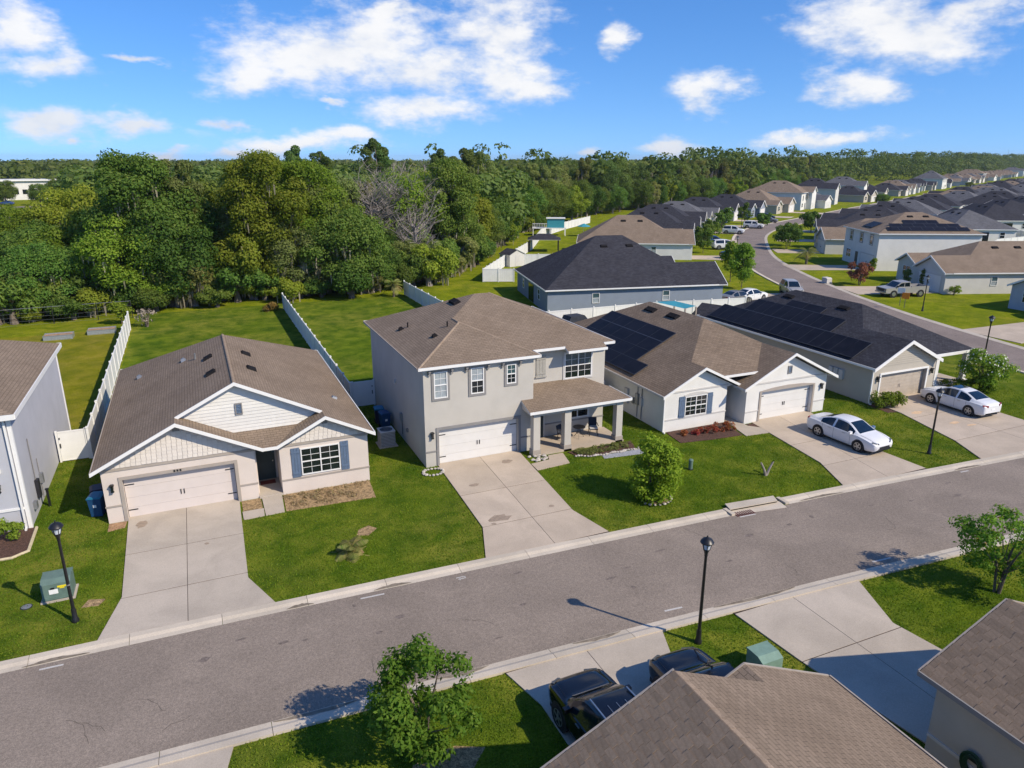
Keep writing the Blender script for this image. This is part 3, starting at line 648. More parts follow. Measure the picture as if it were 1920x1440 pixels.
for a, c in [((-6.35, 24.60), (-5.65, 24.58)), ((4.30, 24.35), (5.22, 24.31)), ((14.57, 18.98), (15.32, 18.92)), ((24.6, 18.35), (25.6, 18.28)), ((22.2, 23.75), (23.1, 23.70)), ((36.6, 23.02), (37.2, 22.98))]:
    MB().bar((a[0], a[1], .0165), (c[0], c[1], .0165), .085, .002).build('painted_mark', 'road_paint', road)
pm = MB()
for a, c in [((8.15, 24.22), (8.5, 24.22)), ((8.5, 24.22), (8.52, 24.1)), ((8.2, 24.1), (8.52, 24.1)), ((8.3, 24.22), (8.25, 24.02))]: pm.bar((a[0], a[1], .0165), (c[0], c[1], .0165), .05, .002)
pm.build('painted_mark', 'road_paint', road)
drain = thing('storm_drain', 'concrete storm drain inlet with rusty grate set into the kerb', 'drain', (23.6, 24.5, 0))
SOLIDS.append([(22.0, 24.2), (25.3, 24.0), (25.3, 24.9), (22.2, 25.2)])
part('cover_slab', 'kerb', drain, lambda b: b.prism([(22.1, 24.36), (24.85, 24.16), (25.05, 24.66), (22.25, 24.92)], .115, .16))
part('dark_throat', 'vent_dark', drain, lambda b: b.prism([(22.12, 24.42), (24.88, 24.22), (25.0, 24.6), (22.25, 24.86)], .0, .113))  # near-black block, the shade inside the inlet opening put in as colour
part('grate', 'rust_iron', drain, lambda b: [b.bar((22.15 + .12 * k, 24.20 - .008 * k, .026), (22.15 + .12 * k, 23.80 - .008 * k, .026), .055, .03) for k in range(9)])
part('gutter_apron', 'kerb', drain, lambda b: b.prism([(22.12, 24.02), (24.95, 23.62), (25.1, 24.3), (22.12, 24.5)], .0, .024))
for xx in (21.9, 25.12): part('side_block', 'kerb', drain, lambda b: b.prism([(xx, 23.98 - .03 * (xx - 21.9)), (xx + .2, 23.97 - .03 * (xx - 21.9)), (xx + .2, 24.62 - .03 * (xx - 21.9)), (xx, 24.64 - .03 * (xx - 21.9))], 0, .113))

mat('crack', (.10, .085, .075), var=.2, rough=.95); mat('gutter_dirt', (.20, .165, .125), var=.35, scale=3, rough=.95)
rc = random.Random(31)
for k in range(16):
    xx = rc.uniform(-5, 36); yy = ynear(xx) + rc.uniform(.6, 5.0); a = rc.uniform(0, 6.28); b = MB(); p = Vector((xx, yy, .0158))
    for q in range(rc.randint(3, 9)):
        a += rc.uniform(-.7, .7); n_ = p + Vector((math.cos(a), math.sin(a), 0)) * rc.uniform(.12, .32); b.bar(p, n_, rc.uniform(.008, .02), .0012); p = n_
    b.build('crack', 'crack', road)
for k, (xa, xb, sd) in enumerate(((-6.9, -4.9, 1), (4.9, 6.4, 1), (1.6, 2.6, 1), (.5, 3.2, -1), (5.6, 7.4, -1), (16.4, 20.2, -1), (26.0, 28.8, 1), (10.5, 12.4, -1), (36.5, 38.5, 1))):
    fn = yfar if sd > 0 else ynear; n = 12; e0 = [(xa + (xb - xa) * q / n, fn(xa + (xb - xa) * q / n) + sd * (.03 + .02 * rc.random())) for q in range(n + 1)]; e1 = [(xa + (xb - xa) * q / n, fn(xa + (xb - xa) * q / n) + sd * (.06 + .17 * math.sin(math.pi * q / n) * rc.uniform(.7, 1.1))) for q in range(n + 1)]
    b = MB(); pts = [(*p, .0365) for p in e0] + [(*p, .0365) for p in e1[::-1]]; b.poly(pts if sd > 0 else pts[::-1]); b.build('gutter_stain', 'gutter_dirt', road)
# ------------------------------------------------------------------ the houses near the camera
I4 = Matrix.Identity(4)
def solid_box(x0, x1, y0, y1): SOLIDS.append([(x0, y0), (x1, y0), (x1, y1), (x0, y1)])
def gable_fill(root, name, pts, y0, y1, m): return part(name, m, root, lambda b: b.yprism(pts, y0, y1))
def shakes(root, xa, xm, xb, zb, zt, y, m='shake_white', w_=.22, h_=.17):
    """staggered shingles filling a gable triangle, base zb from xa to xb, apex (xm, zt)"""
    me = None; rnd = random.Random(int(xa * 10)); r = 0; z = zb
    tm = MB(); tm.T = Matrix.Translation(OFF[root.name]); a_ = w_ / 2 - .008; tm.poly([(-a_, -.026, 0), (a_, -.026, 0), (a_, -.012, h_ + .02), (-a_, -.012, h_ + .02)]); tm.poly([(-a_, 0, 0), (a_, 0, 0), (a_, -.026, 0), (-a_, -.026, 0)]); tm.poly([(-a_, 0, 0), (-a_, -.026, 0), (-a_, -.012, h_ + .02), (-a_, 0, h_ + .02)]); tm.poly([(a_, -.026, 0), (a_, 0, 0), (a_, 0, h_ + .02), (a_, -.012, h_ + .02)]); proto = tm.build('shake', m, root); first = True
    off = OFF[root.name]
    while z < zt - .12:
        f = (z + h_ * .5 - zb) / (zt - zb); l = xa + (xm - xa) * f; q = xb + (xm - xb) * f
        x = l + (w_ / 2 if r % 2 else w_) * .9
        while x < q - w_ * .45:
            o = proto if first else proto.copy()
            if not first: COL.objects.link(o)
            first = False; o.location = Vector((x, y - rnd.uniform(.0, .006), z + rnd.uniform(-.012, .012))) - off
            x += w_
        z += h_; r += 1
# --- house 1: cream bungalow with three front gables
h1 = thing('bungalow', 'cream bungalow with brown roof, blue shutters and three stepped front gables', 'house', (1, 36, 0)); T1 = TR(0, 0, 0)
solid_box(-5.1, 7.1, 34.95, 52.3)
def f(b):
    b.box(-5.1, 7.1, 37.0, 52.25, 0, 2.68)
    wall_front(b, -5.1, 1.55, 35.0, .28, 0, 2.62, [(-4.28, .58, 0, 2.08)]); b.box(-5.1, -4.85, 35.28, 37.0, 0, 2.62); b.box(1.27, 1.55, 35.28, 37.0, 0, 2.62)
    b.box(2.70, 7.1, 34.9, 37.0, 0, 2.62)
    b.yprism([(-5.1, 2.62), (1.55, 2.62), (-1.75, 4.36)], 35.0, 35.25); b.yprism([(2.70, 2.62), (7.1, 2.62), (5.0, 3.74)], 34.9, 35.15)
    b.yprism([(-1.75, 4.40), (.69, 3.2), (3.81, 3.2), (5.0, 3.78), (1.0, 5.80)], 35.75, 36.0)
part('wall', 'wall_cream', h1, f)
pol = [[(-5.4, 34.5, 2.8), (-1.75, 34.5, 4.625), (-1.75, 35.4, 4.625), (1, 35.4, 6.0), (1, 46.2, 6.0), (-5.4, 52.6, 2.8)],
       [(7.4, 34.5, 2.8), (5, 34.5, 4.0), (5, 35.4, 4.0), (1, 35.4, 6.0), (1, 46.2, 6.0), (7.4, 52.6, 2.8)], [(-5.4, 52.6, 2.8), (1, 46.2, 6.0), (7.4, 52.6, 2.8)],
       [(-1.75, 34.5, 4.625), (1.94, 34.5, 2.78), (.69, 35.76, 3.405), (-1.75, 35.76, 4.625)], [(1.94, 34.5, 2.78), (2.56, 34.5, 2.78), (3.81, 35.76, 3.405), (.69, 35.76, 3.405)],
       [(2.56, 34.5, 2.78), (5, 34.5, 4.0), (5, 35.76, 4.0), (3.81, 35.76, 3.405)]]
r1 = build_roof(h1, pol, 'roof_brown')
rake(h1, [(-5.45, 2.775), (-1.75, 4.625), (1.94, 2.78)], 34.5); rake(h1, [(2.56, 2.78), (5, 4.0), (7.45, 2.775)], 34.5); rake(h1, [(-1.75, 4.625), (1, 6.0), (5, 4.0)], 35.4)
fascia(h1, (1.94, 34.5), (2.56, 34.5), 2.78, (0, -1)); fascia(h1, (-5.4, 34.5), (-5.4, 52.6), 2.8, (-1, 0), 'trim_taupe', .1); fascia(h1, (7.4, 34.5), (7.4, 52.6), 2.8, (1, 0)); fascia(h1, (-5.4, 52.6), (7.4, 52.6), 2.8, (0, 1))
bands = lambda b: (b.box(-5.13, -4.43, 34.965, 35.0, .80, .88), b.box(.73, 1.58, 34.965, 35.0, .80, .88), b.box(2.67, 7.13, 34.865, 34.9, .74, .82), b.box(-5.13, 1.58, 34.96, 35.0, 2.56, 2.68), b.box(2.67, 7.13, 34.86, 34.9, 2.56, 2.68))
part('wall_band', 'trim_taupe', h1, bands)
part('door_surround', 'trim_taupe', h1, lambda b: (b.box(-4.43, -4.28, 34.955, 35.0, 0, 2.23), b.box(.58, .73, 34.955, 35.0, 0, 2.23), b.box(-4.28, .58, 34.955, 35.0, 2.08, 2.23)))
part('ridge_cap', 'cap_brown', r1, lambda b: b.tube([(1, 35.42, 5.965), (1, 46.2, 5.965)], .085, 10), True)
garage_door(h1, TR(0, 35.25), -4.26, .56, 2.07, 'door_cream')
shakes(h1, -4.75, -1.75, 1.2, 2.70, 4.20, 34.995); shakes(h1, 3.05, 5.0, 6.9, 2.70, 3.64, 34.895)
zz = 3.22; k = 0
while zz < 5.62:                                     # lap siding, board by board, clipped to the gable outline
    def lr(z):
        xr_ = 1.0 + (5.80 - z) * 2.0; xl_ = 1.0 - (5.80 - z) * 2.0
        if z < 4.40: xl_ = max(xl_, -1.75 + (4.40 - z) * 2.0)
        if z < 3.78: xr_ = min(xr_, 5.0 - (3.78 - z) * 2.0)
        return xl_ + .02, xr_ - .02
    a0, c0 = lr(zz); a1, c1 = lr(min(zz + .165, 5.78))
    part('siding_board', 'siding_white', h1, lambda b: (b.poly([(a0, 35.712, zz), (c0, 35.712, zz), (c1, 35.735, zz + .165), (a1, 35.735, zz + .165)]), b.poly([(a0, 35.752, zz), (c0, 35.752, zz), (c0, 35.712, zz), (a0, 35.712, zz)])))
    zz += .165; k += 1
louvre(h1, TR(0, 35.71), .93, 1.27, 4.28, 4.86)
part('apex_block', 'trim_grey', h1, lambda b: b.box(-1.9, -1.6, 34.93, 35.0, 4.12, 4.34)); part('apex_block', 'trim_grey', h1, lambda b: b.box(4.86, 5.14, 34.83, 34.9, 3.52, 3.7))
window(h1, TR(0, 34.9), 3.70, 5.64, .92, 2.36, 2, 2, 4, 'glass_dark'); shutter(h1, TR(0, 34.9), 3.24, 3.66, .86, 2.42); shutter(h1, TR(0, 34.9), 5.68, 6.10, .86, 2.42)
dr = part('front_door', 'front_door', h1, lambda b: b.box(1.64, 2.60, 36.94, 36.99, .12, 2.3)); part('door_knob', 'rim', dr, lambda b: b.box(2.46, 2.52, 36.88, 36.94, 1.1, 1.16))
part('porch_floor', 'concrete', h1, lambda b: b.box(1.56, 2.69, 34.88, 36.99, 0, .11)); part('porch_return', 'wall_cream', h1, lambda b: b.box(1.56, 1.62, 35.3, 36.98, .12, 2.6))
tag(bx('door_mat', 'mat_red', None, 1.75, 2.5, 36.3, 36.75, .112, .13), 'red door mat on the porch of the cream bungalow', 'door mat')
wall_lamp(h1, -4.72, 35.0, 1.75)
nL, nR = (-.5, 0, 1), (.5, 0, 1)
for (x, y) in ((.02, 42.7), (.06, 39.3)): on_slope(h1, 'roof_vent', 'vent_dark', (x, y, 2.8 + .5 * (x + 5.4)), nL, (.62, .55, .10))
for (x, y) in ((2.05, 42.9), (2.09, 39.6)): on_slope(h1, 'roof_vent', 'vent_dark', (x, y, 2.8 + .5 * (7.4 - x)), nR, (.62, .55, .10))
for (x, y) in ((-1.3, 45.2), (-3.9, 47.3)): on_slope(h1, 'vent_hood', 'grey_metal', (x, y, 2.8 + .5 * (x + 5.4)), nL, (.3, .3, .16), taper=.6)
vent_pipe(h1, (-.64, 44, 5.18)); on_slope(h1, 'vent_hood', 'grey_metal', (6.26, 39.2, 3.37), nR, (.3, .3, .1))
part('house_number', 'black_metal', h1, lambda b: [b.box(-2.1 + k * .13, -2.02 + k * .13, 34.94, 34.955, 2.11, 2.21) for k in range(3)])

# --- house 2: two-storey greige house
h2 = thing('two_storey_house', 'two-storey greige house with brown hipped roof and columned front porch', 'house', (16, 36, 0)); solid_box(10.3, 22.2, 35.2, 47.3); solid_box(16.2, 22.5, 34, 36.5)
e2, s2 = 5.75, .417
def f(b):
    b.box(10.3, 22.2, 36.55, 47.3, 0, 5.72); wall_front(b, 10.3, 16.75, 35.2, .28, 0, 5.70, [(11.06, 15.82, 0, 2.10)])
    b.box(10.3, 10.55, 35.48, 36.55, 0, 5.70); b.box(16.5, 16.75, 35.48, 36.55, 0, 5.70)
part('wall', 'wall_greige', h2, f)
zr = e2 + 5.8 * s2; zb_ = e2 + 3.55 * s2
pol = [[(9.95, 34.9, e2), (13.5, 38.45, zb_), (13.5, 39.55, zb_), (15.75, 41.8, zr), (9.95, 47.6, e2)], [(9.95, 34.9, e2), (17.05, 34.9, e2), (13.5, 38.45, zb_)],
       [(17.05, 34.9, e2), (17.05, 36, e2), (13.5, 39.55, zb_), (13.5, 38.45, zb_)], [(17.05, 36, e2), (22.5, 36, e2), (16.7, 41.8, zr), (15.75, 41.8, zr), (13.5, 39.55, zb_)],
       [(22.5, 36, e2), (22.5, 47.6, e2), (16.7, 41.8, zr)], [(22.5, 47.6, e2), (9.95, 47.6, e2), (15.75, 41.8, zr), (16.7, 41.8, zr)]]
r2 = build_roof(h2, pol, 'roof_brown')
part('roof_drip', ['roof_brown', 'soffit'], r2, lambda b: b.roofpoly([(19.15, 35.55, e2 - .45 * s2), (21.75, 35.55, e2 - .45 * s2), (21.75, 36.0, e2), (19.15, 36.0, e2)]))
caps = [((9.95, 34.9, e2), (13.5, 38.45, zb_)), ((17.05, 34.9, e2), (13.5, 38.45, zb_)), ((22.5, 36, e2), (16.7, 41.8, zr)), ((13.5, 38.45, zb_), (13.5, 39.55, zb_))]
for a, c in caps: part('hip_cap', 'cap_brown', r2, lambda b: b.tube([Vector(a) - Vector((0, 0, .045)), Vector(c) - Vector((0, 0, .045))], .085, 10), True)
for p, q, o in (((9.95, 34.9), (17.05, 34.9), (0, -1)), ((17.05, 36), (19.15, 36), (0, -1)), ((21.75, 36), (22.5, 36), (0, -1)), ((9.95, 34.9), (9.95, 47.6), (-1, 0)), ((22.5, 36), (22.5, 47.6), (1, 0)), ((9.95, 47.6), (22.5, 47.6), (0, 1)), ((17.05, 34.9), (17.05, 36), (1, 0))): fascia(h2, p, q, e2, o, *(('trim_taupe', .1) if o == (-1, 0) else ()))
fascia(h2, (19.15, 35.55), (21.75, 35.55), e2 - .45 * s2, (0, -1))
part('soffit_board', 'soffit', h2, lambda b: (b.box(10.0, 17.0, 34.95, 35.2, e2 - .17, e2 - .135), b.box(9.98, 10.3, 35.2, 47.55, e2 - .17, e2 - .135), b.box(16.76, 22.45, 36.05, 36.55, e2 - .17, e2 - .135)))
TF = TR(0, 35.2)
window(h2, TF, 10.87, 11.63, 3.92, 5.40, 1, 2, 4, 'glass_blind', surround='trim_grey'); window(h2, TF, 12.97, 13.73, 3.92, 5.40, 1, 2, 4, 'glass_dark', surround='trim_grey', upper='glass_blind'); window(h2, TF, 15.09, 15.66, 4.24, 5.36, 1, 2, 4, 'glass_dark', surround='trim_grey', upper='glass_teal')
for xx in (10.62, 11.88, 12.72, 13.98, 14.84, 15.9): part('bracket', 'trim_grey', h2, lambda b: (b.box(xx - .06, xx + .06, 34.98, 35.2, 5.44, 5.56), b.box(xx - .06, xx + .06, 35.1, 35.2, 5.24, 5.44)))
part('eave_band', 'trim_pale', h2, lambda b: b.box(10.27, 16.78, 35.17, 35.2, 5.44, 5.58))
part('wall_band', 'trim_grey', h2, lambda b: (b.box(10.27, 10.93, 35.165, 35.2, .86, .94), b.box(15.97, 16.78, 35.165, 35.2, .86, .94)))
part('door_surround', 'trim_grey', h2, lambda b: (b.box(10.92, 11.06, 35.15, 35.2, 0, 2.25), b.box(15.82, 15.96, 35.15, 35.2, 0, 2.25), b.box(11.06, 15.82, 35.15, 35.2, 2.10, 2.25)))
garage_door(h2, TR(0, 35.40), 11.08, 15.80, 2.09, 'door_white'); wall_lamp(h2, 10.68, 35.2, 1.85)
TB = TR(0, 36.55)
window(h2, TB, 19.42, 21.28, 3.62, 5.20, 2, 2, 4, 'glass_dark', surround='trim_pale', sw=.09, upper='glass_teal'); shutter(h2, TB, 17.55, 18.18, 3.98, 5.22, 'shutter_tan', 3)
part('shutter_sill', 'shutter_tan', h2, lambda b: b.box(17.5, 18.23, 36.46, 36.55, 3.9, 3.98))
window(h2, TB, 19.6, 21.15, 1.05, 2.35, 2, 1, 2, 'glass_dark', surround='trim_pale', sw=.08)
dr = part('front_door', 'front_door', h2, lambda b: b.box(17.15, 18.05, 36.50, 36.55, .14, 2.25)); part('door_frame', 'trim_pale', dr, lambda b: (b.box(17.05, 17.15, 36.49, 36.55, .14, 2.35), b.box(18.05, 18.15, 36.49, 36.55, .14, 2.35), b.box(17.15, 18.05, 36.49, 36.55, 2.25, 2.35)))
part('wall_band', 'trim_grey', h2, lambda b: b.box(18.16, 22.22, 36.515, 36.55, .86, .94))
part('porch_floor', 'concrete_warm', h2, lambda b: b.box(16.78, 22.3, 34.2, 36.54, 0, .13))
for xx in (16.55, 18.53, 21.98):
    c = part('column', 'wall_greige', h2, lambda b: b.box(xx - .21, xx + .21, 34.24, 34.66, .38, 2.56)); part('column_base', 'trim_taupe', c, lambda b: b.box(xx - .25, xx + .25, 34.2, 34.7, 0, .38))
part('porch_beam', 'wall_greige', h2, lambda b: (b.box(16.34, 22.19, 34.26, 34.64, 2.4, 2.62), b.box(21.8, 22.17, 34.64, 36.55, 2.4, 2.62)))
pr = part('porch_roof', ['roof_brown', 'soffit'], h2, lambda b: (b.roofpoly([(16.0, 34.0, 2.75), (22.6, 34.0, 2.75), (20.7, 36.6, 3.6), (16.0, 36.6, 3.6)]), b.roofpoly([(22.6, 34.0, 2.75), (22.6, 36.6, 2.75), (20.7, 36.6, 3.6)])))
part('porch_side', 'wall_greige', h2, lambda b: b.poly([(16.03, 34.1, 2.62), (16.03, 34.1, 2.66), (16.03, 35.2, 3.02), (16.03, 35.2, 2.62)][::-1]))
fascia(pr, (16.0, 34.0), (22.6, 34.0), 2.75, (0, -1)); fascia(pr, (22.6, 34.0), (22.6, 36.6), 2.75, (1, 0))
for (x, y) in ((11.09, 42.2), (11.96, 38.2)):
    z = e2 + s2 * (x - 9.95); on_slope(h2, 'vent_hood', 'vent_dark', (x, y, z), (-s2, 0, 1), (.3, .34, .16), taper=.55)
for (x, y) in ((11.45, 42), (12.89, 38.7)): vent_pipe(h2, (x, y, e2 + s2 * (x - 9.95)), 'vent_dark', .3, .045)
on_slope(h2, 'roof_vent', 'vent_dark', (14.55, 42.1, e2 + s2 * 4.6), (-s2, 0, 1), (1.15, .5, .14))
part('dryer_vent', 'trim_pale', h2, lambda b: b.box(10.2, 10.3, 41.0, 41.2, 3.2, 3.4)); part('conduit', 'trim_grey', h2, lambda b: b.tube([(10.26, 39.9, .3), (10.26, 39.9, 1.5)], .03, 6)); part('meter_box', 'grey_metal', h2, lambda b: b.box(10.16, 10.3, 39.75, 40.05, 1.2, 1.65))
part('wall_tap', 'grey_metal', h2, lambda b: b.box(10.2, 10.3, 38.6, 38.75, .9, 1.1))

# --- house 3: white bungalow with a dark solar array
h3 = thing('white_bungalow', 'white bungalow with brown roof, pale blue shutters and black solar array', 'house', (31.5, 35, 0)); solid_box(25.25, 37.6, 33.6, 52)
def f(b):
    b.box(25.3, 37.6, 36.6, 51.9, 0, 2.45); b.box(25.3, 30.0, 34.4, 36.6, 0, 2.42); wall_front(b, 30.9, 37.6, 33.6, .28, 0, 2.42, [(32.1, 36.45, 0, 1.98)])
    b.box(30.9, 31.15, 33.88, 36.6, 0, 2.42); b.box(37.35, 37.6, 33.88, 36.6, 0, 2.42); b.yprism([(25.3, 2.42), (30.0, 2.42), (30.45, 2.5), (27.9, 3.76), (25.3, 2.5)], 34.4, 34.65); b.yprism([(30.9, 2.42), (37.6, 2.42), (37.6, 2.52), (34.26, 4.18), (30.9, 2.52)], 33.6, 33.85)
    b.box(30.0, 30.9, 36.2, 36.6, 0, 3.1)
part('wall', 'wall_white', h3, f)
pol, _, _ = hip_polys(24.9, 38.1, 52.2, 2.5, .5, 32.5, (3.0, 34.0), (3.84, 33.2), 3.27); r3 = build_roof(h3, pol, 'roof_brown_dark')
rake(h3, [(24.85, 2.475), (27.9, 4.0), (30.95, 2.475)], 34.0); rake(h3, [(30.37, 2.475), (34.26, 4.42), (38.15, 2.475)], 33.2)
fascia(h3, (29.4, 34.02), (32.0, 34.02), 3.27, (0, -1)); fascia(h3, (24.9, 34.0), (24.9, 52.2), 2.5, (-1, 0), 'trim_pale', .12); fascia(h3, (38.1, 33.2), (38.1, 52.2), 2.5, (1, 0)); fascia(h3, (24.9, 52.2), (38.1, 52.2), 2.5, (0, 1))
part('wall_band', 'trim_pale', h3, lambda b: (b.box(25.27, 30.03, 34.365, 34.4, .76, .84), b.box(30.87, 31.95, 33.565, 33.6, .76, .84), b.box(36.6, 37.63, 33.565, 33.6, .76, .84), b.box(25.27, 30.03, 34.36, 34.4, 2.5, 2.6), b.box(30.87, 37.63, 33.56, 33.6, 2.55, 2.66)))
part('door_surround', 'trim_taupe', h3, lambda b: (b.box(31.95, 32.1, 33.555, 33.6, 0, 2.0), b.box(36.45, 36.6, 33.555, 33.6, 0, 2.0), b.yprism([(31.95, 2.0), (36.6, 2.0), (36.6, 2.07), (35.5, 2.2), (34.27, 2.25), (33.0, 2.2), (31.95, 2.07)], 33.555, 33.6)))
garage_door(h3, TR(0, 33.84), 32.12, 36.43, 1.97, 'door_white')
T3 = TR(0, 34.4)
window(h3, T3, 26.78, 28.45, .86, 2.16, 2, 2, 4, 'glass_dark'); shutter(h3, T3, 26.34, 26.74, .80, 2.2, 'shutter_blue'); shutter(h3, T3, 28.49, 28.89, .80, 2.2, 'shutter_blue')
part('arch_trim', 'trim_pale', h3, lambda b: b.yprism([(26.7, 2.2), (28.55, 2.2), (28.55, 2.26), (28.1, 2.36), (27.6, 2.4), (27.1, 2.36), (26.7, 2.26)], 34.36, 34.4))
louvre(h3, TR(0, 33.6), 34.10, 34.44, 3.0, 3.52); wall_lamp(h3, 37.15, 33.6, 1.8); downspout(h3, 25.2, 34.33, 2.4)
for k, (y, z0, w_, h_) in enumerate([(37.2, .95, .3, .75), (36.75, 1.0, .22, .55), (37.7, .9, .18, .4), (38.4, .7, .4, 1.0)]): part('meter_box', 'grey_metal' if k % 2 == 0 else 'trim_pale', h3, lambda b: b.box(25.16, 25.3, y, y + w_, z0, z0 + h_))
part('conduit', 'trim_grey', h3, lambda b: (b.tube([(25.26, 36.86, .1), (25.26, 36.86, 2.3)], .03, 6), b.tube([(25.26, 37.35, .1), (25.26, 37.35, 2.3)], .025, 6)))
part('front_door', 'door_tan', h3, lambda b: b.box(30.02, 30.88, 36.15, 36.2, .05, 2.1))
for (x, y) in ((30.78, 44.4), (30.84, 41.7)): on_slope(h3, 'roof_vent', 'vent_dark', (x, y, 2.5 + .5 * (x - 24.9)), nL, (1.25, .5, .12))
def p3(x, y): return (x, y, 2.5 + .5 * (x - 24.9))
for r, xm in enumerate((25.85, 26.87, 27.90, 28.95)):
    ys = (37.9, 47.5) if r == 0 else (39.3, 47.6); n = 6 if r == 0 else 5
    for k in range(n):
        wd = (ys[1] - ys[0]) / n; solar_panel(h3, p3(xm, ys[0] + wd * (k + .5)), nL, wd, 1.145)

# --- house 4: tan bungalow with blue solar array
h4 = thing('tan_bungalow', 'tan bungalow with charcoal roof, long blue-black solar array and side porch', 'house', (47, 35, 0)); solid_box(41.5, 52.4, 33.3, 52); solid_box(47.7, 52.8, 33.8, 37)
def f(b):
    b.box(41.5, 52.3, 37.0, 51.8, 0, 2.6); wall_front(b, 41.5, 47.75, 33.3, .28, 0, 2.55, [(42.35, 46.9, 0, 2.0)]); b.box(41.5, 41.75, 33.58, 37, 0, 2.55); b.box(47.5, 47.75, 33.58, 37, 0, 2.55)
    b.yprism([(41.5, 2.55), (47.75, 2.55), (47.6, 2.6), (44.5, 4.06), (41.5, 2.62)], 33.3, 33.55)
part('wall', 'wall_tan', h4, f)
pol, _, _ = hip_polys(41.2, 52.6, 52.1, 2.65, .5, 33.8, (3.3, 32.9), None); build_roof(h4, pol, 'roof_charcoal')
rake(h4, [(41.15, 2.625), (44.5, 4.3), (47.85, 2.625)], 32.9, h=.24); fascia(h4, (47.8, 33.8), (52.6, 33.8), 2.65, (0, -1), h=.22); fascia(h4, (41.2, 32.9), (41.2, 52.1), 2.65, (-1, 0)); fascia(h4, (52.6, 33.8), (52.6, 52.1), 2.65, (1, 0)); fascia(h4, (41.2, 52.1), (52.6, 52.1), 2.65, (0, 1))
part('door_surround', 'white_paint', h4, lambda b: (b.box(42.22, 42.35, 33.25, 33.3, 0, 2.13), b.box(46.9, 47.03, 33.25, 33.3, 0, 2.13), b.box(42.35, 46.9, 33.25, 33.3, 2.0, 2.13)))
garage_door(h4, TR(0, 33.55), 42.37, 46.88, 1.99, 'door_tan', rows=8, hinges=True, hw='trim_taupe')
wall_lamp(h4, 42.0, 33.3, 1.75); wall_lamp(h4, 47.35, 33.3, 1.75); downspout(h4, 41.42, 33.2, 2.55)
for k in range(9): part('siding_board', 'wall_tan', h4, lambda b: (b.box(41.62 + .31 * k * .95 + .12, 47.5 - .31 * k * .95 - .12, 33.27, 33.3, 2.6 + k * .15, 2.735 + k * .15)) if 41.62 + .31 * k < 47.5 - .31 * k - .5 else b.box(44.4, 44.6, 33.27, 33.3, 2.7, 2.8))
for xx in (49.0, 52.2): 
    part('column', 'white_paint', h4, lambda b: (b.box(xx - .16, xx + .16, 34.0, 34.32, .3, 2.5))); part('column_base', 'wall_pale', h4, lambda b: b.box(xx - .26, xx + .26, 33.9, 34.42, 0, .3))
part('porch_floor', 'concrete', h4, lambda b: b.box(47.76, 52.6, 33.9, 36.98, 0, .12)); part('porch_beam', 'white_paint', h4, lambda b: b.box(47.78, 52.4, 34.02, 34.3, 2.36, 2.5))
window(h4, TR(0, 37.0), 50.0, 51.5, .9, 2.2, 2, 1, 2, 'glass_dark'); part('front_door', 'front_door', h4, lambda b: b.box(48.5, 49.4, 36.94, 36.99, .13, 2.15))
for k, yy in enumerate((35.6, 36.05, 36.5)): part('meter_box', 'trim_pale', h4, lambda b: b.box(41.3, 41.5, yy, yy + .36, 1.15, 1.85))
for (x, y) in ((45.94, 46.1), (46.02, 40.4)): on_slope(h4, 'roof_vent', 'vent_dark', (x, y, 2.65 + .5 * (x - 41.2)), nL, (1.1, .45, .12))
def p4_(x, y): return (x, y, 2.65 + .5 * (x - 41.2))
for k in range(15): solar_panel(h4, p4_(42.36, 35.6 + 1.05 * k), nL, 1.05, 1.93)
for k in range(9): solar_panel(h4, p4_(44.02, 39.4 + 1.05 * k), nL, 1.05, 1.72)
for k in range(2): solar_panel(h4, p4_(45.18, 42.45 + 1.88 * k), nL, 1.88, .84)

# --- house 0: blue-grey two-storey house cut by the left edge
h0 = thing('blue_grey_house', 'two-storey blue-grey house with brown roof cut by the left edge', 'house', (-14, 36, 0)); solid_box(-20, -8.25, 36, 49)
part('wall', 'wall_bluegrey', h0, lambda b: b.box(-20, -8.3, 35.98, 49.2, 0, 5.5))
pol, _, _ = hip_polys(-20.3, -8.0, 49.5, 5.6, .417, 35.6); build_roof(h0, pol, 'roof_brown')
fascia(h0, (-20.3, 35.6), (-8.0, 35.6), 5.6, (0, -1), h=.24); fascia(h0, (-8.0, 35.6), (-8.0, 49.5), 5.6, (1, 0), h=.24); fascia(h0, (-20.3, 49.5), (-8, 49.5), 5.6, (0, 1))
part('soffit_board', 'soffit', h0, lambda b: (b.box(-20.2, -8.05, 35.65, 35.98, 5.38, 5.42), b.box(-8.3, -8.05, 35.98, 49.4, 5.38, 5.42)))
part('corner_board', 'white_paint', h0, lambda b: (b.box(-8.42, -8.26, 35.94, 35.98, .0, 5.38), b.box(-8.3, -8.26, 35.98, 36.1, .0, 5.38)))
part('corner_board', 'white_paint', h0, lambda b: b.box(-8.3, -8.26, 49.08, 49.24, 0, 5.38))
part('wall_band', 'white_paint', h0, lambda b: b.box(-9.9, -8.42, 35.93, 35.98, 1.0, 1.12)); part('door_surround', 'white_paint', h0, lambda b: b.box(-10.05, -9.75, 35.9, 35.98, 0, 2.6)); garage_door(h0, TR(0, 35.97), -14.6, -10.05, 2.3, 'door_white')
wall_lamp(h0, -9.2, 35.98, 2.15); part('security_lamp', 'white_paint', h0, lambda b: b.box(-9.35, -9.0, 35.8, 35.98, 2.9, 3.05))
window(h0, TR(0, 35.98), -10.9, -9.55, 3.7, 5.0, 2, 2, 4, 'glass_dark', surround='white_paint')
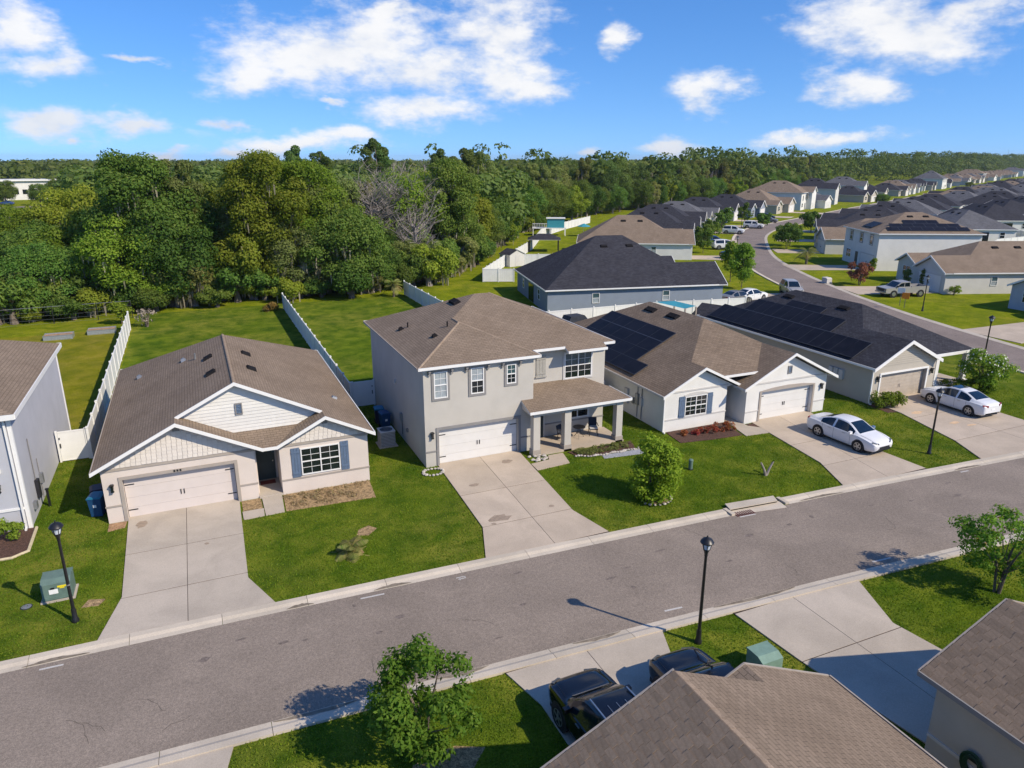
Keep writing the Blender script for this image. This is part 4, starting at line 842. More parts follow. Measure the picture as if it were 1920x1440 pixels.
for k, (y, z0, w_, h_) in enumerate([(38.0, .6, .35, .9), (39.1, .9, .25, .5), (36.9, .5, .3, .35)]): part('meter_box', 'grey_metal' if k else 'dark_plastic', h0, lambda b: b.box(-8.3, -8.14, y, y + w_, z0, z0 + h_))
part('conduit', 'trim_grey', h0, lambda b: (b.tube([(-8.26, 38.2, 1.5), (-8.26, 38.2, 3.6)], .025, 6), b.tube([(-8.26, 39.2, .1), (-8.26, 39.2, 2.2)], .02, 6)))
downspout(h0, -8.5, 35.9, 5.3); vent_pipe(h0, (-10.5, 44.5, 6.65), 'white_paint', .3)

# --- roofs at the bottom edge, with shingles laid one by one
mat('shingle_a', (.225, .168, .118), rough=.95, var=.12, scale=10, spec=.12, objvar=.13, fine=.12, bscale=60)
def shingled(root, roof, o, u, v, lu, lv, inside_fn, seed, limit=300, exp=.150, wd=.31):
    """o eave corner, u along the eave, v up the slope (unit), lu x lv metres"""
    o, u, v = Vector(o), Vector(u).normalized(), Vector(v).normalized(); n = u.cross(v); rnd = random.Random(seed); cand = []
    if n.z < 0: n = -n
    for r in range(int(lv / exp) + 1):
        a = -rnd.uniform(0, wd)
        while a < lu:
            ww = wd * rnd.choice((.8, 1.0, 1.0, 1.25))
            if a < 0: ww, a = ww + a, 0.0
            if a + ww > lu - .1: ww = lu - a
            ww = max(.05, ww); p = o + u * (a + ww / 2) + v * (r * exp + exp * .5)
            if inside_fn(p): cand.append((p, ww, rnd.choice((0, 0, .009, .011))))
            a += ww
    def seen(c):
        x, y, z = project(c[0]); return z > 1 and -20 < x < 1940 and -20 < y < 1460
    vis = [c for c in cand if seen(c)]; vis.sort(key=lambda c: project(c[0])[2]); near = vis[:limit]; ids = set(id(c) for c in near); rest = [c for c in cand if id(c) not in ids]
    off = OFF[roof.name]; meshes = {}
    nn = (n - v * .10).normalized(); vv = nn.cross(u) if nn.cross(u).dot(v) > 0 else -nn.cross(u)
    B = Matrix((u, vv, nn)).transposed().to_4x4()
    for p, ww, dz in near:
        key = round(ww, 2)
        if key not in meshes:
            b = MB(); b.T = Matrix.Translation(off); b.box(-ww / 2 + .004, ww / 2 - .004, -exp * .55, exp * .75, -.008, .016); t = b.build('shingle', 'shingle_a', roof); meshes[key] = t.data; ob = t
        else:
            ob = bpy.data.objects.new('shingle', meshes[key]); COL.objects.link(ob); ob.parent = roof
        ob.matrix_local = Matrix.Translation(p - off + nn * (.012 + dz)) @ B
    V = []; tint = []; 
    for p, ww, dz in rest:
        g1 = rnd.uniform(.3, .7); c = p + nn * (.012 + dz) - off
        for sz in (-.008, .016):
            for sx, sy in ((-1, -.55 * exp), (1, -.55 * exp), (1, .75 * exp), (-1, .75 * exp)): V.append(c + u * sx * (ww / 2 - .004) + vv * sy + nn * sz); tint.append((g1, .1, 0))
    if V:
        k = np.arange(len(rest))[:, None] * 8; Q = np.concatenate([k + np.array(q) for q in ((4, 5, 6, 7), (0, 1, 5, 4), (1, 2, 6, 5), (3, 0, 4, 7))]); me = raw_mesh('shingle_field', np.array([tuple(x) for x in V]), Q, ['shingle_b'], np.array(tint))
        so_ = bpy.data.objects.new('shingle_field', me); COL.objects.link(so_); so_.parent = roof; so_['kind'] = 'stuff'
leaf_mat('shingle_b', (.20, .15, .105), (.25, .188, .132), (.22, .165, .115), 0.0)
n1 = thing('brown_roofed_house', 'brown shingled gable roof of a house at the bottom edge', 'house', (9, 8, 0)); solid_box(3.1, 14.2, -10, 11.2)
part('wall', 'wall_beige', n1, lambda b: (b.box(3.2, 14.15, -12, 11.2 - .7, 0, 2.7), b.yprism([(3.2, 2.7), (14.15, 2.7), (8.67, 5.16)], 10.2, 10.5), b.box(8.7, 14.15, 10.5, 11.15, 0, 2.7), b.yprism([(8.7, 2.7), (14.15, 2.7), (11.4, 3.9)], 10.9, 11.15)))
s1 = 2.6 / 5.8
ro = build_roof(n1, [[(2.87, 10.8, 2.75), (8.67, 10.8, 5.35), (8.67, -12, 5.35), (2.87, -12, 2.75)], [(14.47, 11.5, 2.75), (11.4, 11.5, 2.75 + s1 * 3.07), (11.4, 10.8, 2.75 + s1 * 3.07), (8.67, 10.8, 5.35), (8.67, -12, 5.35), (14.47, -12, 2.75)], [(11.4, 11.5, 2.75 + s1 * 3.07), (8.33, 11.5, 2.75), (8.33, 9.0, 2.75), (11.4, 9.0, 2.75 + s1 * 3.07)]], 'roof_brown')
rake(n1, [(2.87, 2.75), (8.67, 5.35)], 10.8 + .052, 'trim_taupe'); rake(n1, [(8.33, 2.75), (11.4, 2.75 + s1 * 3.07), (14.47, 2.75)], 11.552, 'trim_taupe'); fascia(n1, (14.47, -12), (14.47, 11.5), 2.75, (1, 0), 'trim_taupe'); fascia(n1, (2.87, -12), (2.87, 10.8), 2.75, (-1, 0), 'trim_taupe')
garage_door(n1, TR(0, 11.17) @ Matrix.Rotation(math.pi, 4, 'Z'), -13.2, -8.9, 2.2, 'door_white')
shingled(n1, ro, (2.87, 2.5, 2.75), (0, 1, 0), (5.8, 0, 2.6), 8.28, 6.3, lambda p: p.x < 8.62, 3)
for k in range(26): part('ridge_cap', 'cap_brown', ro, lambda b: [b.poly([(8.67, 10.76 - .3 * k, 5.362), (8.67, 10.76 - .3 * k - .33, 5.372), (8.67 + sx * .16, 10.76 - .3 * k - .33, 5.372 - .16 * s1), (8.67 + sx * .16, 10.76 - .3 * k, 5.362 - .16 * s1)][::sx]) for sx in (-1, 1)])
n2 = thing('beige_house', 'beige house with brown shingled gable roof at the right bottom corner', 'house', (21, 8, 0)); solid_box(17.4, 28, -10, 10.6)
part('wall', 'wall_beige', n2, lambda b: (b.box(17.5, 28, -10, 10.2, 0, 2.6), b.box(17.5, 23.2, 10.2, 10.45, 0, 2.6), b.yprism([(17.5, 2.6), (23.2, 2.6), (20.35, 3.8)], 10.2, 10.45)))
s3 = .425
ro2 = build_roof(n2, [[(17.05, 10.75, 2.62), (20.35, 10.75, 2.62 + 3.3 * s3), (20.35, 6, 2.62 + 3.3 * s3), (22.5, 3.8, 2.62 + 5.45 * s3), (22.5, -10, 2.62 + 5.45 * s3), (17.05, -10, 2.62)], [(20.35, 10.75, 2.62 + 3.3 * s3), (23.65, 10.75, 2.62), (23.65, 6, 2.62), (20.35, 6, 2.62 + 3.3 * s3)], [(22.5, 3.8, 2.62 + 5.45 * s3), (20.35, 6, 2.62 + 3.3 * s3), (22.5, 8.0, 2.8), (28.4, 8.0, 2.62), (28.4, 3, 4.6)]], 'roof_brown_dark')
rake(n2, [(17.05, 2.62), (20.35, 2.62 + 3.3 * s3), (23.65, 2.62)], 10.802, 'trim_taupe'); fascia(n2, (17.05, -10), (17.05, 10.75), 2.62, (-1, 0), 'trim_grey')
shingled(n2, ro2, (17.05, 2.0, 2.62), (0, 1, 0), (1, 0, s3), 8.73, 5.8, lambda p: (p.x < 20.3 or p.y < 6 - (p.x - 20.35)), 6)
part('wall_band', 'wall_pale', n2, lambda b: b.box(17.46, 17.5, 8.6, 10.45, .55, .65))
hr = thing('hose_reel', 'coiled dark green garden hose hung on the beige house wall', 'hose', (17.4, 8.9, 0))
def f(b):
    for k in range(6):
        r_ = .16 + .03 * k; b.tube([(17.40 - .015 * (k % 3), 9.1 + r_ * math.cos(a), .75 + r_ * math.sin(a) * 1.25) for a in np.linspace(0, 2 * math.pi, 20)], .022, 5)
part('hose', 'hose_green', hr, f); part('bracket', 'black_metal', hr, lambda b: b.box(17.38, 17.5, 8.98, 9.22, .86, .95))
# ------------------------------------------------------------------ houses along the curving side street
SIDEROT = {'L': lambda W_: TR(-W_ / 2, 0) , }
def house(label, fx, fy, facing, W_=12.2, D=17.5, wall='wall_pale', roof='roof_charcoal', s=.5, floors=1, mirror=False, door='door_white', near=True, group='houses along the side street', vents='vent_dark', plain=False, rear=False):
    fv = (math.cos(R(facing)), math.sin(R(facing))); th = math.atan2(fv[0], -fv[1])
    root = thing('house', label, 'house', (fx, fy, 0), th, group, local=True)
    e = 2.65 if floors == 1 else 5.55; xw = W_ / 2; xl, xr = -xw - .35, xw + .35; hg = min(3.55, W_ * .3); hb = 2.55
    G_, B_ = (hg, -1.35), (hb, -.45)
    gl, gr = (B_, G_) if not mirror else (G_, B_)
    if floors == 2: gl = gr = None
    if plain: gl, gr = (None, G_) if not mirror else (G_, None)
    pol, R1, R2 = hip_polys(xl, xr, D + .35, e, s, .35 if (gl or gr) else -.35, gl, gr)
    def f(b):
        b.box(-xw, xw, .75 if (gl or gr) else 0, D, 0, e - .05)
        for g_, sd in ((gl, -1), (gr, 1)):
            if not g_: continue
            h_, yr = g_; yw = yr + .35; x_in = sd * (xw + .35 - 2 * h_ + .35); a, c = sorted((sd * xw, x_in)); b.box(a, c, yw, .75, 0, e - .06)
            ax = sd * (xw + .35 - h_); b.yprism([(a, e - .06), (c, e - .06), (ax, e + s * h_ - .24)], yw, yw + .2)
    part('wall', wall, root, f); build_roof(root, pol, roof)
    for p, q, o in (((xl, -.3), (xl, D + .35), (-1, 0)), ((xr, -.3), (xr, D + .35), (1, 0)), ((xl, D + .35), (xr, D + .35), (0, 1))): fascia(root, p, q, e, o)
    for g_, sd in ((gl, -1), (gr, 1)):
        if g_: h_, yr = g_; ax = sd * (xr - h_); rake(root, [(ax - h_, e), (ax, e + s * h_), (ax + h_, e)], yr, h=.22)
    if not (gl and gr): fascia(root, (xl, .35 if (gl or gr) else -.35), (xr, .35 if (gl or gr) else -.35), e, (0, -1))
    sg = -1 if mirror else 1; gx = sg * (xr - hg); yg = -1.0 if (gl or gr) else 0.0
    garage_door(root, TR(0, yg - .025), gx - 2.35, gx + 2.35, 2.1, door, hinges=False)
    if near: part('door_surround', 'trim_pale', root, lambda b: (b.box(gx - 2.5, gx - 2.35, yg - .04, yg, 0, 2.25), b.box(gx + 2.35, gx + 2.5, yg - .04, yg, 0, 2.25), b.box(gx - 2.35, gx + 2.35, yg - .04, yg, 2.1, 2.25)))
    bxc = -sg * (xr - hb); yb = -.1 if (gl and gr) else (.75 if (gl or gr) else 0)
    window(root, TR(0, yb), bxc - .85, bxc + .85, .9, 2.2, 2 if near else 1, 1, 2, 'glass_dark')
    part('front_door', 'front_door', root, lambda b: b.box(-sg * .9 - .45, -sg * .9 + .45, .70 if (gl or gr) else -.05, .74 if (gl or gr) else -.01, .05, 2.1))
    if floors == 2:
        for cx in (-xw * .6, 0.1, xw * .6): window(root, TR(0, 0), cx - .5, cx + .5, 3.7, 5.1, 1, 1, 2, 'glass_dark', surround='trim_grey')
    for sd, rz in ((-1, math.pi / 2), (1, -math.pi / 2)):
        T = Matrix.Translation((sd * xw, D / 2, 0)) @ Matrix.Rotation(-rz if sd < 0 else -rz, 4, 'Z')
        if near and floors == 1:
            for cx in (-D * .22, D * .2): window(root, T, cx - .42, cx + .42, 1.0, 2.15, 1, 1, 2, 'glass_blind', upper='glass_teal')
    if rear:
        T = Matrix.Translation((0, D, 0)) @ Matrix.Rotation(math.pi, 4, 'Z')
        for cx in (-4.2, 3.9): window(root, T, cx - .5, cx + .5, .9, 2.1, 1, 1, 2, 'glass_dark')
        part('patio_door', 'glass_dark', root, lambda b: b.box(-1.3, 1.3, D, D + .03, .05, 2.1))
    n_, m_ = (0, -s, 1), (-s, 0, 1)
    for sd in (-1, 1):
        for yy in (D * .42, D * .58):
            xx = sd * xr * .22; on_slope(root, 'roof_vent', vents, (xx, yy, e + s * (xr - abs(xx))), (sd * s, 0, 1), (.9, .45, .14))
    return root
RB, RC, RG = 'roof_brown', 'roof_charcoal', 'roof_grey'
def corner(fx, fy, deg, d): return fx + d * math.cos(R(deg)), fy + d * math.sin(R(deg))
w1 = house('blue-walled house with big charcoal hipped roof behind the white fence', 55.4, 72.9, -12, 15.6, 19.6, 'wall_blue', RC, .60, vents='vent_dark', mirror=True, rear=True)
house('brown-roofed house just behind the blue-walled house', 78.9, 105.5, -30, 13.2, 18, 'wall_white', RB, .6, mirror=True)
house('charcoal-roofed house behind the near brown-roofed house, beside the side street', 93.5, 121.8, -40, 12.6, 17.5, 'wall_white', RC, .58)
house('charcoal-roofed house with white front, second beyond the near brown roof', 106, 136, -42, 12.6, 17.5, 'wall_white', RC, .55)
house('grey-roofed white-gabled house behind the white pickup', 119.5, 148.5, -45, 12.4, 17, 'wall_white', RG, .52)
house('charcoal-roofed house with blue-grey side wall where the street bends', 135, 160, -50, 12.4, 17, 'wall_bluegrey', RC, .55)
house('charcoal-roofed house beside the black parked car at the bend', 152, 169, -56, 12.4, 17, 'wall_blue', RC, .55)
house('large brown-roofed house at the far end of the bend', 171.5, 178.5, -60, 15.5, 19, 'wall_beige', RB, .55)
ORD = 'first second third fourth fifth sixth seventh eighth ninth tenth eleventh twelfth thirteenth fourteenth fifteenth sixteenth seventeenth eighteenth nineteenth twentieth twenty-first twenty-second'.split() + ['twenty-' + t for t in ('third', 'fourth', 'fifth', 'sixth', 'seventh', 'eighth', 'ninth')] + ['thirtieth'] + ['thirty-' + t for t in ('first', 'second', 'third', 'fourth', 'fifth')]
ROW = [(190, 186), (207, 195), (225, 204)]
while len(ROW) < 33: ROW.append((ROW[-1][0] + 18.6, ROW[-1][1] + 9.6))
rw = random.Random(5)
for k, (x, y) in enumerate(ROW):
    x += rw.uniform(-3, 3); y += rw.uniform(-4, 4)
    rm = [RB, RG, RC, RC, RG, RC, RC][k % 7] if k < 16 else rw.choice((RB, RB, RG))
    cn = {RB: 'brown', RG: 'grey', RC: 'charcoal'}[rm]
    house('%s-roofed house with white front, %s in the far row below the trees' % (cn, ORD[k]), x, y, -62 + rw.uniform(-9, 9), rw.choice((11.5, 12.2, 14.0)), rw.choice((15, 17, 19)), rw.choice(('wall_white', 'wall_pale', 'wall_beige', 'wall_bluegrey', 'wall_white')), rm, rw.choice((.5, .55, .6)), floors=rw.choice((1, 1, 1, 2)), mirror=rw.random() < .5, near=False, plain=rw.random() < .35, group='far row of houses')
# east side of the side street
house('grey house with white garage door cut by the right edge', 84.2, 45.6, -180, 11.5, 16, 'wall_bluegrey', RB, .5, mirror=False)
e2h = house('beige house with brown roof and white side wall behind the silver pickup', 88.6, 65.7, 159, 12.2, 19, 'wall_pale', RB, .5, mirror=False)
e1h = house('two-storey white house with black solar panels on its brown roof', 96.9, 83.6, 154, 12.4, 15, 'wall_white', RB, .417, floors=2)
house('brown-roofed house beside the two-storey white house', 107.2, 100.8, 147, 12.2, 17.5, 'wall_pale', RB, .5)
house('charcoal-roofed house behind the brown-roofed one on the inner side', 121, 115, 140, 13, 18, 'wall_pale', RC, .5)
IN = [(137, 127), (153.5, 137), (171, 146.5), (189, 156.5), (207, 166)]
for k, (x, y) in enumerate(IN): house('charcoal-roofed house, %s along the inner side of the far bend' % ORD[k], x, y, 120, 12.4, 17, rw.choice(('wall_pale', 'wall_white')), [RC, RC, RG, RC, RC][k], .5, near=False)
for k in range(17):
    x, y = 228 + 19 * k + rw.uniform(-4, 4), 176.5 + 9.6 * k + rw.uniform(-5, 3); rm = rw.choice((RC, RG, RC, RB)); house('%s-roofed house, %s of the far inner row' % ({RB: 'brown', RG: 'grey', RC: 'charcoal'}[rm], ORD[k]), x, y, 118 + rw.uniform(-10, 10), rw.choice((11.5, 12.5, 14)), 17, rw.choice(('wall_white', 'wall_pale')), rm, rw.choice((.48, .55)), near=False, mirror=rw.random() < .5, plain=rw.random() < .4, group='far inner row of houses')
BK = [(176, 116, RC, 'charcoal-roofed house with white rear wall behind the curved white fence'), (199, 127, RC, 'charcoal-roofed house with patio door facing the far right lawn'), (221, 136, RC, 'charcoal-roofed house at the right edge beyond the far right lawn'), (150, 104, RG, 'grey-roofed house between the solar house and the curved fence')]
for k, (x, y, rm, lb) in enumerate(BK): house(lb, x + 9 * .45, y + 9 * .9, 62, 13, 17, 'wall_white', rm, .5, near=False, rear=True, plain=True)
for k in range(10):
    x, y = 214 + 20 * k + rw.uniform(-4, 4), 150 + 10 * k + rw.uniform(-4, 4); rm = rw.choice((RC, RC, RG)); house('%s-roofed house, %s in the row behind the far right lawn' % ({RG: 'grey', RC: 'charcoal'}[rm], ORD[k]), x + 18, y - 6, -62 + rw.uniform(-9, 9), rw.choice((11.5, 13)), 17, 'wall_white', rm, rw.choice((.48, .56)), near=False, plain=rw.random() < .4, group='row behind the far right lawn')
# solar panels of the two-storey white house
def local_panel(root, x, y, z, n, w_, h_): return solar_panel(root, (x, y, z), n, w_, h_)
for r, (yy, cnt) in enumerate(((0, 7), (1, 6), (2, 3))):
    for k in range(cnt):
        xr_ = 6.55; d_in = .8 + yy * 1.05 + .5; local_panel(e1h, xr_ - d_in, 2.2 + (7 - cnt) * .8 + 1.72 * k, 5.55 + .417 * d_in, (.417, 0, 1), 1.66, 1.08)
for k in range(3): local_panel(e1h, -1.0 + 1.1 * k, 1.5, 5.55 + .417 * 1.85, (0, -.417, 1), 1.04, 1.7)
for k in range(2): local_panel(e2h, -1.2 + 1.15 * k, 1.6, 2.65 + .5 * 1.25, (0, -.5, 1), 1.1, 1.7)
# drives of the side-street houses
def drive_quad(label, fx, fy, facing, sd, reach, w_=5.0):
    th = math.atan2(math.cos(R(facing)), -math.sin(R(facing))); M_ = TR(fx, fy, 0, th); pts = [M_ @ Vector(p) for p in ((sd - w_ / 2, -1.0, 0), (sd - w_ / 2 - .5, -reach, 0), (sd + w_ / 2 + .5, -reach, 0), (sd + w_ / 2, -1.0, 0))]
    b = MB(); b.prism([(p.x, p.y) for p in pts], .006, .045); return struct(b.build('driveway', 'concrete_warm'))
for a in ((55.4, 72.9, -12, -4.2, 14.5), (78.9, 105.5, -30, -3.4, 8.6), (93.5, 121.8, -40, 3.2, 8.8), (106, 136, -42, 3.2, 8.6), (119.5, 148.5, -45, 3.1, 8.6), (135, 160, -50, 3.1, 9.0), (152, 169, -56, 3.1, 9.5), (84.2, 45.6, -180, 2.55, 15.6), (88.6, 65.7, 159, 2.9, 11.8), (96.9, 83.6, 154, 3.0, 12.0), (107.2, 100.8, 147, 2.9, 9), (121, 115, 140, 3.3, 8.6), (137, 127, 120, 3, 9), (171.5, 178.5, -60, 4, 10)): drive_quad('', *a)

# ------------------------------------------------------------------ white vinyl fences
def fence(label, pts, h=1.8, gap=2.44, m='fence_vinyl', cap=True, name='vinyl_fence'):
    root = thing(name, label, 'fence', (pts[0][0], pts[0][1], 0)); proto = None
    for a, c in zip(pts, pts[1:]):
        a, c = Vector(a), Vector(c); L = (c - a).length; n = max(1, round(L / gap)); d = (c - a) / n; ang = math.atan2(d.y, d.x); ln = d.length
        for k in range(n + 1):
            p = a + d * k
            if k == n and (c - Vector(pts[-1])).length > .01: continue
            po = part('post', m, root, lambda b: (setattr(b, 'T', TR(p.x, p.y, 0, ang)), b.box(-.065, .065, -.065, .065, 0, h + .06)))
            if cap: part('post_cap', m, po, lambda b: (setattr(b, 'T', TR(p.x, p.y, 0, ang)), b.box(-.085, .085, -.085, .085, h + .06, h + .09), b.box(-.05, .05, -.05, .05, h + .09, h + .13)))
        for k in range(n):
            p = a + d * k
            def f(b):
                b.T = TR(p.x, p.y, 0, ang); b.box(.067, ln - .067, -.035, .035, h - .10, h); b.box(.067, ln - .067, -.035, .035, .05, .17)
                nb = 8; bw = (ln - .14) / nb
                for q in range(nb): b.box(.07 + q * bw + .004, .07 + (q + 1) * bw - .004, -.016, .016, .17, h - .10)
            part('fence_panel', m, root, f)
    return root
fence('white vinyl fence between the blue-grey house and the cream bungalow', [(-6.65, 44.1), (-6.65, 79.0)])
fence('white vinyl fence between the cream bungalow and the two-storey house', [(8.62, 46.85), (8.60, 84.0)], 1.72)
fence('white vinyl fence in the back garden behind the two-storey house', [(23.7, 60.0), (23.5, 87.0)], 1.72)
fence('white vinyl fence running in front of the blue-walled house', [(24.2, 63.6), (31.5, 62.8), (44.1, 62.6), (50.3, 61.4), (54.5, 60.9)], 1.8)
fence('white vinyl fence round the garden behind the blue-walled house', [(40.0, 90.6), (36.1, 92.3), (44.0, 103.8), (58.0, 123.0), (69.3, 142.3), (82.5, 156.5), (97, 170)], 1.8)
fence('white vinyl fence in front of the garden shed', [(48.0, 104.6), (60.5, 99.6)], 1.8); fence('tan fence run beside the white bungalow', [(24.4, 40.2), (24.4, 56.0)], 1.8, m='fence_tan', cap=False)
fence('short white fence between the two-storey house and the white bungalow', [(22.25, 40.2), (24.3, 40.2)], 1.7)
fence('curved white vinyl fence behind the two-storey white house', [(158, 96.0), (166, 107), (174.6, 117.7), (181, 124.6), (187.5, 128.6), (194.3, 126.2)], 1.9, cap=False)
fence('white vinyl fence along the far right lawn', [(125.0, 82.0), (138, 88.6), (150, 90.0), (168, 81.0)], 1.9, cap=False)
for lb, x0, x1, y in (('white gate panel beside the blue-grey house', -8.22, -6.72, 44.15), ('white gate panel between the cream bungalow and the two-storey house', 8.70, 10.25, 46.85)):
    g_ = thing('fence_gate', lb, 'gate', (x0, y, 0))
    for k in range(2): part('gate_post', 'fence_vinyl', g_, lambda b: b.box((x0, x1 - .1)[k], (x0 + .1, x1)[k], y - .05, y + .05, 0, 1.85))
    part('gate_panel', 'fence_vinyl', g_, lambda b: (b.box(x0 + .11, x1 - .11, y - .015, y + .015, .12, 1.72), b.box(x0 + .11, x1 - .11, y - .03, y + .03, 1.72, 1.8), b.box(x0 + .11, x1 - .11, y - .03, y + .03, .06, .12)))
    hx = x0 + .14 if 'blue' in lb else x1 - .2
    part('gate_latch', 'black_metal', g_, lambda b: (b.box(hx, hx + .05, y - .06, y - .031, .85, 1.1), b.box(hx, hx + .05, y - .06, y - .031, 1.35, 1.45)))
wf = thing('wire_fence', 'dark wire mesh fence at the edge of the wood', 'fence', (-24, 86, 0)); wp = [(-30, 84.5), (-24.5, 84.8), (-19, 85.2), (-14, 85.4), (-10, 85.6), (-6.8, 85.6)]
for p in wp: part('post', 'dark_plastic', wf, lambda b: b.tube([(p[0], p[1], 0), (p[0], p[1], 1.9)], .04, 6))
def f(b):
    for a, c in zip(wp, wp[1:]):
        for z in (.1, .5, .9, 1.3, 1.8): b.bar((a[0], a[1], z), (c[0], c[1], z), .012 if z < 1.7 else .04, .012 if z < 1.7 else .04)
part('wire', 'grey_metal', wf, f)

# ------------------------------------------------------------------ street lamps
def street_lamp(x, y, h, label):
    r = thing('street_lamp', label, 'street lamp', (x, y, 0), 0, 'black post-top street lamps', local=True)
    part('base', 'black_metal', r, lambda b: b.lathe([(.13, 0), (.13, .1), (.095, .16), (.085, .5), (.07, .56)], n=10), True)
    part('pole', 'black_metal', r, lambda b: b.lathe([(.062, .5), (.048, h - .72), (.06, h - .70), (.06, h - .66)], n=10), True)
    part('cup', 'black_metal', r, lambda b: b.lathe([(.05, h - .66), (.075, h - .55), (.115, h - .46), (.12, h - .43)], n=10), True)
    g_ = part('globe', 'glass_lamp', r, lambda b: b.lathe([(.105, h - .43), (.165, h - .18)], n=10), True)
    part('cage', 'black_metal', r, lambda b: [b.bar((.115 * math.cos(a), .115 * math.sin(a), h - .43), (.178 * math.cos(a), .178 * math.sin(a), h - .18), .018, .018) for a in [k * math.pi / 3 for k in range(6)]])
    part('cap', 'black_metal', r, lambda b: b.lathe([(.225, h - .20), (.235, h - .165), (.16, h - .06), (.07, h - .02), (.03, h + .0), (.018, h + .07)], n=12), True)
    return r
lp = street_lamp(-5.58, 27.15, 4.05, 'black street lamp on the lawn beside the green utility box'); part('pole_band', 'rim', lp, lambda b: b.lathe([(.066, 1.52), (.066, 1.57)], n=10))
street_lamp(14.57, 16.98, 4.15, 'black street lamp on the near verge between the drives'); street_lamp(37.36, 25.49, 3.95, 'black street lamp between the two drives with white cars')
street_lamp(57.6, 36.2, 4.3, 'black street lamp by the flowering tree at the right edge'); street_lamp(73.65, 54.05, 4.0, 'black street lamp beside the orange yard sign')
street_lamp(83.0, 96.0, 4.0, 'distant street lamp behind the bushy tree at the bend'); street_lamp(123.5, 142, 4.0, 'farthest street lamp, at the top of the bend')

# ------------------------------------------------------------------ boxes, bins, air conditioner, pedestals
def utility_box(x0, x1, y0, y1, h, label, m, marks=False):
    r = thing('utility_box', label, 'utility box', ((x0 + x1) / 2, (y0 + y1) / 2, 0)); SOLIDS.append([(x0 - .05, y0 - .05), (x1 + .05, y0 - .05), (x1 + .05, y1 + .05), (x0 - .05, y1 + .05)])
    part('pad', 'concrete', r, lambda b: b.box(x0 - .08, x1 + .08, y0 - .08, y1 + .08, 0, .06))
    def f(b):
        k = [(y0, .06), (y1, .06), (y1, h), (y0 + .25, h), (y0, h - .12)]; n = len(k); A = [b.pt((x0, p[0], p[1])) for p in k]; C_ = [b.pt((x1, p[0], p[1])) for p in k]
        b.f += [A[::-1], C_]; b.m += [0, 0]; b.uv += [[(0, 0)] * n] * 2
        for i in range(n): b.f.append([A[i], A[(i + 1) % n], C_[(i + 1) % n], C_[i]]); b.m.append(0); b.uv.append([(0, 0)] * 4)
    part('housing', m, r, f); part('hood', m, r, lambda b: (b.box(x0 - .02, x1 + .02, y0 - .03, y0 + .01, .1, .2), b.box(x0 - .015, x1 + .015, y1 - .02, y1 + .02, h - .05, h + .012)))
    if marks:
        part('label_plate', 'label_white', r, lambda b: b.box(x0 + .25, x0 + .55, y0 - .012, y0 - .002, .33, .52)); part('warning_label', 'label_yellow', r, lambda b: (b.box(x0 + .55, x0 + .9, y0 - .012, y0 - .002, .57, .64), b.box(x0 + .62, x0 + .78, y0 - .014, y0 - .002, .52, .56)))
        part('padlock', 'black_metal', r, lambda b: b.box(x0 + .33, x0 + .45, y0 - .04, y0 - .002, .55, .60))
    return r
utility_box(-6.85, -5.85, 28.9, 29.75, .86, 'green utility box with white and yellow labels beside the left street lamp', 'box_green', True)
utility_box(15.2, 16.05, 14.55, 15.3, .78, 'pale green utility box on the verge near the dark SUVs', 'box_green_pale')
utility_box(78.2, 79.1, 72.0, 72.9, .8, 'small beige utility box beside the red-leaved tree', 'trim_pale')
vc = thing('valve_cover', 'small grey round valve cover in the lawn left of the utility box', 'valve cover', (-7.4, 28.9, 0)); part('lid', 'grey_metal', vc, lambda b: b.lathe([(.17, .0), (.17, .03), (.12, .035)], (-7.4, 28.9, 0), 14)); part('rim', 'dark_plastic', vc, lambda b: b.lathe([(.21, .0), (.21, .022)], (-7.4, 28.9, 0), 14))
pd = thing('cable_pedestal', 'short green cable pedestal in the lawn behind the round bush', 'pedestal', (23.44, 29.2, 0)); part('tube', 'box_green', pd, lambda b: b.lathe([(.11, 0), (.11, .5), (.125, .5), (.125, .58), (.08, .62)], (23.44, 29.2, 0), 10), True); part('base', 'dark_plastic', pd, lambda b: b.lathe([(.14, 0), (.14, .06)], (23.44, 29.2, 0), 10))
def bin_(x, y, rz, label, body, lid):
    r = thing('wheeled_bin', label, 'bin', (x, y, 0), rz, 'wheeled bins beside the houses', local=True)
    def f(b):
        lo = [(-.24, -.26), (.24, -.26), (.24, .22), (-.24, .22)]; hi = [(-.29, -.36), (.29, -.36), (.29, .32), (-.29, .32)]; A = [b.pt((*p, .06)) for p in lo]; C_ = [b.pt((*p, .98)) for p in hi]; b.f += [A[::-1], C_]; b.m += [0, 0]; b.uv += [[(0, 0)] * 4] * 2
        for i in range(4): b.f.append([A[i], A[(i + 1) % 4], C_[(i + 1) % 4], C_[i]]); b.m.append(0); b.uv.append([(0, 0)] * 4)
    part('body', body, r, f)
    part('lid', lid, r, lambda b: b.yprism([(-.31, .99), (.31, .99), (.31, 1.03), (.18, 1.08), (-.18, 1.08), (-.31, 1.03)], -.38, .36)); part('handle', body, r, lambda b: b.bar((-.24, .4, .98), (.24, .4, .98), .04, .04))
    for sx in (-1, 1): part('wheel', 'tyre', r, lambda b: (setattr(b, 'T', Matrix.Translation((sx * .27, .26, .12)) @ Matrix.Rotation(math.pi / 2, 4, 'Y')), b.lathe([(.12, -.03), (.12, .03)], n=12)))
    part('emblem', 'label_white', r, lambda b: b.box(-.07, .07, -.345, -.325, .55, .68)); return r
bin_(-5.62, 36.2, -.2, 'blue wheeled bin beside the left wall of the cream bungalow', 'bin_blue', 'bin_lid'); bin_(-5.65, 37.1, .1, 'dark blue wheeled bin second along the cream bungalow wall', 'bin_dark', 'bin_dark')
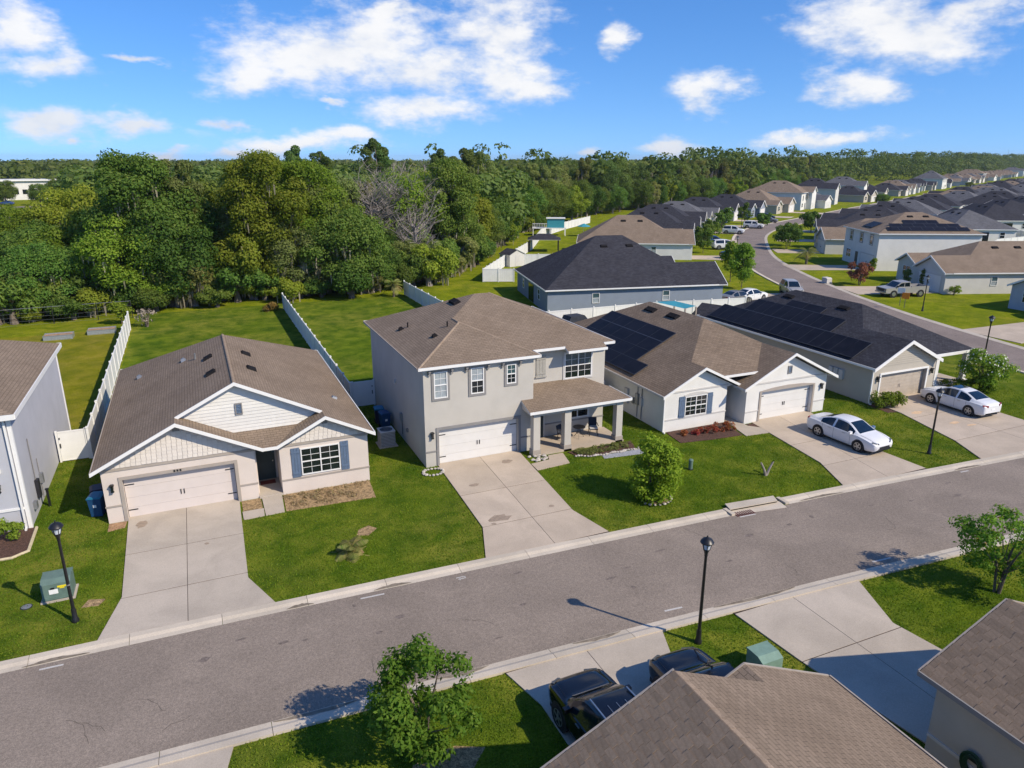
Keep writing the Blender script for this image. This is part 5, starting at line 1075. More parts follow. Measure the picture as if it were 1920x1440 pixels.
bin_(9.75, 42.2, .1, 'blue wheeled bin beside the shaded wall of the two-storey house', 'bin_blue', 'bin_blue'); bin_(9.65, 43.2, -.1, 'wheeled bin with turquoise lid by the white gate', 'bin_dark', 'bin_lid')
ac = thing('air_conditioner', 'boxy air conditioner unit on the grass beside the two-storey house', 'air conditioner', (9.1, 39.3, 0)); x, y = 9.15, 39.4
part('pad', 'concrete', ac, lambda b: b.box(x - .55, x + .55, y - .55, y + .55, 0, .06)); part('casing', 'trim_grey', ac, lambda b: b.box(x - .42, x + .42, y - .42, y + .42, .06, .92))
part('louvre_grille', 'trim_pale', ac, lambda b: [b.box(x - .44, x + .44, y - .44, y + .44, .12 + .09 * k, .135 + .09 * k) for k in range(9)]); part('top_panel', 'trim_pale', ac, lambda b: b.box(x - .45, x + .45, y - .45, y + .45, .92, .97))
part('fan_grille', 'grey_metal', ac, lambda b: [b.lathe([(r_, .972), (r_, .985), (r_ - .02, .985), (r_ - .02, .972)], (x, y, 0), 16) for r_ in (.1, .2, .3, .38)]); part('fan_well', 'dark_plastic', ac, lambda b: b.lathe([(.36, .97), (.36, .974)], (x, y, 0), 16))
# porch furniture
def patio_chair(x, y, rz, label, m, arm=False):
    r = thing('patio_chair', label, 'chair', (x, y, .13), rz, local=True)
    part('seat', m, r, lambda b: b.box(-.26, .26, -.24, .26, .40, .46)); part('backrest', m, r, lambda b: b.bar((0, .24, .46), (0, .36, 1.02 if arm else .88), .5, .05, up=(0, -1, 0)))
    for sx in (-1, 1):
        for sy in (-.2, .22): part('leg', 'black_metal', r, lambda b: b.bar((sx * .22, sy, .42), (sx * .26, sy * 1.2, 0), .03, .03))
        part('armrest', 'black_metal', r, lambda b: b.bar((sx * .27, -.22, .64), (sx * .27, .28, .68), .04, .03))
    if arm: part('cushion', 'trim_pale', r, lambda b: b.box(-.24, .24, -.24, .2, .46, .54))
patio_chair(21.0, 35.6, -.35, 'dark patio armchair with pale cushion on the porch', 'cloth_dark', True); patio_chair(18.95, 35.6, .5, 'black patio chair behind the middle porch column', 'cloth_dark')
tb = thing('patio_table', 'small round black patio table on the porch', 'table', (20.0, 35.55, .13), local=True); part('table_top', 'black_metal', tb, lambda b: b.lathe([(.36, .66), (.38, .68), (.36, .70)], n=16))
for k in range(3): part('leg', 'black_metal', tb, lambda b: b.tube([(.08 * math.cos(k * 2.1), .08 * math.sin(k * 2.1), .66), (.1 * math.cos(k * 2.1), .1 * math.sin(k * 2.1), .35), (.34 * math.cos(k * 2.1), .34 * math.sin(k * 2.1), .0)], .016, 5))
# raised beds, shed, gazebo, play house, canopy, yard sign
def raised_bed(x0, x1, y0, y1, label):
    r = thing('raised_bed', label, 'raised bed', (x0, y0, 0))
    part('side_panel', 'galvanised', r, lambda b: [b.box(x0, x1, y0 - .02 * (k % 2), y0 + .02, .07 * k, .07 * k + .07) for k in range(6)]); part('side_panel', 'galvanised', r, lambda b: b.box(x0, x1, y1 - .03, y1, 0, .42))
    for xx in (x0 + .003, x1 - .033): part('end_panel', 'galvanised', r, lambda b: b.box(xx, xx + .03, y0 + .02, y1 - .03, 0, .42))
    part('soil', 'soil', r, lambda b: b.box(x0 + .04, x1 - .04, y0 + .03, y1 - .04, .2, .34)); part('rim', 'galvanised', r, lambda b: (b.box(x0 - .02, x1 + .02, y0 - .05, y0 + .025, .42, .45), b.box(x0 - .02, x1 + .02, y1 - .04, y1 + .02, .42, .45)))
raised_bed(-13.8, -11.4, 77.2, 78.5, 'galvanised raised garden bed left of its twin at the wood edge'); raised_bed(-10.3, -7.9, 78.2, 79.5, 'galvanised raised garden bed beside the end of the white fence')
def shed(x, y, rz, w_, d_, h_, label, wall='wall_pale', roof='roof_charcoal'):
    r = thing('garden_shed', label, 'shed', (x, y, 0), rz, local=True); part('wall', wall, r, lambda b: (b.box(-w_ / 2, w_ / 2, 0, d_, 0, h_), b.yprism([(-w_ / 2, h_), (w_ / 2, h_), (0, h_ + w_ * .22)], .01, d_ - .01)))
    q = w_ / 2 + .15; part('roof', [roof, 'soffit'], r, lambda b: (b.roofpoly([(-q, -.15, h_ - .04), (0, -.15, h_ + q * .44), (0, d_ + .15, h_ + q * .44), (-q, d_ + .15, h_ - .04)], .06), b.roofpoly([(q, -.15, h_ - .04), (0, -.15, h_ + q * .44), (0, d_ + .15, h_ + q * .44), (q, d_ + .15, h_ - .04)], .06)))
    part('door', 'trim_pale', r, lambda b: b.box(-.45, .45, -.03, 0, .05, h_ - .15)); return r
shed(46.6, 104.2, .25, 3.0, 2.6, 1.9, 'small white garden shed with dark roof behind the blue-walled house'); shed(47.0, 54.4, .4, 3.6, 3.0, 1.7, 'dark-roofed garden shed between the solar-roofed houses', 'wall_tan')
gz = thing('gazebo', 'dark-roofed hardtop gazebo in the garden behind the blue-walled house', 'gazebo', (59, 120, 0), -.45, local=True)
for sx in (-2.6, 2.6):
    for sy in (-1.8, 1.8): part('post', 'black_metal', gz, lambda b: b.box(sx - .08, sx + .08, sy - .08, sy + .08, 0, 2.3))
part('roof', ['roof_charcoal', 'soffit'], gz, lambda b: [b.roofpoly(p, .05) for p in ([(-3, -2.2, 2.3), (3, -2.2, 2.3), (1, 0, 3.2), (-1, 0, 3.2)], [(-3, 2.2, 2.3), (3, 2.2, 2.3), (1, 0, 3.2), (-1, 0, 3.2)], [(-3, -2.2, 2.3), (-3, 2.2, 2.3), (-1, 0, 3.2)], [(3, -2.2, 2.3), (3, 2.2, 2.3), (1, 0, 3.2)])])
part('curtain', 'cloth_dark', gz, lambda b: (b.box(-2.72, -2.66, -1.7, 1.7, .1, 2.2),))
pl = thing('play_house', 'raised turquoise and white playhouse beside the wood', 'playhouse', (73.0, 145.5, 0), -.45, local=True); pl.scale = (1.1, 1.1, 1.05)
part('deck', 'white_paint', pl, lambda b: b.box(-3.6, 3.2, -1.3, 1.3, 1.5, 1.65)); part('cabin', 'teal_cloth', pl, lambda b: b.box(-.6, 2.8, -1.0, 1.0, 1.66, 3.5)); part('roof', 'white_paint', pl, lambda b: b.box(-.8, 3.0, -1.2, 1.2, 3.5, 3.65))
for sx in (-3.4, 0, 3.0):
    for sy in (-1.2, 1.2): part('post', 'white_paint', pl, lambda b: b.box(sx - .08, sx + .08, sy - .08, sy + .08, 0, 1.5))
for k in range(9): part('baluster', 'white_paint', pl, lambda b: b.box(-3.5 + .33 * k, -3.43 + .33 * k, -1.28, -1.2, 1.66, 2.5))
part('handrail', 'white_paint', pl, lambda b: b.box(-3.55, -.65, -1.3, -1.18, 2.5, 2.58))
um = thing('parasol', 'teal garden parasol near the turquoise playhouse', 'parasol', (79, 141, 0), local=True); part('canopy', 'teal_cloth', um, lambda b: b.lathe([(1.5, 2.1), (1.48, 2.15), (.1, 2.7)], n=8)); part('pole', 'white_paint', um, lambda b: b.lathe([(.04, 0), (.04, 2.7)], n=8))
cn = thing('shade_canopy', 'turquoise flat shade canopy behind the white bungalow', 'canopy', (42.7, 57.5, 0)); part('canopy_cloth', 'teal_cloth', cn, lambda b: b.poly([(41.5, 59.2, 2.62), (43.8, 59.1, 2.55), (44.0, 55.9, 2.6), (42.5, 55.6, 2.5)][::-1]))
for p in ((41.5, 59.2), (43.8, 59.1), (44.0, 55.9), (42.5, 55.6)): part('post', 'trim_taupe', cn, lambda b: b.box(p[0] - .06, p[0] + .06, p[1] - .06, p[1] + .06, 0, 2.52))
gr_ = thing('covered_grill', 'dark covered garden equipment behind the two-storey house roof', 'grill cover', (33.2, 60.6, 0), .2, local=True); part('cover', 'cloth_dark', gr_, lambda b: b.yprism([(-1.2, 0), (1.2, 0), (1.15, 1.35), (.8, 1.7), (-.9, 1.75), (-1.15, 1.3)], -.6, .6))
sg = thing('yard_sign', 'small orange yard sign on a stake near the street lamp', 'sign', (73.3, 56.1, 0), -1.1, local=True); part('board', 'orange_sign', sg, lambda b: b.box(-.38, .38, -.02, .02, 1.05, 1.75)); part('stake', 'wood_grey', sg, lambda b: b.box(-.03, .03, .02, .05, 0, 1.7))
sg2 = thing('yard_sign', 'small white yard sign above the orange one', 'sign', (73.9, 57.2, 0), -1.1, local=True); part('board', 'label_white', sg2, lambda b: b.box(-.4, .4, -.02, .02, 1.5, 2.1)); part('stake', 'wood_grey', sg2, lambda b: b.box(-.03, .03, .02, .05, 0, 2.0))
st_ = thing('tree_stump', 'bare V-shaped twin stump in the lawn of the white bungalow', 'stump', (26.66, 26.95, 0)); part('trunk', 'bark_grey', st_, lambda b: (b.tube([(26.66, 26.95, -.05), (26.55, 26.95, .3), (26.30, 27.0, .78)], [.09, .065, .05], 8), b.tube([(26.70, 26.95, 0), (26.85, 26.95, .32), (27.10, 26.95, .74)], [.08, .06, .04], 8)))
part('shoot', 'leaf_bright', st_, lambda b: [b.box(27.05 + .03 * k, 27.12 + .03 * k, 26.93, 26.97, .72 + .02 * k, .8 + .02 * k) for k in range(3)])
wp_ = thing('marker_post', 'short black post beside the blue-grey house wall', 'post', (-7.9, 38.2, 0)); part('post', 'black_metal', wp_, lambda b: b.box(-7.95, -7.85, 38.15, 38.25, 0, .9)); part('cap', 'black_metal', wp_, lambda b: b.box(-7.97, -7.83, 38.13, 38.27, .9, .95))
# white stones: ring by the garage corner, patch by the porch column, border of the porch bed
rs = random.Random(11)
def stone(x, y, r_, label, group):
    b = MB(); n = 6; prof = [(r_ * .6, 0), (r_, r_ * .35), (r_ * .75, r_ * .8), (r_ * .25, r_ * .95)]; b.lathe([(p[0] * rs.uniform(.85, 1.15), p[1]) for p in prof], (0, 0, 0), n)
    o = b.build('stone', 'stone_white', None, True); o.location = (x, y, .02); o.rotation_euler = (0, 0, rs.uniform(0, 6)); o.scale = (1, rs.uniform(.7, 1.1), 1); return tag(o, label, 'stone', group)
for k in range(17): stone(10.45 + .55 * math.cos(k * .37 + 3.0), 34.42 + .42 * math.sin(k * .37 + 3.0), rs.uniform(.08, .13), 'white stone in the ring at the garage corner of the two-storey house', 'stones at the garage corner')
for k in range(26): a = rs.uniform(0, 6.28); q = math.sqrt(rs.random()); stone(16.45 + .62 * q * math.cos(a), 34.0 + .42 * q * math.sin(a) - .1, rs.uniform(.07, .12), 'white stone in the patch round the left porch column', 'stones at the porch column')
for k in range(26): t_ = k / 25; stone(18.55 + 3.9 * t_, 33.25 - .42 * math.sin(min(1, t_ * 2.5) * 1.57) + .06 * math.sin(k), rs.uniform(.08, .12), 'white stone in the border of the porch flower bed', 'stones edging the porch bed')
for k in range(9): stone(19.6 + .85 * math.cos(k * .3 + 3.6), 27.0 + .75 * math.sin(k * .3 + 3.6), rs.uniform(.06, .10), 'white stone in the ring under the round bush', 'stones under the bush')
# ------------------------------------------------------------------ cars
def catmull(pts, n):
    P = np.array(pts, float); out = []
    for i in range(len(P) - 1):
        p0, p1, p2, p3 = P[max(i - 1, 0)], P[i], P[i + 1], P[min(i + 2, len(P) - 1)]
        for k in range(n):
            t = k / n; out.append(.5 * (2 * p1 + (p2 - p0) * t + (2 * p0 - 5 * p1 + 4 * p2 - p3) * t * t + (3 * p1 - p0 - 3 * p2 + p3) * t ** 3))
    out.append(P[-1]); return np.array(out)
SEDAN = dict(wb=(-1.42, 1.38), r=.335, st=[  # y, z bottom, z belt, z top, half width, half width of roof/hood edge
    (-2.42, .42, .80, .86, .70, .60), (-2.34, .30, .90, 1.00, .84, .68), (-2.0, .24, .95, 1.09, .90, .71), (-1.62, .22, .96, 1.13, .915, .70), (-1.25, .22, .955, 1.27, .915, .64), (-.85, .21, .95, 1.40, .92, .58), (-.35, .20, .945, 1.46, .92, .565), (.15, .20, .94, 1.455, .92, .575), (.50, .20, .935, 1.39, .92, .60), (.90, .20, .93, 1.20, .915, .67), (1.25, .21, .92, 1.03, .91, .76), (1.70, .22, .87, .96, .90, .72), (2.10, .25, .79, .87, .87, .68), (2.33, .30, .70, .76, .78, .60), (2.42, .40, .60, .64, .64, .50)],
    rear=(-1.62, -.85), front=(.42, 1.25), side=(-1.35, 1.02), pill=(-.42, -.33))
SUV = dict(wb=(-1.45, 1.45), r=.38, st=[
    (-2.42, .50, 1.05, 1.12, .78, .66), (-2.36, .36, 1.10, 1.45, .90, .66), (-2.20, .30, 1.12, 1.66, .94, .66), (-1.90, .28, 1.13, 1.74, .955, .67), (-1.2, .27, 1.13, 1.78, .96, .67), (-.5, .27, 1.12, 1.79, .96, .67), (.15, .27, 1.11, 1.76, .96, .67), (.50, .27, 1.10, 1.68, .955, .69), (.90, .27, 1.09, 1.42, .955, .74), (1.22, .28, 1.08, 1.18, .95, .80), (1.70, .28, 1.04, 1.12, .94, .77), (2.10, .32, .97, 1.06, .91, .72), (2.33, .38, .86, .92, .82, .64), (2.42, .50, .72, .76, .68, .54)],
    rear=(-2.36, -2.05), front=(.36, 1.22), side=(-2.05, .98), pill=(-.42, -.33))
def car(kind, x, y, rz, label, paint, group=None, scale=1.0, sunroof=False, simple=False, name='parked_car', rails=False):
    S = SEDAN if kind == 'sedan' else SUV; root = thing(name, label, 'car', (x, y, .05), rz, group, local=True); root.scale = (scale,) * 3
    st = catmull(S['st'], 4); rows = []
    for (yy, zb, zbelt, zt, hw, tw) in st:
        half = catmull([(hw * .90, zb), (hw * .97, zb + .10), (hw, zb + (zbelt - zb) * .55), (hw * .985, zbelt - .03), (hw * .95, zbelt), (tw + .02, max(zt - .07, zbelt + .005)), (tw * .86, zt - .015), (tw * .45, zt), (0, zt + .005)], 2)
        full = [(a, b) for a, b in half] + [(-a, b) for a, b in half[-2::-1]]
        rows.append([(a, yy, b) for a, b in full])
    nr = len(rows[0]); groups = {'body': [], 'windscreen': [], 'rear_window': [], 'side_window': [], 'side_window2': []}
    for i in range(len(rows) - 1):
        ym = (st[i][0] + st[i + 1][0]) / 2; cab = (st[i][3] + st[i + 1][3]) / 2 - (st[i][2] + st[i + 1][2]) / 2
        for j in range(nr - 1):
            k = j if j < nr // 2 else nr - 2 - j        # 0 = sill ... 15 = centre
            key = 'body'
            if k >= 12 - 0 and S['front'][0] < ym < S['front'][1]: key = 'windscreen'
            elif k >= 12 and S['rear'][0] < ym < S['rear'][1]: key = 'rear_window'
            elif k in (8, 9) and S['side'][0] < ym < S['side'][1] and cab > .09 and not (S['pill'][0] < ym < S['pill'][1]): key = 'side_window' if j < nr // 2 else 'side_window2'
            groups[key].append([rows[i][j], rows[i][j + 1], rows[i + 1][j + 1], rows[i + 1][j]])
    for key, fs in groups.items():
        if not fs: continue
        b = MB(); idx = {}
        for q in fs:
            f_ = []
            for p in q:
                kk = tuple(round(c, 4) for c in p)
                if kk not in idx: idx[kk] = b.pt(p)
                f_.append(idx[kk])
            if len(set(f_)) >= 3: b.f.append(list(dict.fromkeys(f_))); b.m.append(0); b.uv.append([(0, 0)] * len(dict.fromkeys(f_)))
        if key == 'body':
            for r_ in (rows[0], rows[-1]):
                f_ = [idx.get(tuple(round(c, 4) for c in p)) for p in r_]; f_ = list(dict.fromkeys([q for q in f_ if q is not None])); b.f.append(f_); b.m.append(0); b.uv.append([(0, 0)] * len(f_))
        o = b.build(key.replace('window2', 'window'), paint if key == 'body' else 'glass_car', root, True)
        bm = bmesh.new(); bm.from_mesh(o.data); bmesh.ops.recalc_face_normals(bm, faces=bm.faces); 
        if key != 'body':
            c_ = Vector((0, 0, .7))
            for fc in bm.faces:
                if fc.normal.dot(fc.calc_center_median() - c_) < 0: fc.normal_flip()
        bm.to_mesh(o.data); bm.free()
    hwid = max(s_[4] for s_ in S['st']); wr = S['r']
    for wy in ((-1.15, -.38, .78) if kind == 'sedan' else (-1.25, -.38, .82)):
        i_ = int(np.argmin(np.abs(st[:, 0] - wy)))
        for sx in (1, -1): part('door_seam', 'dark_plastic', root, lambda b: b.tube([(sx * (p[0] + .001), p[1], p[2]) for p in rows[i_][2:9]], .006, 4, cap=False))
    for sx in (1, -1): part('bonnet_seam', 'dark_plastic', root, lambda b: b.tube([(sx * rows[i_][11][0], rows[i_][11][1], rows[i_][11][2] + .001) for i_ in range(len(rows)) if 1.3 < st[i_][0] < 2.28], .006, 4, cap=False))
    for sx in (-1, 1):
        for wy in S['wb']:
            hw_ = np.interp(wy, [q[0] for q in S['st']], [q[4] for q in S['st']])
            M_ = Matrix.Translation((sx * (hw_ - .02), wy, wr)) @ Matrix.Rotation(sx * math.pi / 2, 4, 'Y')
            part('wheel_arch', 'dark_plastic', root, lambda b: (setattr(b, 'T', M_), b.lathe([(wr + .075, -.1), (wr + .075, .022), (wr + .04, .026)], n=24)))
            wl = part('wheel', 'tyre', root, lambda b: (setattr(b, 'T', M_), b.lathe([(wr * .7, -.14), (wr, -.12), (wr, .03), (wr * .93, .045), (wr * .72, .045)], n=24)), True)
            def rim(b):
                b.T = M_; b.lathe([(wr * .70, .030), (wr * .70, .048), (wr * .62, .048), (wr * .62, .034)], n=20)
                for q in range(5):
                    a = q * 2 * math.pi / 5; b.bar((0, 0, .044), (wr * .66 * math.cos(a), wr * .66 * math.sin(a), .044), .075, .012, up=(0, 0, 1))
                b.lathe([(.06, .03), (.06, .056)], n=10)
            part('rim', 'rim', wl, rim)
    zf = S['st'][-3][2]; yf_, yr_ = S['st'][-1][0], S['st'][0][0]
    for sx in (-1, 1):
        part('headlight', 'head_lamp', root, lambda b: b.bar((sx * .44, yf_ - .055, zf - .10), (sx * .78, yf_ - .26, zf - .02), .10, .09, up=(0, .4, 1)))
        part('tail_light', 'tail_red', root, lambda b: b.bar((sx * .50, yr_ + .015, S['st'][1][2] - .02), (sx * .84, yr_ + .16, S['st'][1][2] + .01), .10, .13))
        mh = S['st'][9][2]; mi_ = part('wing_mirror', paint, root, lambda b: (b.box(*sorted((sx * (hwid - .03), sx * (hwid + .17))), .78, .92, mh + .0, mh + .15),))
        for wy in (-.75, .25): part('door_handle', 'rim' if paint != 'car_black' else 'rim', root, lambda b: b.box(*sorted((sx * (hwid - .02), sx * (hwid + .015))), wy, wy + .2, S['st'][7][2] - .13, S['st'][7][2] - .10))
        if kind == 'suv' and rails: part('roof_rail', 'rim', root, lambda b: b.tube([(sx * .60, -1.9, 1.80), (sx * .62, -.8, 1.84), (sx * .60, .3, 1.80)], .022, 6))
    part('grille', 'dark_plastic', root, lambda b: (b.box(-.42, .42, yf_ - .03, yf_ + .012, S['st'][-1][2] - .16, S['st'][-1][2] - .05), b.box(-.5, .5, yf_ - .05, yf_ + .008, S['st'][-1][1] - .07, S['st'][-1][1] + .05)))
    part('number_plate', 'label_white', root, lambda b: b.box(-.17, .17, yr_ - .012, yr_ + .02, S['st'][0][2] - .22, S['st'][0][2] - .10))
    part('underbody', 'dark_plastic', root, lambda b: b.box(-hwid * .86, hwid * .86, yr_ + .2, yf_ - .2, .16, S['st'][6][1] + .06))
    if sunroof: part('sunroof', 'glass_car', root, lambda b: b.box(-.42, .42, -.25, .35, 1.458, 1.472))
    if kind == 'suv' and rails: 
        for k in range(3): part('roof_groove', 'rim', root, lambda b: b.box(-.28 + .28 * k - .008, -.28 + .28 * k + .008, -1.7, -.1, 1.79, 1.801))
        part('sunshade', 'rim', root, lambda b: b.poly([(-.62, 1.28, 1.17), (.62, 1.28, 1.17), (.60, 1.16, 1.25), (-.60, 1.16, 1.25)]))
    return root
car('sedan', 34.55, 28.75, math.pi + .06, 'white saloon car facing the street on the white bungalow drive', 'car_white')
car('sedan', 46.35, 30.25, -.03, 'white saloon car with dark sunroof parked nose-in on the tan bungalow drive', 'car_white', sunroof=True)
car('suv', 9.22, 13.95, 0.02, 'black SUV with roof rails beside the brown roof at the bottom', 'car_black', rails=True)
car('suv', 12.55, 13.6, -.02, 'second black car half hidden behind the bottom roof', 'car_black')
car('suv', 67.6, 67.6, 2.65, 'silver SUV standing at the kerb of the side street', 'car_silver', scale=.98)
car('suv', 112.5, 131.8, -2.4, 'white SUV parked on a drive on the outer side of the bend', 'car_white'); car('suv', 91.5, 109.2, -1.9, 'white car parked behind small trees left of the street', 'car_white')
car('sedan', 84.6, 98.4, -1.8, 'black saloon car parked behind the bushy tree', 'car_black'); car('suv', 126, 140.5, -2.4, 'white pickup-like SUV parked before the grey-roofed house', 'car_white')
car('sedan', 141.5, 152.4, -2.5, 'grey saloon car parked where the street bends', 'car_grey'); car('suv', 147.5, 160.0, -2.5, 'large black SUV parked on the drive at the bend', 'car_black')
car('suv', 94.0, 115.5, -2.2, 'dark blue car behind the small trees left of the street', 'car_blue'); car('sedan', 57.8, 66.2, -1.4, 'dark saloon car behind the white fence by the blue-walled house', 'car_grey'); car('sedan', 60.2, 66.6, -1.4, 'white saloon car behind the white fence by the blue-walled house', 'car_white')
# silver pickup
pk = thing('pickup_truck', 'silver extended-cab pickup truck on the drive of the beige house', 'truck', (79.6, 61.6, .05), math.atan2(-(-.93), .36) , local=True); pk.rotation_euler = (0, 0, R(69 + 6))
def prof(b, pts, hw, mi=0): 
    n = len(pts); A = [b.pt((-hw, p[0], p[1])) for p in pts]; C_ = [b.pt((hw, p[0], p[1])) for p in pts]; b.f += [A, C_[::-1]]; b.m += [mi] * 2; b.uv += [[(0, 0)] * n] * 2
    for i in range(n): b.f.append([A[(i + 1) % n], A[i], C_[i], C_[(i + 1) % n]]); b.m.append(mi); b.uv.append([(0, 0)] * 4)
part('body', 'car_silver', pk, lambda b: prof(b, [(-2.9, .5), (2.75, .5), (2.85, .75), (2.8, 1.08), (1.7, 1.18), (-.55, 1.2), (-.55, .95), (-2.9, .95)], .98))
part('bed_side', 'car_silver', pk, lambda b: (b.box(-.98, -.9, -2.9, -.56, .951, 1.28), b.box(.9, .98, -2.9, -.56, .951, 1.28), b.box(-.9, .9, -2.9, -2.82, .951, 1.28))); part('bed_floor', 'dark_plastic', pk, lambda b: b.box(-.9, .9, -2.82, -.56, .951, .97))
part('cab', 'car_silver', pk, lambda b: prof(b, [(1.65, 1.19), (.85, 1.78), (-.35, 1.84), (-.5, 1.21)], .86))
part('windscreen', 'glass_car', pk, lambda b: b.poly([(-.78, 1.62, 1.225), (.78, 1.62, 1.225), (.72, .92, 1.735), (-.72, .92, 1.735)]).poly([(-.7, -.51, 1.3), (.7, -.51, 1.3), (.7, -.40, 1.72), (-.7, -.40, 1.72)][::-1]))
for sx in (-1, 1):
    part('side_window', 'glass_car', pk, lambda b: (b.poly([(sx * .865, 1.35, 1.26), (sx * .865, .82, 1.68), (sx * .865, .42, 1.72), (sx * .865, .42, 1.26)]), b.poly([(sx * .865, .34, 1.26), (sx * .865, .34, 1.72), (sx * .865, -.3, 1.75), (sx * .865, -.36, 1.26)])))
    for wy in (-1.85, 1.75):
        M_ = Matrix.Translation((sx * .93, wy, .39)) @ Matrix.Rotation(sx * math.pi / 2, 4, 'Y'); part('wheel_arch', 'dark_plastic', pk, lambda b: (setattr(b, 'T', M_), b.lathe([(.48, -.1), (.48, .058), (.44, .06)], n=20)))
        wl = part('wheel', 'tyre', pk, lambda b: (setattr(b, 'T', M_), b.lathe([(.27, -.12), (.39, -.1), (.39, .07), (.27, .085)], n=20))); part('rim', 'rim', wl, lambda b: (setattr(b, 'T', M_), b.lathe([(.25, .06), (.25, .09), (.08, .1)], n=16)))
    part('headlight', 'head_lamp', pk, lambda b: b.box(*sorted((sx * .6, sx * .95)), 2.78, 2.87, .82, 1.02)); part('wing_mirror', 'dark_plastic', pk, lambda b: b.box(*sorted((sx * .9, sx * 1.12)), 1.3, 1.4, 1.22, 1.42))
part('grille', 'dark_plastic', pk, lambda b: b.box(-.58, .58, 2.82, 2.88, .72, 1.02)); part('bumper', 'rim', pk, lambda b: b.box(-.97, .97, 2.75, 2.95, .45, .62))

# ------------------------------------------------------------------ plants
def leaf_cloud(blobs, n, size, rng, aspect=.55, shell=(.72, 1.06), low=.25, flat=0.0, bright=(.0, 1.0)):
    """n leaf-shaped quads on lumpy blobs (cx cy cz rx ry rz)"""
    B = np.array(blobs, float); wgt = (B[:, 3] * B[:, 4] + B[:, 3] * B[:, 5] + B[:, 4] * B[:, 5]); pick = rng.choice(len(B), n, p=wgt / wgt.sum())
    d = rng.normal(size=(n, 3)); d /= np.linalg.norm(d, axis=1)[:, None]
    fl = (d[:, 2] < 0) & (rng.random(n) > low); d[fl, 2] *= -1
    b = B[pick]; rad = rng.uniform(shell[0], shell[1], n)[:, None]; p = b[:, :3] + d * b[:, 3:6] * rad
    nm = d + rng.normal(size=(n, 3)) * .5; nm[:, 2] += .25 + flat; nm /= np.linalg.norm(nm, axis=1)[:, None]
    t = np.cross(nm, rng.normal(size=(n, 3))); t /= np.linalg.norm(t, axis=1)[:, None] + 1e-9; bt = np.cross(nm, t)
    L = size * rng.uniform(.55, 1.35, n)[:, None]; Wd = L * aspect
    V = np.stack([p - t * L, p + bt * Wd - t * L * .1, p + t * L, p - bt * Wd - t * L * .1], 1).reshape(-1, 3)
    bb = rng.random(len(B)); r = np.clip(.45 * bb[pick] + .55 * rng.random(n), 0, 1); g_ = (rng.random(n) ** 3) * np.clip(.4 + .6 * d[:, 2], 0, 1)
    tint = np.repeat(np.stack([r, g_, np.zeros(n)], 1), 4, 0); return V, np.arange(n * 4).reshape(n, 4), tint
def strips(pts, n, ln, wd, rng):
    """hanging moss / needles: thin drooping quads under the given points"""
    P = np.array(pts, float); k = rng.integers(0, len(P), n); p = P[k] + rng.normal(size=(n, 3)) * .25; a = rng.random(n) * 6.28; h = np.stack([np.cos(a), np.sin(a), np.zeros(n)], 1) * wd
    L = ln * rng.uniform(.4, 1.3, n)[:, None]; dn = np.concatenate([np.zeros((n, 2)), -np.ones((n, 1))], 1) * L + rng.normal(size=(n, 3)) * .05
    V = np.stack([p - h, p + h, p + h * .4 + dn, p - h * .4 + dn], 1).reshape(-1, 3); tint = np.repeat(np.stack([rng.random(n), rng.random(n) ** 2, np.zeros(n)], 1), 4, 0)
    return V, np.arange(n * 4).reshape(n, 4), tint
def crown_blobs(rng, n, cz, rx, rz, r0, r1, cx=0, cy=0):
    out = []
    for k in range(n):
        d = rng.normal(size=3); d /= np.linalg.norm(d); q = rng.uniform(.35, 1.0) ** .6; r = rng.uniform(r0, r1)
        out.append((cx + d[0] * rx * q, cy + d[1] * rx * q, cz + d[2] * rz * q, r, r, r * rng.uniform(.75, 1.05)))
    return out
def trunk_mesh(h, r, limbs, rng, m='bark', name='trunk', lean=.0, rt=.25):
    b = MB(); p0 = Vector((0, 0, -.1)); pts = [p0]; n = 5
    for k in range(1, n + 1): pts.append(Vector((rng.normal() * .04 * h * .3 + lean * k / n, rng.normal() * .04 * h * .3, h * k / n)))
    b.tube(pts, [r * (1.25 if k == 0 else 1 - (1 - rt) * k / n) for k in range(n + 1)], 8)
    for (q, rr) in limbs:
        q = Vector(q); s = pts[min(n, max(1, int(n * min(.95, max(.25, q.z / h * .62)))))]; mid = s.lerp(q, .5) + Vector((0, 0, -.08 * (q - s).length)); b.tube([s, mid, q], [rr, rr * .7, rr * .3], 6)
    b.v = [v for v in b.v]; me_o = b.build(name, m, None, True); me = me_o.data; bpy.data.objects.remove(me_o); return me
def place(name, label, cat, parts, x, y, s=1.0, rz=0.0, group=None, sz=None):
    r = thing(name, label, cat, (x, y, 0), rz, group, local=True); r.scale = (s, s, sz or s)
    for pn, me in parts:
        o = bpy.data.objects.new(pn, me); COL.objects.link(o); o.parent = r
        if len(me.polygons) > 400: o['kind'] = 'stuff'
    return r
def join_sets(sets):
    V, Q, T, MI = [], [], [], []; off = 0
    for k, (v, q, t) in enumerate(sets): V.append(v); Q.append(q + off); T.append(t); MI.append(np.full(len(q), k)); off += len(v)
    return np.concatenate(V), np.concatenate(Q), np.concatenate(T), np.concatenate(MI)
RNG = np.random.default_rng(21)
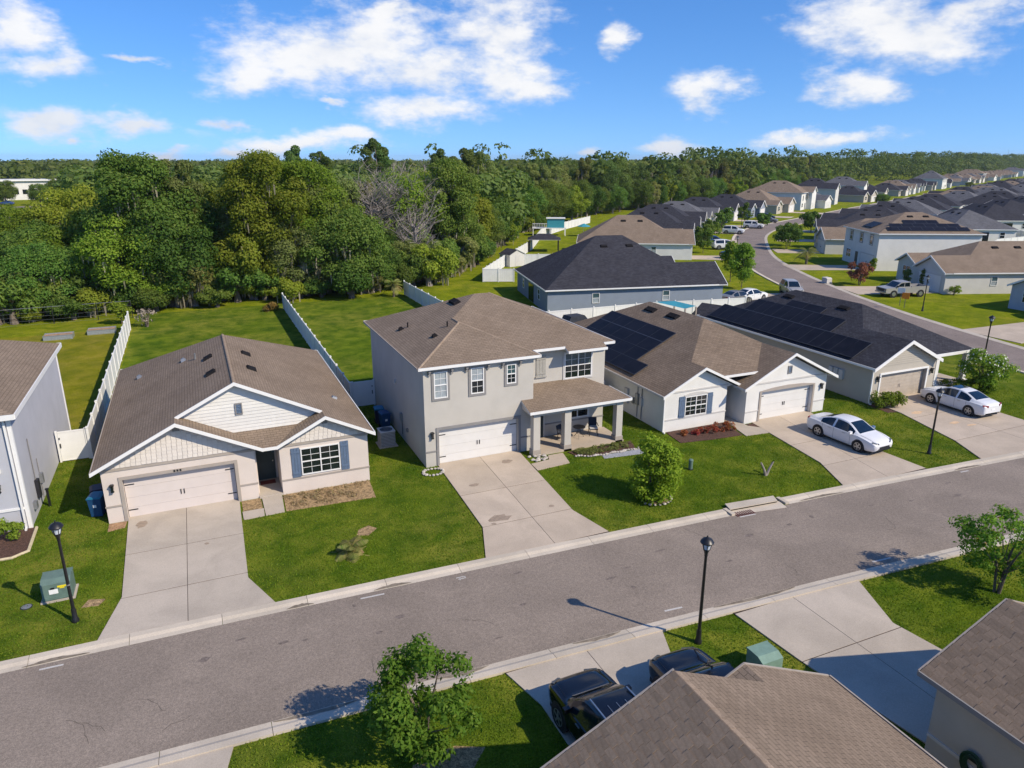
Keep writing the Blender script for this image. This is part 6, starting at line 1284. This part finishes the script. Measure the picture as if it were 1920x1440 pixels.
# --- tree kinds of the wood
KINDS = {}
def oak_kind(key, mt, seed, h=12.5, rx=4.6, n=34000, size=.165, nb=56, moss=0, low=1.3, r0=1.1, r1=2.1):
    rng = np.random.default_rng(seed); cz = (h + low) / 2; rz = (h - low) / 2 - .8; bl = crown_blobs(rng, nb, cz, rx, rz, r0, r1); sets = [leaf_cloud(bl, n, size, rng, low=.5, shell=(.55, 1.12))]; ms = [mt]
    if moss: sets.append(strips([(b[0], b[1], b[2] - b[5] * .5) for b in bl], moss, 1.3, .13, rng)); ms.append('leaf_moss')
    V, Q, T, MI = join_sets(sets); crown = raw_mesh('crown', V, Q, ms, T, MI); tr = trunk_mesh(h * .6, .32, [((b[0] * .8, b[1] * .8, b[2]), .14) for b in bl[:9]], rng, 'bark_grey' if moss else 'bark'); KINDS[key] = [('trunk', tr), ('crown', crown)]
oak_kind('oak_a', 'leaf_oak', 1); oak_kind('oak_b', 'leaf_oak', 2, 11.5, 5.2, 36000, .17, 62, 160, .9); oak_kind('oak_c', 'leaf_pine', 3, 13.0, 4.2, 31000, .165, 52, 200, 1.6)
oak_kind('tall_a', 'leaf_oak', 11, 18.0, 4.4, 40000, .165, 64, 260, 3.0, 1.0, 1.9); oak_kind('tall_b', 'leaf_lime', 12, 17.6, 4.8, 42000, .165, 66, 200, 2.0, 1.0, 1.9)
oak_kind('moss_a', 'leaf_olive', 4, 14.0, 3.4, 23000, .15, 42, 1300, 2.0, .8, 1.6); oak_kind('moss_b', 'leaf_olive', 5, 12.0, 3.8, 23000, .15, 44, 1200, 1.2, .8, 1.6)
oak_kind('lime_a', 'leaf_lime', 6, 13.5, 4.6, 32000, .165, 56, 160, 1.4); oak_kind('lime_b', 'leaf_lime', 7, 8.0, 3.6, 18000, .165, 36, 60, .8, .7, 1.4)
oak_kind('shrub_a', 'leaf_oak', 8, 4.2, 2.4, 9000, .145, 20, 0, .3, .6, 1.1); oak_kind('shrub_b', 'leaf_lime', 9, 3.6, 2.2, 8500, .14, 19, 30, .3, .6, 1.0); oak_kind('shrub_c', 'leaf_olive', 10, 5.0, 2.3, 9000, .145, 20, 120, .6, .6, 1.0)
def pine_kind(key, seed, h, mt='leaf_pine', nb=14, rx=2.4, n=7000, top=.62):
    rng = np.random.default_rng(seed); bl = crown_blobs(rng, nb, h * (1 + top) / 2, rx, h * (1 - top) / 2, .55, 1.15); V, Q, T = leaf_cloud(bl, n, .20, rng, aspect=.4, low=.5)
    tr = trunk_mesh(h * .96, .21, [((b[0] * .9, b[1] * .9, b[2]), .06) for b in bl], rng, 'bark_grey', rt=.2); KINDS[key] = [('trunk', tr), ('crown', raw_mesh('crown', V, Q, [mt], T))]
pine_kind('pine_a', 31, 18.0); pine_kind('pine_b', 32, 16.5, nb=12, rx=2.0, n=5200, top=.7); pine_kind('pine_c', 33, 17.0, 'leaf_olive', 24, 2.6, 10500, .40)
def dead_kind(key, seed, h, rx, n=60):
    rng = np.random.default_rng(seed); b = MB(); b.tube([(0, 0, -.1), (.1, .05, h * .5), (.0, .1, h * .8)], [.22, .16, .1], 7)
    for k in range(n):
        a = rng.uniform(0, 6.28); z0 = h * rng.uniform(.35, .8); L = rx * rng.uniform(.5, 1); up = rng.uniform(.5, 1.6); p0 = Vector((.05, .05, z0)); p1 = p0 + Vector((math.cos(a) * L * .55, math.sin(a) * L * .55, L * .35 * up)); p2 = p1 + Vector((math.cos(a + rng.normal() * .6) * L * .5, math.sin(a + rng.normal() * .6) * L * .5, L * .45 * up)); b.tube([p0, p1, p2], [.06, .04, .016], 4, cap=False)
        for q in range(7): d = Vector((rng.normal(), rng.normal(), rng.normal() * .5 + .8)) * L * .22; s_ = p1.lerp(p2, rng.random()); b.tube([s_, s_ + d], [.026, .010], 3, cap=False)
    o = b.build('branches', 'bark_grey', None); me = o.data; bpy.data.objects.remove(o); me.name = 'branches'; KINDS[key] = [('trunk', me)]
dead_kind('dead_a', 41, 12.5, 4.2, 90); dead_kind('dead_b', 42, 17.5, 2.2, 26); dead_kind('dead_c', 43, 8.0, 3.6, 70)
LBL = {'tall': 'tall leafy tree', 'oak': 'dense dark green tree', 'moss': 'airy olive tree with grey moss', 'lime': 'yellow-green leafy tree', 'pine': 'tall thin-trunked pine', 'shrub': 'leafy shrub', 'dead': 'bare grey dead tree'}
def wood_tree(key, x, y, h=None, label=None, group=None, depth=None):
    base = {'tall_a': 18.0, 'tall_b': 17.6, 'oak_a': 12.5, 'oak_b': 11.5, 'oak_c': 13, 'moss_a': 14, 'moss_b': 12, 'lime_a': 13.5, 'lime_b': 8, 'shrub_a': 4.2, 'shrub_b': 3.6, 'shrub_c': 5, 'pine_a': 18, 'pine_b': 16.5, 'pine_c': 17, 'dead_a': 12.5, 'dead_b': 17.5, 'dead_c': 8}[key]
    kd = key.split('_')[0]; s = (h / base) if h else 1.0; sx = s if not h else s ** .6
    return place({'shrub': 'shrub', 'pine': 'pine_tree', 'dead': 'dead_tree'}.get(kd, 'tree'), label or (LBL[kd] + ' ' + where(x, y, depth)), 'shrub' if kd == 'shrub' else 'tree', KINDS[key], x, y, sx, RT.uniform(0, 6.28), group or ('wood: %s trees' % kd), sz=s)
def where(x, y, depth=None):
    spots = ((-20, 'beside the clearing at the left'), (-7, 'behind the raised garden beds'), (8.6, 'behind the back lawn of the cream bungalow'), (23.5, 'behind the back lawn of the two-storey house'), (36, 'left of the garden shed fence'), (57, 'above the garden shed'), (90, 'behind the turquoise playhouse'), (150, 'behind the houses at the bend'), (230, 'behind the large brown-roofed house'), (9e9, 'behind the far row of houses'))
    w_ = [t for lim, t in spots if x < lim][0]
    return w_ + ('' if depth is None else ', in front' if depth < 5 else ', second rank' if depth < 10 else ', deep in')
RT = random.Random(77)
FRONT = [(-95, 92), (-60, 88), (-30, 85.5), (-18, 86.5), (-9, 88.0), (7, 89), (19, 88), (31, 94.0), (38.8, 105.5), (52, 127), (64, 146.5), (79, 163), (96, 177), (112, 191), (150, 214), (200, 240), (260, 273), (330, 312), (420, 360), (520, 413), (700, 505)]
def walk(pts, step):
    out = []; carry = 0.0
    for a, c in zip(pts, pts[1:]):
        a, c = Vector(a), Vector(c); L = (c - a).length; d = (c - a) / L; t = carry
        while t < L: p = a + d * t; out.append((p.x, p.y, -d.y, d.x)); t += step
        carry = t - L
    return out
def hmax_at(x, y):
    """height that keeps the canopy near the horizon, lower towards the clearing on the left"""
    az = math.atan2(x, y)
    if az < -.20: return 7.5
    if az < -.13: return 10.5
    if .195 < az < .315 and y < 106: return 8.2
    return 14.8
# front edge: shrubs and low foliage
for (x, y, nx, ny) in walk(FRONT[1:12], 2.5):
    wood_tree(RT.choice(('shrub_a', 'shrub_b', 'shrub_c', 'shrub_a')), x + RT.uniform(-1, 1), y + RT.uniform(-.9, 2.0), RT.choice((2.0, 2.8, 3.6, 4.6, 5.6)) * RT.uniform(.85, 1.15))
for (x, y, nx, ny) in walk(FRONT[1:12], 2.9):
    wood_tree(RT.choice(('shrub_a', 'shrub_c', 'shrub_a', 'lime_b')), x + nx * 2.4 + RT.uniform(-1, 1), y + ny * 2.4 + RT.uniform(-.8, .8), RT.uniform(3.4, 6.2), depth=3)
for depth, step, mix in ((3.0, 6.3, ('oak_a', 'oak_b', 'lime_b', 'oak_b', 'moss_b', 'oak_a')), (8.5, 6.0, ('oak_a', 'oak_b', 'oak_c', 'moss_a', 'oak_a', 'lime_a')), (15, 6.8, ('oak_c', 'oak_b', 'moss_a', 'oak_a', 'lime_a', 'pine_c')), (23, 7.5, ('oak_c', 'moss_a', 'oak_a', 'pine_c', 'oak_c')), (33, 8.5, ('oak_c', 'oak_a', 'moss_a'))):
    for (x, y, nx, ny) in walk(FRONT[0:12], step):
        xx, yy = x + nx * depth + RT.uniform(-1.6, 1.6), y + ny * depth + RT.uniform(-1.4, 1.4); hm = hmax_at(xx, yy); h = hm * RT.uniform(.72, 1.02) * (.78 if depth < 4 else 1.0)
        mx = ('lime_a', 'moss_b', 'lime_b', 'moss_a', 'oak_b') if xx < -7 else mix
        wood_tree(RT.choice(mx), xx, yy, max(5.5, h), depth=depth)
for depth, step, mix in ((2.0, 8.0, ('moss_b', 'oak_b', 'lime_b', 'oak_a')), (8, 7.5, ('moss_a', 'pine_c', 'pine_a', 'oak_c', 'moss_a')), (17, 8.5, ('pine_a', 'pine_c', 'oak_c', 'pine_b', 'moss_a'))):
    for (x, y, nx, ny) in walk(FRONT[11:18], step * (1.0 if depth < 20 else 1.2)):
        xx, yy = x + nx * depth + RT.uniform(-2, 2), y + ny * depth + RT.uniform(-2, 2)
        h = RT.uniform(13.5, 17.5) if depth > 3 else RT.uniform(8, 12); d_ = math.hypot(xx, yy); h += max(0, (d_ - 180)) * .006
        wood_tree(RT.choice(mix), xx, yy, h, depth=depth)
# trees that stand out against the sky
SPEC = [('tall_a', -4.6, 91.5, 18.2, 'tallest leafy tree at the left, rising above the horizon'), ('pine_c', -1.2, 93, 16.8, 'dark round-topped tree right of the tallest left tree'), ('tall_b', 8.6, 92.5, 17.8, 'big bright yellow-green tree above the left back garden'), ('tall_b', 12.8, 95.0, 16.8, 'second bright yellow-green tree beside the biggest one'),
        ('dead_a', 26.5, 104, 13.6, 'large bare grey dead tree among the oaks above the two-storey house'), ('dead_a', 29.5, 104, 12.6, 'smaller bare grey dead tree beside the large dead one'), ('dead_a', 23.6, 103, 13.0, 'left bare grey dead tree of the grey patch in the wood'), ('dead_a', 31.5, 106, 13.0, 'right bare grey dead tree of the grey patch in the wood'), ('dead_c', 28.5, 98.0, 9.0, 'low dead grey tree at the edge above the blue-walled house fence'), ('tall_a', 35.5, 106, 17.4, 'dark round tree above the horizon left of the distant houses'),
        ('pine_b', 35.6, 150, 19.6, 'left one of the slim pines above the horizon'), ('pine_b', 37.5, 152, 19.0, 'second slim pine above the horizon'), ('dead_b', 40.0, 152, 19.2, 'bare dead pine beside the slim pines'), ('dead_b', 43.0, 154, 18.4, 'second bare dead pine on the skyline'), ('dead_b', 46.5, 152, 18.8, 'third bare dead pine on the skyline'), ('pine_b', 50.2, 153, 17.8, 'short pine right of the dead pines'),
        ('pine_a', 26.0, 158, 18.0, 'lone pine left of the slim pine pair'), ('pine_b', 19.6, 150, 18.2, 'lone round-topped pine above the big lime trees'), ('lime_b', 63.0, 143.5, 9.5, 'yellow-green tree behind the turquoise playhouse'), ('lime_b', 55.5, 132.5, 8.5, 'yellow-green tree beside the gazebo'), ('lime_b', 71.5, 155, 8.0, 'yellow-green tree right of the playhouse'), ('pine_b', 46.0, 127, 17.6, 'slim pine above the garden shed'), ('pine_a', 52, 137, 18.2, 'broad pine above the garden shed'), ('pine_c', 58, 147, 18.0, 'leafy pine above the gazebo')]
for k, x, y, h, lb in SPEC: wood_tree(k, x, y, h, lb)
# --- far woods: nobody could count them
def far_wood(name, pts, seed, n_leaf, size, label):
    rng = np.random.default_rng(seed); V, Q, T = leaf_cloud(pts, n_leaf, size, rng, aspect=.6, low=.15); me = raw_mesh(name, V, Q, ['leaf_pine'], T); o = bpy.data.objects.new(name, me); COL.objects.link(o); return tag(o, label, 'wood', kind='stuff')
rng = np.random.default_rng(5); bl = []
for (d0, d1, n) in ((330, 460, 190), (460, 700, 260), (700, 1100, 320), (1100, 1900, 380)):
    for _ in range(n):
        az = rng.uniform(-.36, 1.12); d = rng.uniform(d0, d1); x, y = d * math.sin(az), d * math.cos(az)
        # keep clear of the clearing on the left and of the rows of houses
        if az < -.17 and d < 420: continue
        if y < .516 * x + 140 and x > 150 and d < 1500: continue
        h = rng.uniform(12.5, 16.3) + (d - 300) * .0004
        for q in range(2): r = rng.uniform(4.5, 7.5) * (1 + d / 1500); bl.append((x + rng.normal() * 3, y + rng.normal() * 3, h - r * .62 - q * 3, r, r, r * .62))
far_wood('far_wood', bl, 6, 110000, 1.5, 'far-off dark woods along the whole horizon')
bl = []
for _ in range(950):
    t = rng.random() ** .85; x = 60 + t * 1400; y = .516 * x + 136 + rng.random() ** 1.6 * 110
    r = rng.uniform(2.6, 5.4) * (1 + t * .4); h = rng.choice((12, 14, 15.5, 17.5, 20.5)) * rng.uniform(.93, 1.07) + t * 3.5; bl.append((x, y, h - r * .7, r, r, r * .7)); bl.append((x + rng.normal(), y, h - r * 2, r * .9, r * .9, r))
far_wood('wood_backdrop', bl, 8, 150000, .75, 'mass of trees behind the distant rows of houses')
bl = []
for _ in range(110):
    az = rng.uniform(-.26, .42); d = rng.uniform(128, 300); x, y = d * math.sin(az), d * math.cos(az)
    if az < -.13: continue
    r = rng.uniform(3.5, 5.5); h = rng.uniform(11, 15); bl.append((x, y, h - r * .7, r, r, r * .7)); bl.append((x, y, h - r * 2, r, r, r))
far_wood('wood_backdrop', bl, 9, 60000, .6, 'mass of trees deep in the wood behind the gardens')
# --- clearing on the left: school-like building and road
sheet('far_road', [(-110, 283), (-30, 309), (-30, 321), (-110, 295)], 'asphalt_far', .03)
bd = thing('distant_building', 'distant white building with green roof in the clearing on the left', 'building', (-55, 365, 0), .25, local=True)
part('wall', 'wall_white', bd, lambda b: (b.box(-14, 6, 0, 14, 0, 7.5), b.box(6, 24, -3, 12, 0, 6))); part('roof', 'box_green', bd, lambda b: b.yprism([(4, 6), (26, 6), (20, 9), (10, 9)], -4, 13)); part('flat_roof', 'white_paint', bd, lambda b: b.box(-15, 6.5, -1, 15, 7.5, 8.1))
for k in range(6): window(bd, TR(0, 0), -13 + 3 * k, -11.2 + 3 * k, 2.2, 4.2, 1, 1, 1, 'glass_dark')
for k, (x, y) in enumerate(((-66, 322), (-71, 320), (-61, 325))): car('sedan', x, y, 1.3, 'tiny %s car parked before the distant white building' % ('white', 'grey', 'blue')[k], ('car_white', 'car_grey', 'car_blue')[k])
for k, (x, y, h) in enumerate(((-62, 330, 9), (-49, 318, 8), (-75, 330, 10), (-84, 345, 11), (-46, 336, 9))): wood_tree('oak_a', x, y, h, 'round tree standing before the distant white building', 'trees by the distant building')
for k, (x, y) in enumerate(((1890, 300),)):
    d = pix_ray(1888, 300); d = d / d[1]; p = d * 900; ms = thing('radio_mast', 'thin radio mast on the horizon at the right', 'mast', (p[0], 900, 0), local=True)
    for q in range(3): a = q * 2.09; part('mast_leg', 'grey_metal', ms, lambda b: b.tube([(.5 * math.cos(a), .5 * math.sin(a), 0), (.25 * math.cos(a), .25 * math.sin(a), 32)], .09, 5))

# --- garden trees and bushes
def garden_tree(label, x, y, h, rx, n, size, mt, seed, low=.9, nb=22, r0=.35, r1=.7, stems=1, extra=None, name='tree', cat='tree', tr=.06, group=None, spire=False, skirt=False):
    rng = np.random.default_rng(seed); bl = crown_blobs(rng, nb, (h + low) / 2, rx, (h - low) / 2 - r0 * .4, r0, r1)
    if skirt: bl += [(rx * .75 * math.cos(a), rx * .75 * math.sin(a), .35 + .25 * (k_ % 2), .4, .4, .42) for k_, a in enumerate(np.linspace(0, 5.8, 10))]
    if spire: bl = [(b[0] * max(.25, 1.25 - (b[2] - low) / (h - low)), b[1] * max(.25, 1.25 - (b[2] - low) / (h - low)), b[2], b[3], b[4], b[5]) for b in bl]
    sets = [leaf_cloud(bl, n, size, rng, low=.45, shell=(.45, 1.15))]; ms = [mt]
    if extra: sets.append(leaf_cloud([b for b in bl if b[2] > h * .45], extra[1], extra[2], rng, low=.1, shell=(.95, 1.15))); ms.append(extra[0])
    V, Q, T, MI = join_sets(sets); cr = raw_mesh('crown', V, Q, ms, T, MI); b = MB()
    for s_ in range(stems):
        a = s_ * 2.4; b.tube([(.08 * math.cos(a) * (stems > 1), .08 * math.sin(a) * (stems > 1), -.05), (.2 * math.cos(a) * (stems > 1), .2 * math.sin(a) * (stems > 1), h * .35), (rx * .35 * math.cos(a) * (stems > 1), rx * .35 * math.sin(a) * (stems > 1), h * .72)], [tr, tr * .75, tr * .3], 7)
    for q in bl[:10]: b.tube([(q[0] * .12, q[1] * .12, max(low * .7, q[2] * .5)), (q[0] * .9, q[1] * .9, q[2])], [tr * .45, tr * .12], 5)
    to = b.build('trunk', 'bark', None, True); tm = to.data; bpy.data.objects.remove(to)
    return place(name, label, cat, [('trunk', tm), ('crown', cr)], x, y, 1.0, 0.0, group)
garden_tree('leafy green garden tree at the bottom of the picture near the SUVs', 4.25, 15.95, 3.9, 1.55, 9800, .07, 'leaf_garden', 51, .35, 60, .2, .5, 2)
garden_tree('small green tree at the right edge beside the near drive', 27.2, 14.8, 3.4, 1.75, 7000, .066, 'leaf_garden', 52, .5, 46, .24, .5, 3, ('leaf_rust', 160, .06))
garden_tree('rounded bright green bush tree in the two-storey house lawn', 19.55, 27.05, 3.5, 1.05, 14500, .075, 'leaf_bright', 53, -.2, 66, .32, .56, 2, skirt=True)
garden_tree('white-flowering small tree beside the tan bungalow porch', 51.6, 32.2, 3.1, 1.6, 6500, .08, 'leaf_garden', 54, .5, 34, .28, .55, 3, ('flower_pale', 420, .07))
garden_tree('bushy upright tree at the bend of the side street', 65.4, 74.1, 6.0, 1.7, 8500, .13, 'leaf_garden', 55, .7, 30, .5, .9, 1, spire=True); garden_tree('second bushy tree beside the upright one at the bend', 67.2, 78.5, 5.6, 1.6, 8000, .13, 'leaf_garden', 56, .7, 28, .5, .9, 1, spire=True)
garden_tree('small red-leaved tree in the lawn of the two-storey white house', 81.3, 69.4, 3.1, 1.7, 3200, .12, 'leaf_red', 57, .5, 20, .3, .6, 3)
garden_tree('spreading green street tree beyond the palm', 102, 104.4, 4.2, 2.6, 2800, .20, 'leaf_oak', 58, 1.2, 24, .5, .9, 2); garden_tree('second spreading street tree beyond the palm', 106.5, 108.3, 4.2, 2.4, 2600, .20, 'leaf_oak', 59, 1.2, 22, .5, .9, 2)
garden_tree('dense green street tree on the inner side of the far bend', 131.5, 127.6, 4.6, 2.6, 2600, .24, 'leaf_oak', 60, .8, 22, .6, 1.0, 2)
for k, (x, y, h) in enumerate(((84, 106, 4.6), (88.5, 112, 4.2), (96, 119.5, 4.6), (110, 133, 5.0), (118, 141.5, 5.0), (133, 152, 5.0), (128.5, 140, 3.8))): garden_tree('small street tree, %s along the outer side of the side street' % ORD[k], x, y, h, 1.7, 1500, .22, 'leaf_oak', 70 + k, .9, 16, .45, .8, 1, group='street trees along the bend')
for k in range(9):
    t = RT.random(); x = 195 + t * 330 + RT.uniform(-6, 6); y = 204 + .516 * (x - 225) - RT.choice((14, 16, 26, 30, 60)) + RT.uniform(-3, 3); wood_tree(RT.choice(('oak_a', 'oak_b', 'lime_b', 'oak_c')), x, y, RT.uniform(3, 4.6), 'round garden tree among the far rows of houses', 'trees among the far houses')
for k, (x, y, h) in enumerate(((88.0, 62.6, 2.6), (87.2, 64.6, 2.7), (86.4, 66.4, 2.4))): garden_tree('narrow dark conifer shrub, %s from the garage of the beige house' % ORD[k], x, y, h, .42, 900, .12, 'leaf_pine', 80 + k, .1, 14, .25, .45, 1, name='conifer_shrub', cat='shrub', group='conifers by the beige house', spire=True)
garden_tree('yellowish conical shrub at the corner of the two-storey white house', 92.6, 77.0, 2.3, .6, 900, .12, 'leaf_lime', 84, .1, 14, .25, .45, 1, name='conifer_shrub', cat='shrub', spire=True); garden_tree('small round shrub by the garage of the beige house', 86.0, 59.3, 1.2, .7, 600, .1, 'leaf_garden', 85, .1, 10, .25, .4, 1, name='shrub', cat='shrub')
garden_tree('small green shrub in the mulch bed of the blue-grey house', -8.95, 34.9, 1.05, .42, 1100, .07, 'leaf_garden', 86, .1, 14, .15, .28, 2, name='shrub', cat='shrub', tr=.02)
garden_tree('yellow-flowered low shrub bed before the tan bungalow porch', 49.9, 33.1, .8, .9, 1400, .08, 'leaf_lime', 87, .05, 16, .2, .35, 2, name='shrub', cat='shrub', tr=.02); garden_tree('green leafy shrub under the white-flowering tree', 51.4, 32.0, 1.0, .9, 1200, .12, 'leaf_bright', 88, .05, 14, .25, .4, 2, name='shrub', cat='shrub', tr=.02)
garden_tree('bare-looking twiggy shrub at the end of the white fence by the wood', -5.2, 80.0, 2.0, .9, 260, .12, 'twig_dead', 89, .2, 12, .3, .5, 4, name='shrub', cat='shrub'); garden_tree('yellow-leaved shrub behind the end of the white fence', -7.6, 82.5, 2.4, 1.0, 900, .16, 'leaf_lime', 90, .3, 12, .4, .6, 1, name='shrub', cat='shrub'); garden_tree('small red shrub at the back end of the garden fence', 6.9, 83.2, .9, .9, 500, .13, 'leaf_rust', 91, .1, 10, .3, .4, 1, name='shrub', cat='shrub')
# clipped hedge in front of the tan bungalow
rng = np.random.default_rng(92); hp = []
for k in range(90): hp.append((rng.uniform(-.95, .95), rng.uniform(-.5, .5), rng.uniform(.25, .85), .22, .22, .2))
V, Q, T = leaf_cloud(hp, 3600, .07, rng, low=.6, shell=(.7, 1.1)); hm_ = raw_mesh('foliage', V, Q, ['leaf_garden'], T); sb_ = MB(); [sb_.tube([(xx, 0, 0), (xx * 1.1, .05, .6)], [.03, .015], 5) for xx in (-.7, -.2, .3, .75)]; so2 = sb_.build('stems', 'bark', None); sm = so2.data; bpy.data.objects.remove(so2)
place('clipped_hedge', 'clipped block hedge beside the tan bungalow garage', 'hedge', [('stems', sm), ('foliage', hm_)], 42.1, 32.3, 1.0, -.35)
# crotons in the mulch bed of the white bungalow
for k, (x, y, s_) in enumerate(((26.2, 33.5, .35), (26.9, 33.3, .3), (27.7, 33.4, .5), (28.15, 33.1, .45), (28.95, 33.3, .62), (29.4, 33.15, .5))): garden_tree('red and green croton, %s from the left in the mulch bed' % ORD[k], x, y, s_, s_ * .8, 260, .06, 'leaf_croton', 95 + k, .03, 8, .1, .2, 1, name='croton_plant', cat='plant', tr=.015, group='crotons in the mulch bed')
# low growth in the porch bed
V, Q, T = leaf_cloud([(rng.uniform(18.8, 22.4), rng.uniform(33.15, 33.9), .08, .18, .14, .16) for _ in range(60)], 2200, .05, rng, low=.2); o = bpy.data.objects.new('ground_cover', raw_mesh('ground_cover', V, Q, ['leaf_olive'], T)); COL.objects.link(o); tag(o, 'brownish ground cover in the porch flower bed', 'ground cover', kind='stuff')
V, Q, T = leaf_cloud([(rng.uniform(2.8, 6.8), rng.uniform(33.1, 34.7), .02, .22, .18, .1) for _ in range(60)], 2400, .045, rng, low=.1); o = bpy.data.objects.new('dry_weeds', raw_mesh('dry_weeds', V, Q, ['leaf_straw'], T)); COL.objects.link(o); tag(o, 'dry straw-coloured weeds in the bed of the cream bungalow', 'weeds', kind='stuff')
# palms: fronds one by one
def palm(label, x, y, h, n, ln, mt, seed, tr=.16, name='palm_tree', cat='palm'):
    rnd = random.Random(seed); r = thing(name, label, cat, (x, y, 0), 0, local=True)
    if h > .5: part('trunk', 'bark', r, lambda b: b.tube([(0, 0, -.05), (.03, 0, h * .5), (0, .03, h)], [tr, tr * .8, tr * .95], 9), True)
    for k in range(n):
        a = 2.4 * k + rnd.uniform(-.2, .2); el = rnd.uniform(-.35, 1.1); L = ln * rnd.uniform(.8, 1.1); pts = []
        for q in range(7):
            t = q / 6; rr = L * t * math.cos(el * (1 - .3 * t)); zz = h + L * (math.sin(el) * t - .55 * t * t); pts.append(Vector((rr * math.cos(a), rr * math.sin(a), max(.02, zz))))
        V, T = [], []; sd = Vector((-math.sin(a), math.cos(a), 0))
        for q in range(26):
            t = .12 + .86 * q / 26; i = min(5, int(t * 6)); p = pts[i].lerp(pts[i + 1], t * 6 - i); d = (pts[i + 1] - pts[i]).normalized(); w_ = ln * .30 * math.sin(math.pi * min(1, t * .85 + .12))
            for s_ in (-1, 1):
                e_ = p + sd * s_ * w_ + d * w_ * .5 - Vector((0, 0, w_ * .45)); V += [tuple(p - d * .022), tuple(p + d * .022), tuple(e_ + d * .006), tuple(e_ - d * .006)]; T += [(rnd.random(), rnd.random() ** 2 if el > -.1 else .9, 0)] * 4
        me = raw_mesh('frond', np.array(V), np.arange(len(V)).reshape(-1, 4), [mt], np.array(T)); o = bpy.data.objects.new('frond', me); COL.objects.link(o); o.parent = r
    return r
palm('date palm with drooping fronds in the lawn of the two-storey white house', 90.4, 87.9, 2.0, 22, 2.1, 'leaf_palm', 5, .22); palm('young bushy palm in the middle of the cream bungalow lawn', 4.7, 27.9, .25, 16, .95, 'leaf_palm', 6, .1, 'young_palm')
palm('fan palm at the edge of the wood behind the gardens', 21.9, 86.2, 1.6, 16, 1.6, 'leaf_palm', 7, .14)
# --- grass blades on the lawns close by
def grass_blades(n, x0, x1, y0, y1, seed):
    rng = np.random.default_rng(seed); x = rng.uniform(x0, x1, n); y = y0 + (y1 - y0) * rng.random(n) ** 1.25
    q = np.stack([x, y, np.zeros(n)], 1) - np.array([0, 0, CAM_H]); zc = q @ CF; u = 960 + FPX * (q @ CR) / zc; v = 720 - FPX * (q @ CU) / zc; keep = (zc > 1) & (u > -300) & (u < 2220) & (v < 1750)
    yf_ = 24.741 - .02294 * x - .000493 * x * x; yn_ = yf_ - 5.63 - .009 * x; keep &= ~((y < yf_ + .6) & (y > yn_ - .6))
    for p in SOLIDS: keep &= ~inside(x, y, p)
    x, y = x[keep], y[keep]; m = len(x); a = rng.random(m) * 6.28; h = rng.uniform(.035, .085, m); w_ = rng.uniform(.010, .022, m) * (1 + y / 60); dx, dy = np.cos(a) * w_, np.sin(a) * w_; lx, ly = rng.normal(size=m) * .03, rng.normal(size=m) * .03
    z = np.full(m, .0); V = np.stack([np.stack([x - dx, y - dy, z], 1), np.stack([x + dx, y + dy, z], 1), np.stack([x + lx, y + ly, h], 1)], 1).reshape(-1, 3)
    big = np.clip(.5 + .42 * np.sin(x * .45 + 1.7 * np.sin(y * .37 + .5)) * np.sin(y * .41 + 1.5 * np.sin(x * .29)) + .3 * np.sin(x * 1.3 + 2 * np.sin(y * 1.1)) * np.sin(y * 1.5 + 1.8 * np.sin(x * .9)), 0, 1); T = np.repeat(np.stack([np.clip(.55 * rng.random(m) + .45 * big, 0, 1), rng.random(m) ** 3 * big, np.zeros(m)], 1), 3, 0)
    me = raw_mesh('lawn_grass', V, np.arange(m * 3).reshape(m, 3), ['grass_blade'], T); o = bpy.data.objects.new('lawn_grass', me); COL.objects.link(o); tag(o, 'short green lawn grass round the houses', 'grass', kind='stuff')
grass_blades(420000, -13, 54, 10.5, 50, 3)

# ------------------------------------------------------------------ thin summer haze over the whole neighbourhood
hm = bpy.data.materials.new('haze'); hm.use_nodes = True; ht = NT(hm.node_tree); ht.n.clear(); ho = ht.new('ShaderNodeOutputMaterial'); pv = ht.new('ShaderNodeVolumePrincipled'); pv.inputs['Color'].default_value = (.80, .88, 1.0, 1); pv.inputs['Density'].default_value = .00008; pv.inputs['Anisotropy'].default_value = .2; ht.l.new(pv.outputs[0], ho.inputs['Volume']); MATS['haze'] = hm
hz = MB().box(-5200, 6200, -3200, 7200, -1.0, 45).build('haze', 'haze'); hz['kind'] = 'stuff'; hz['label'] = 'thin pale haze in the air over the neighbourhood'; hz['category'] = 'haze'
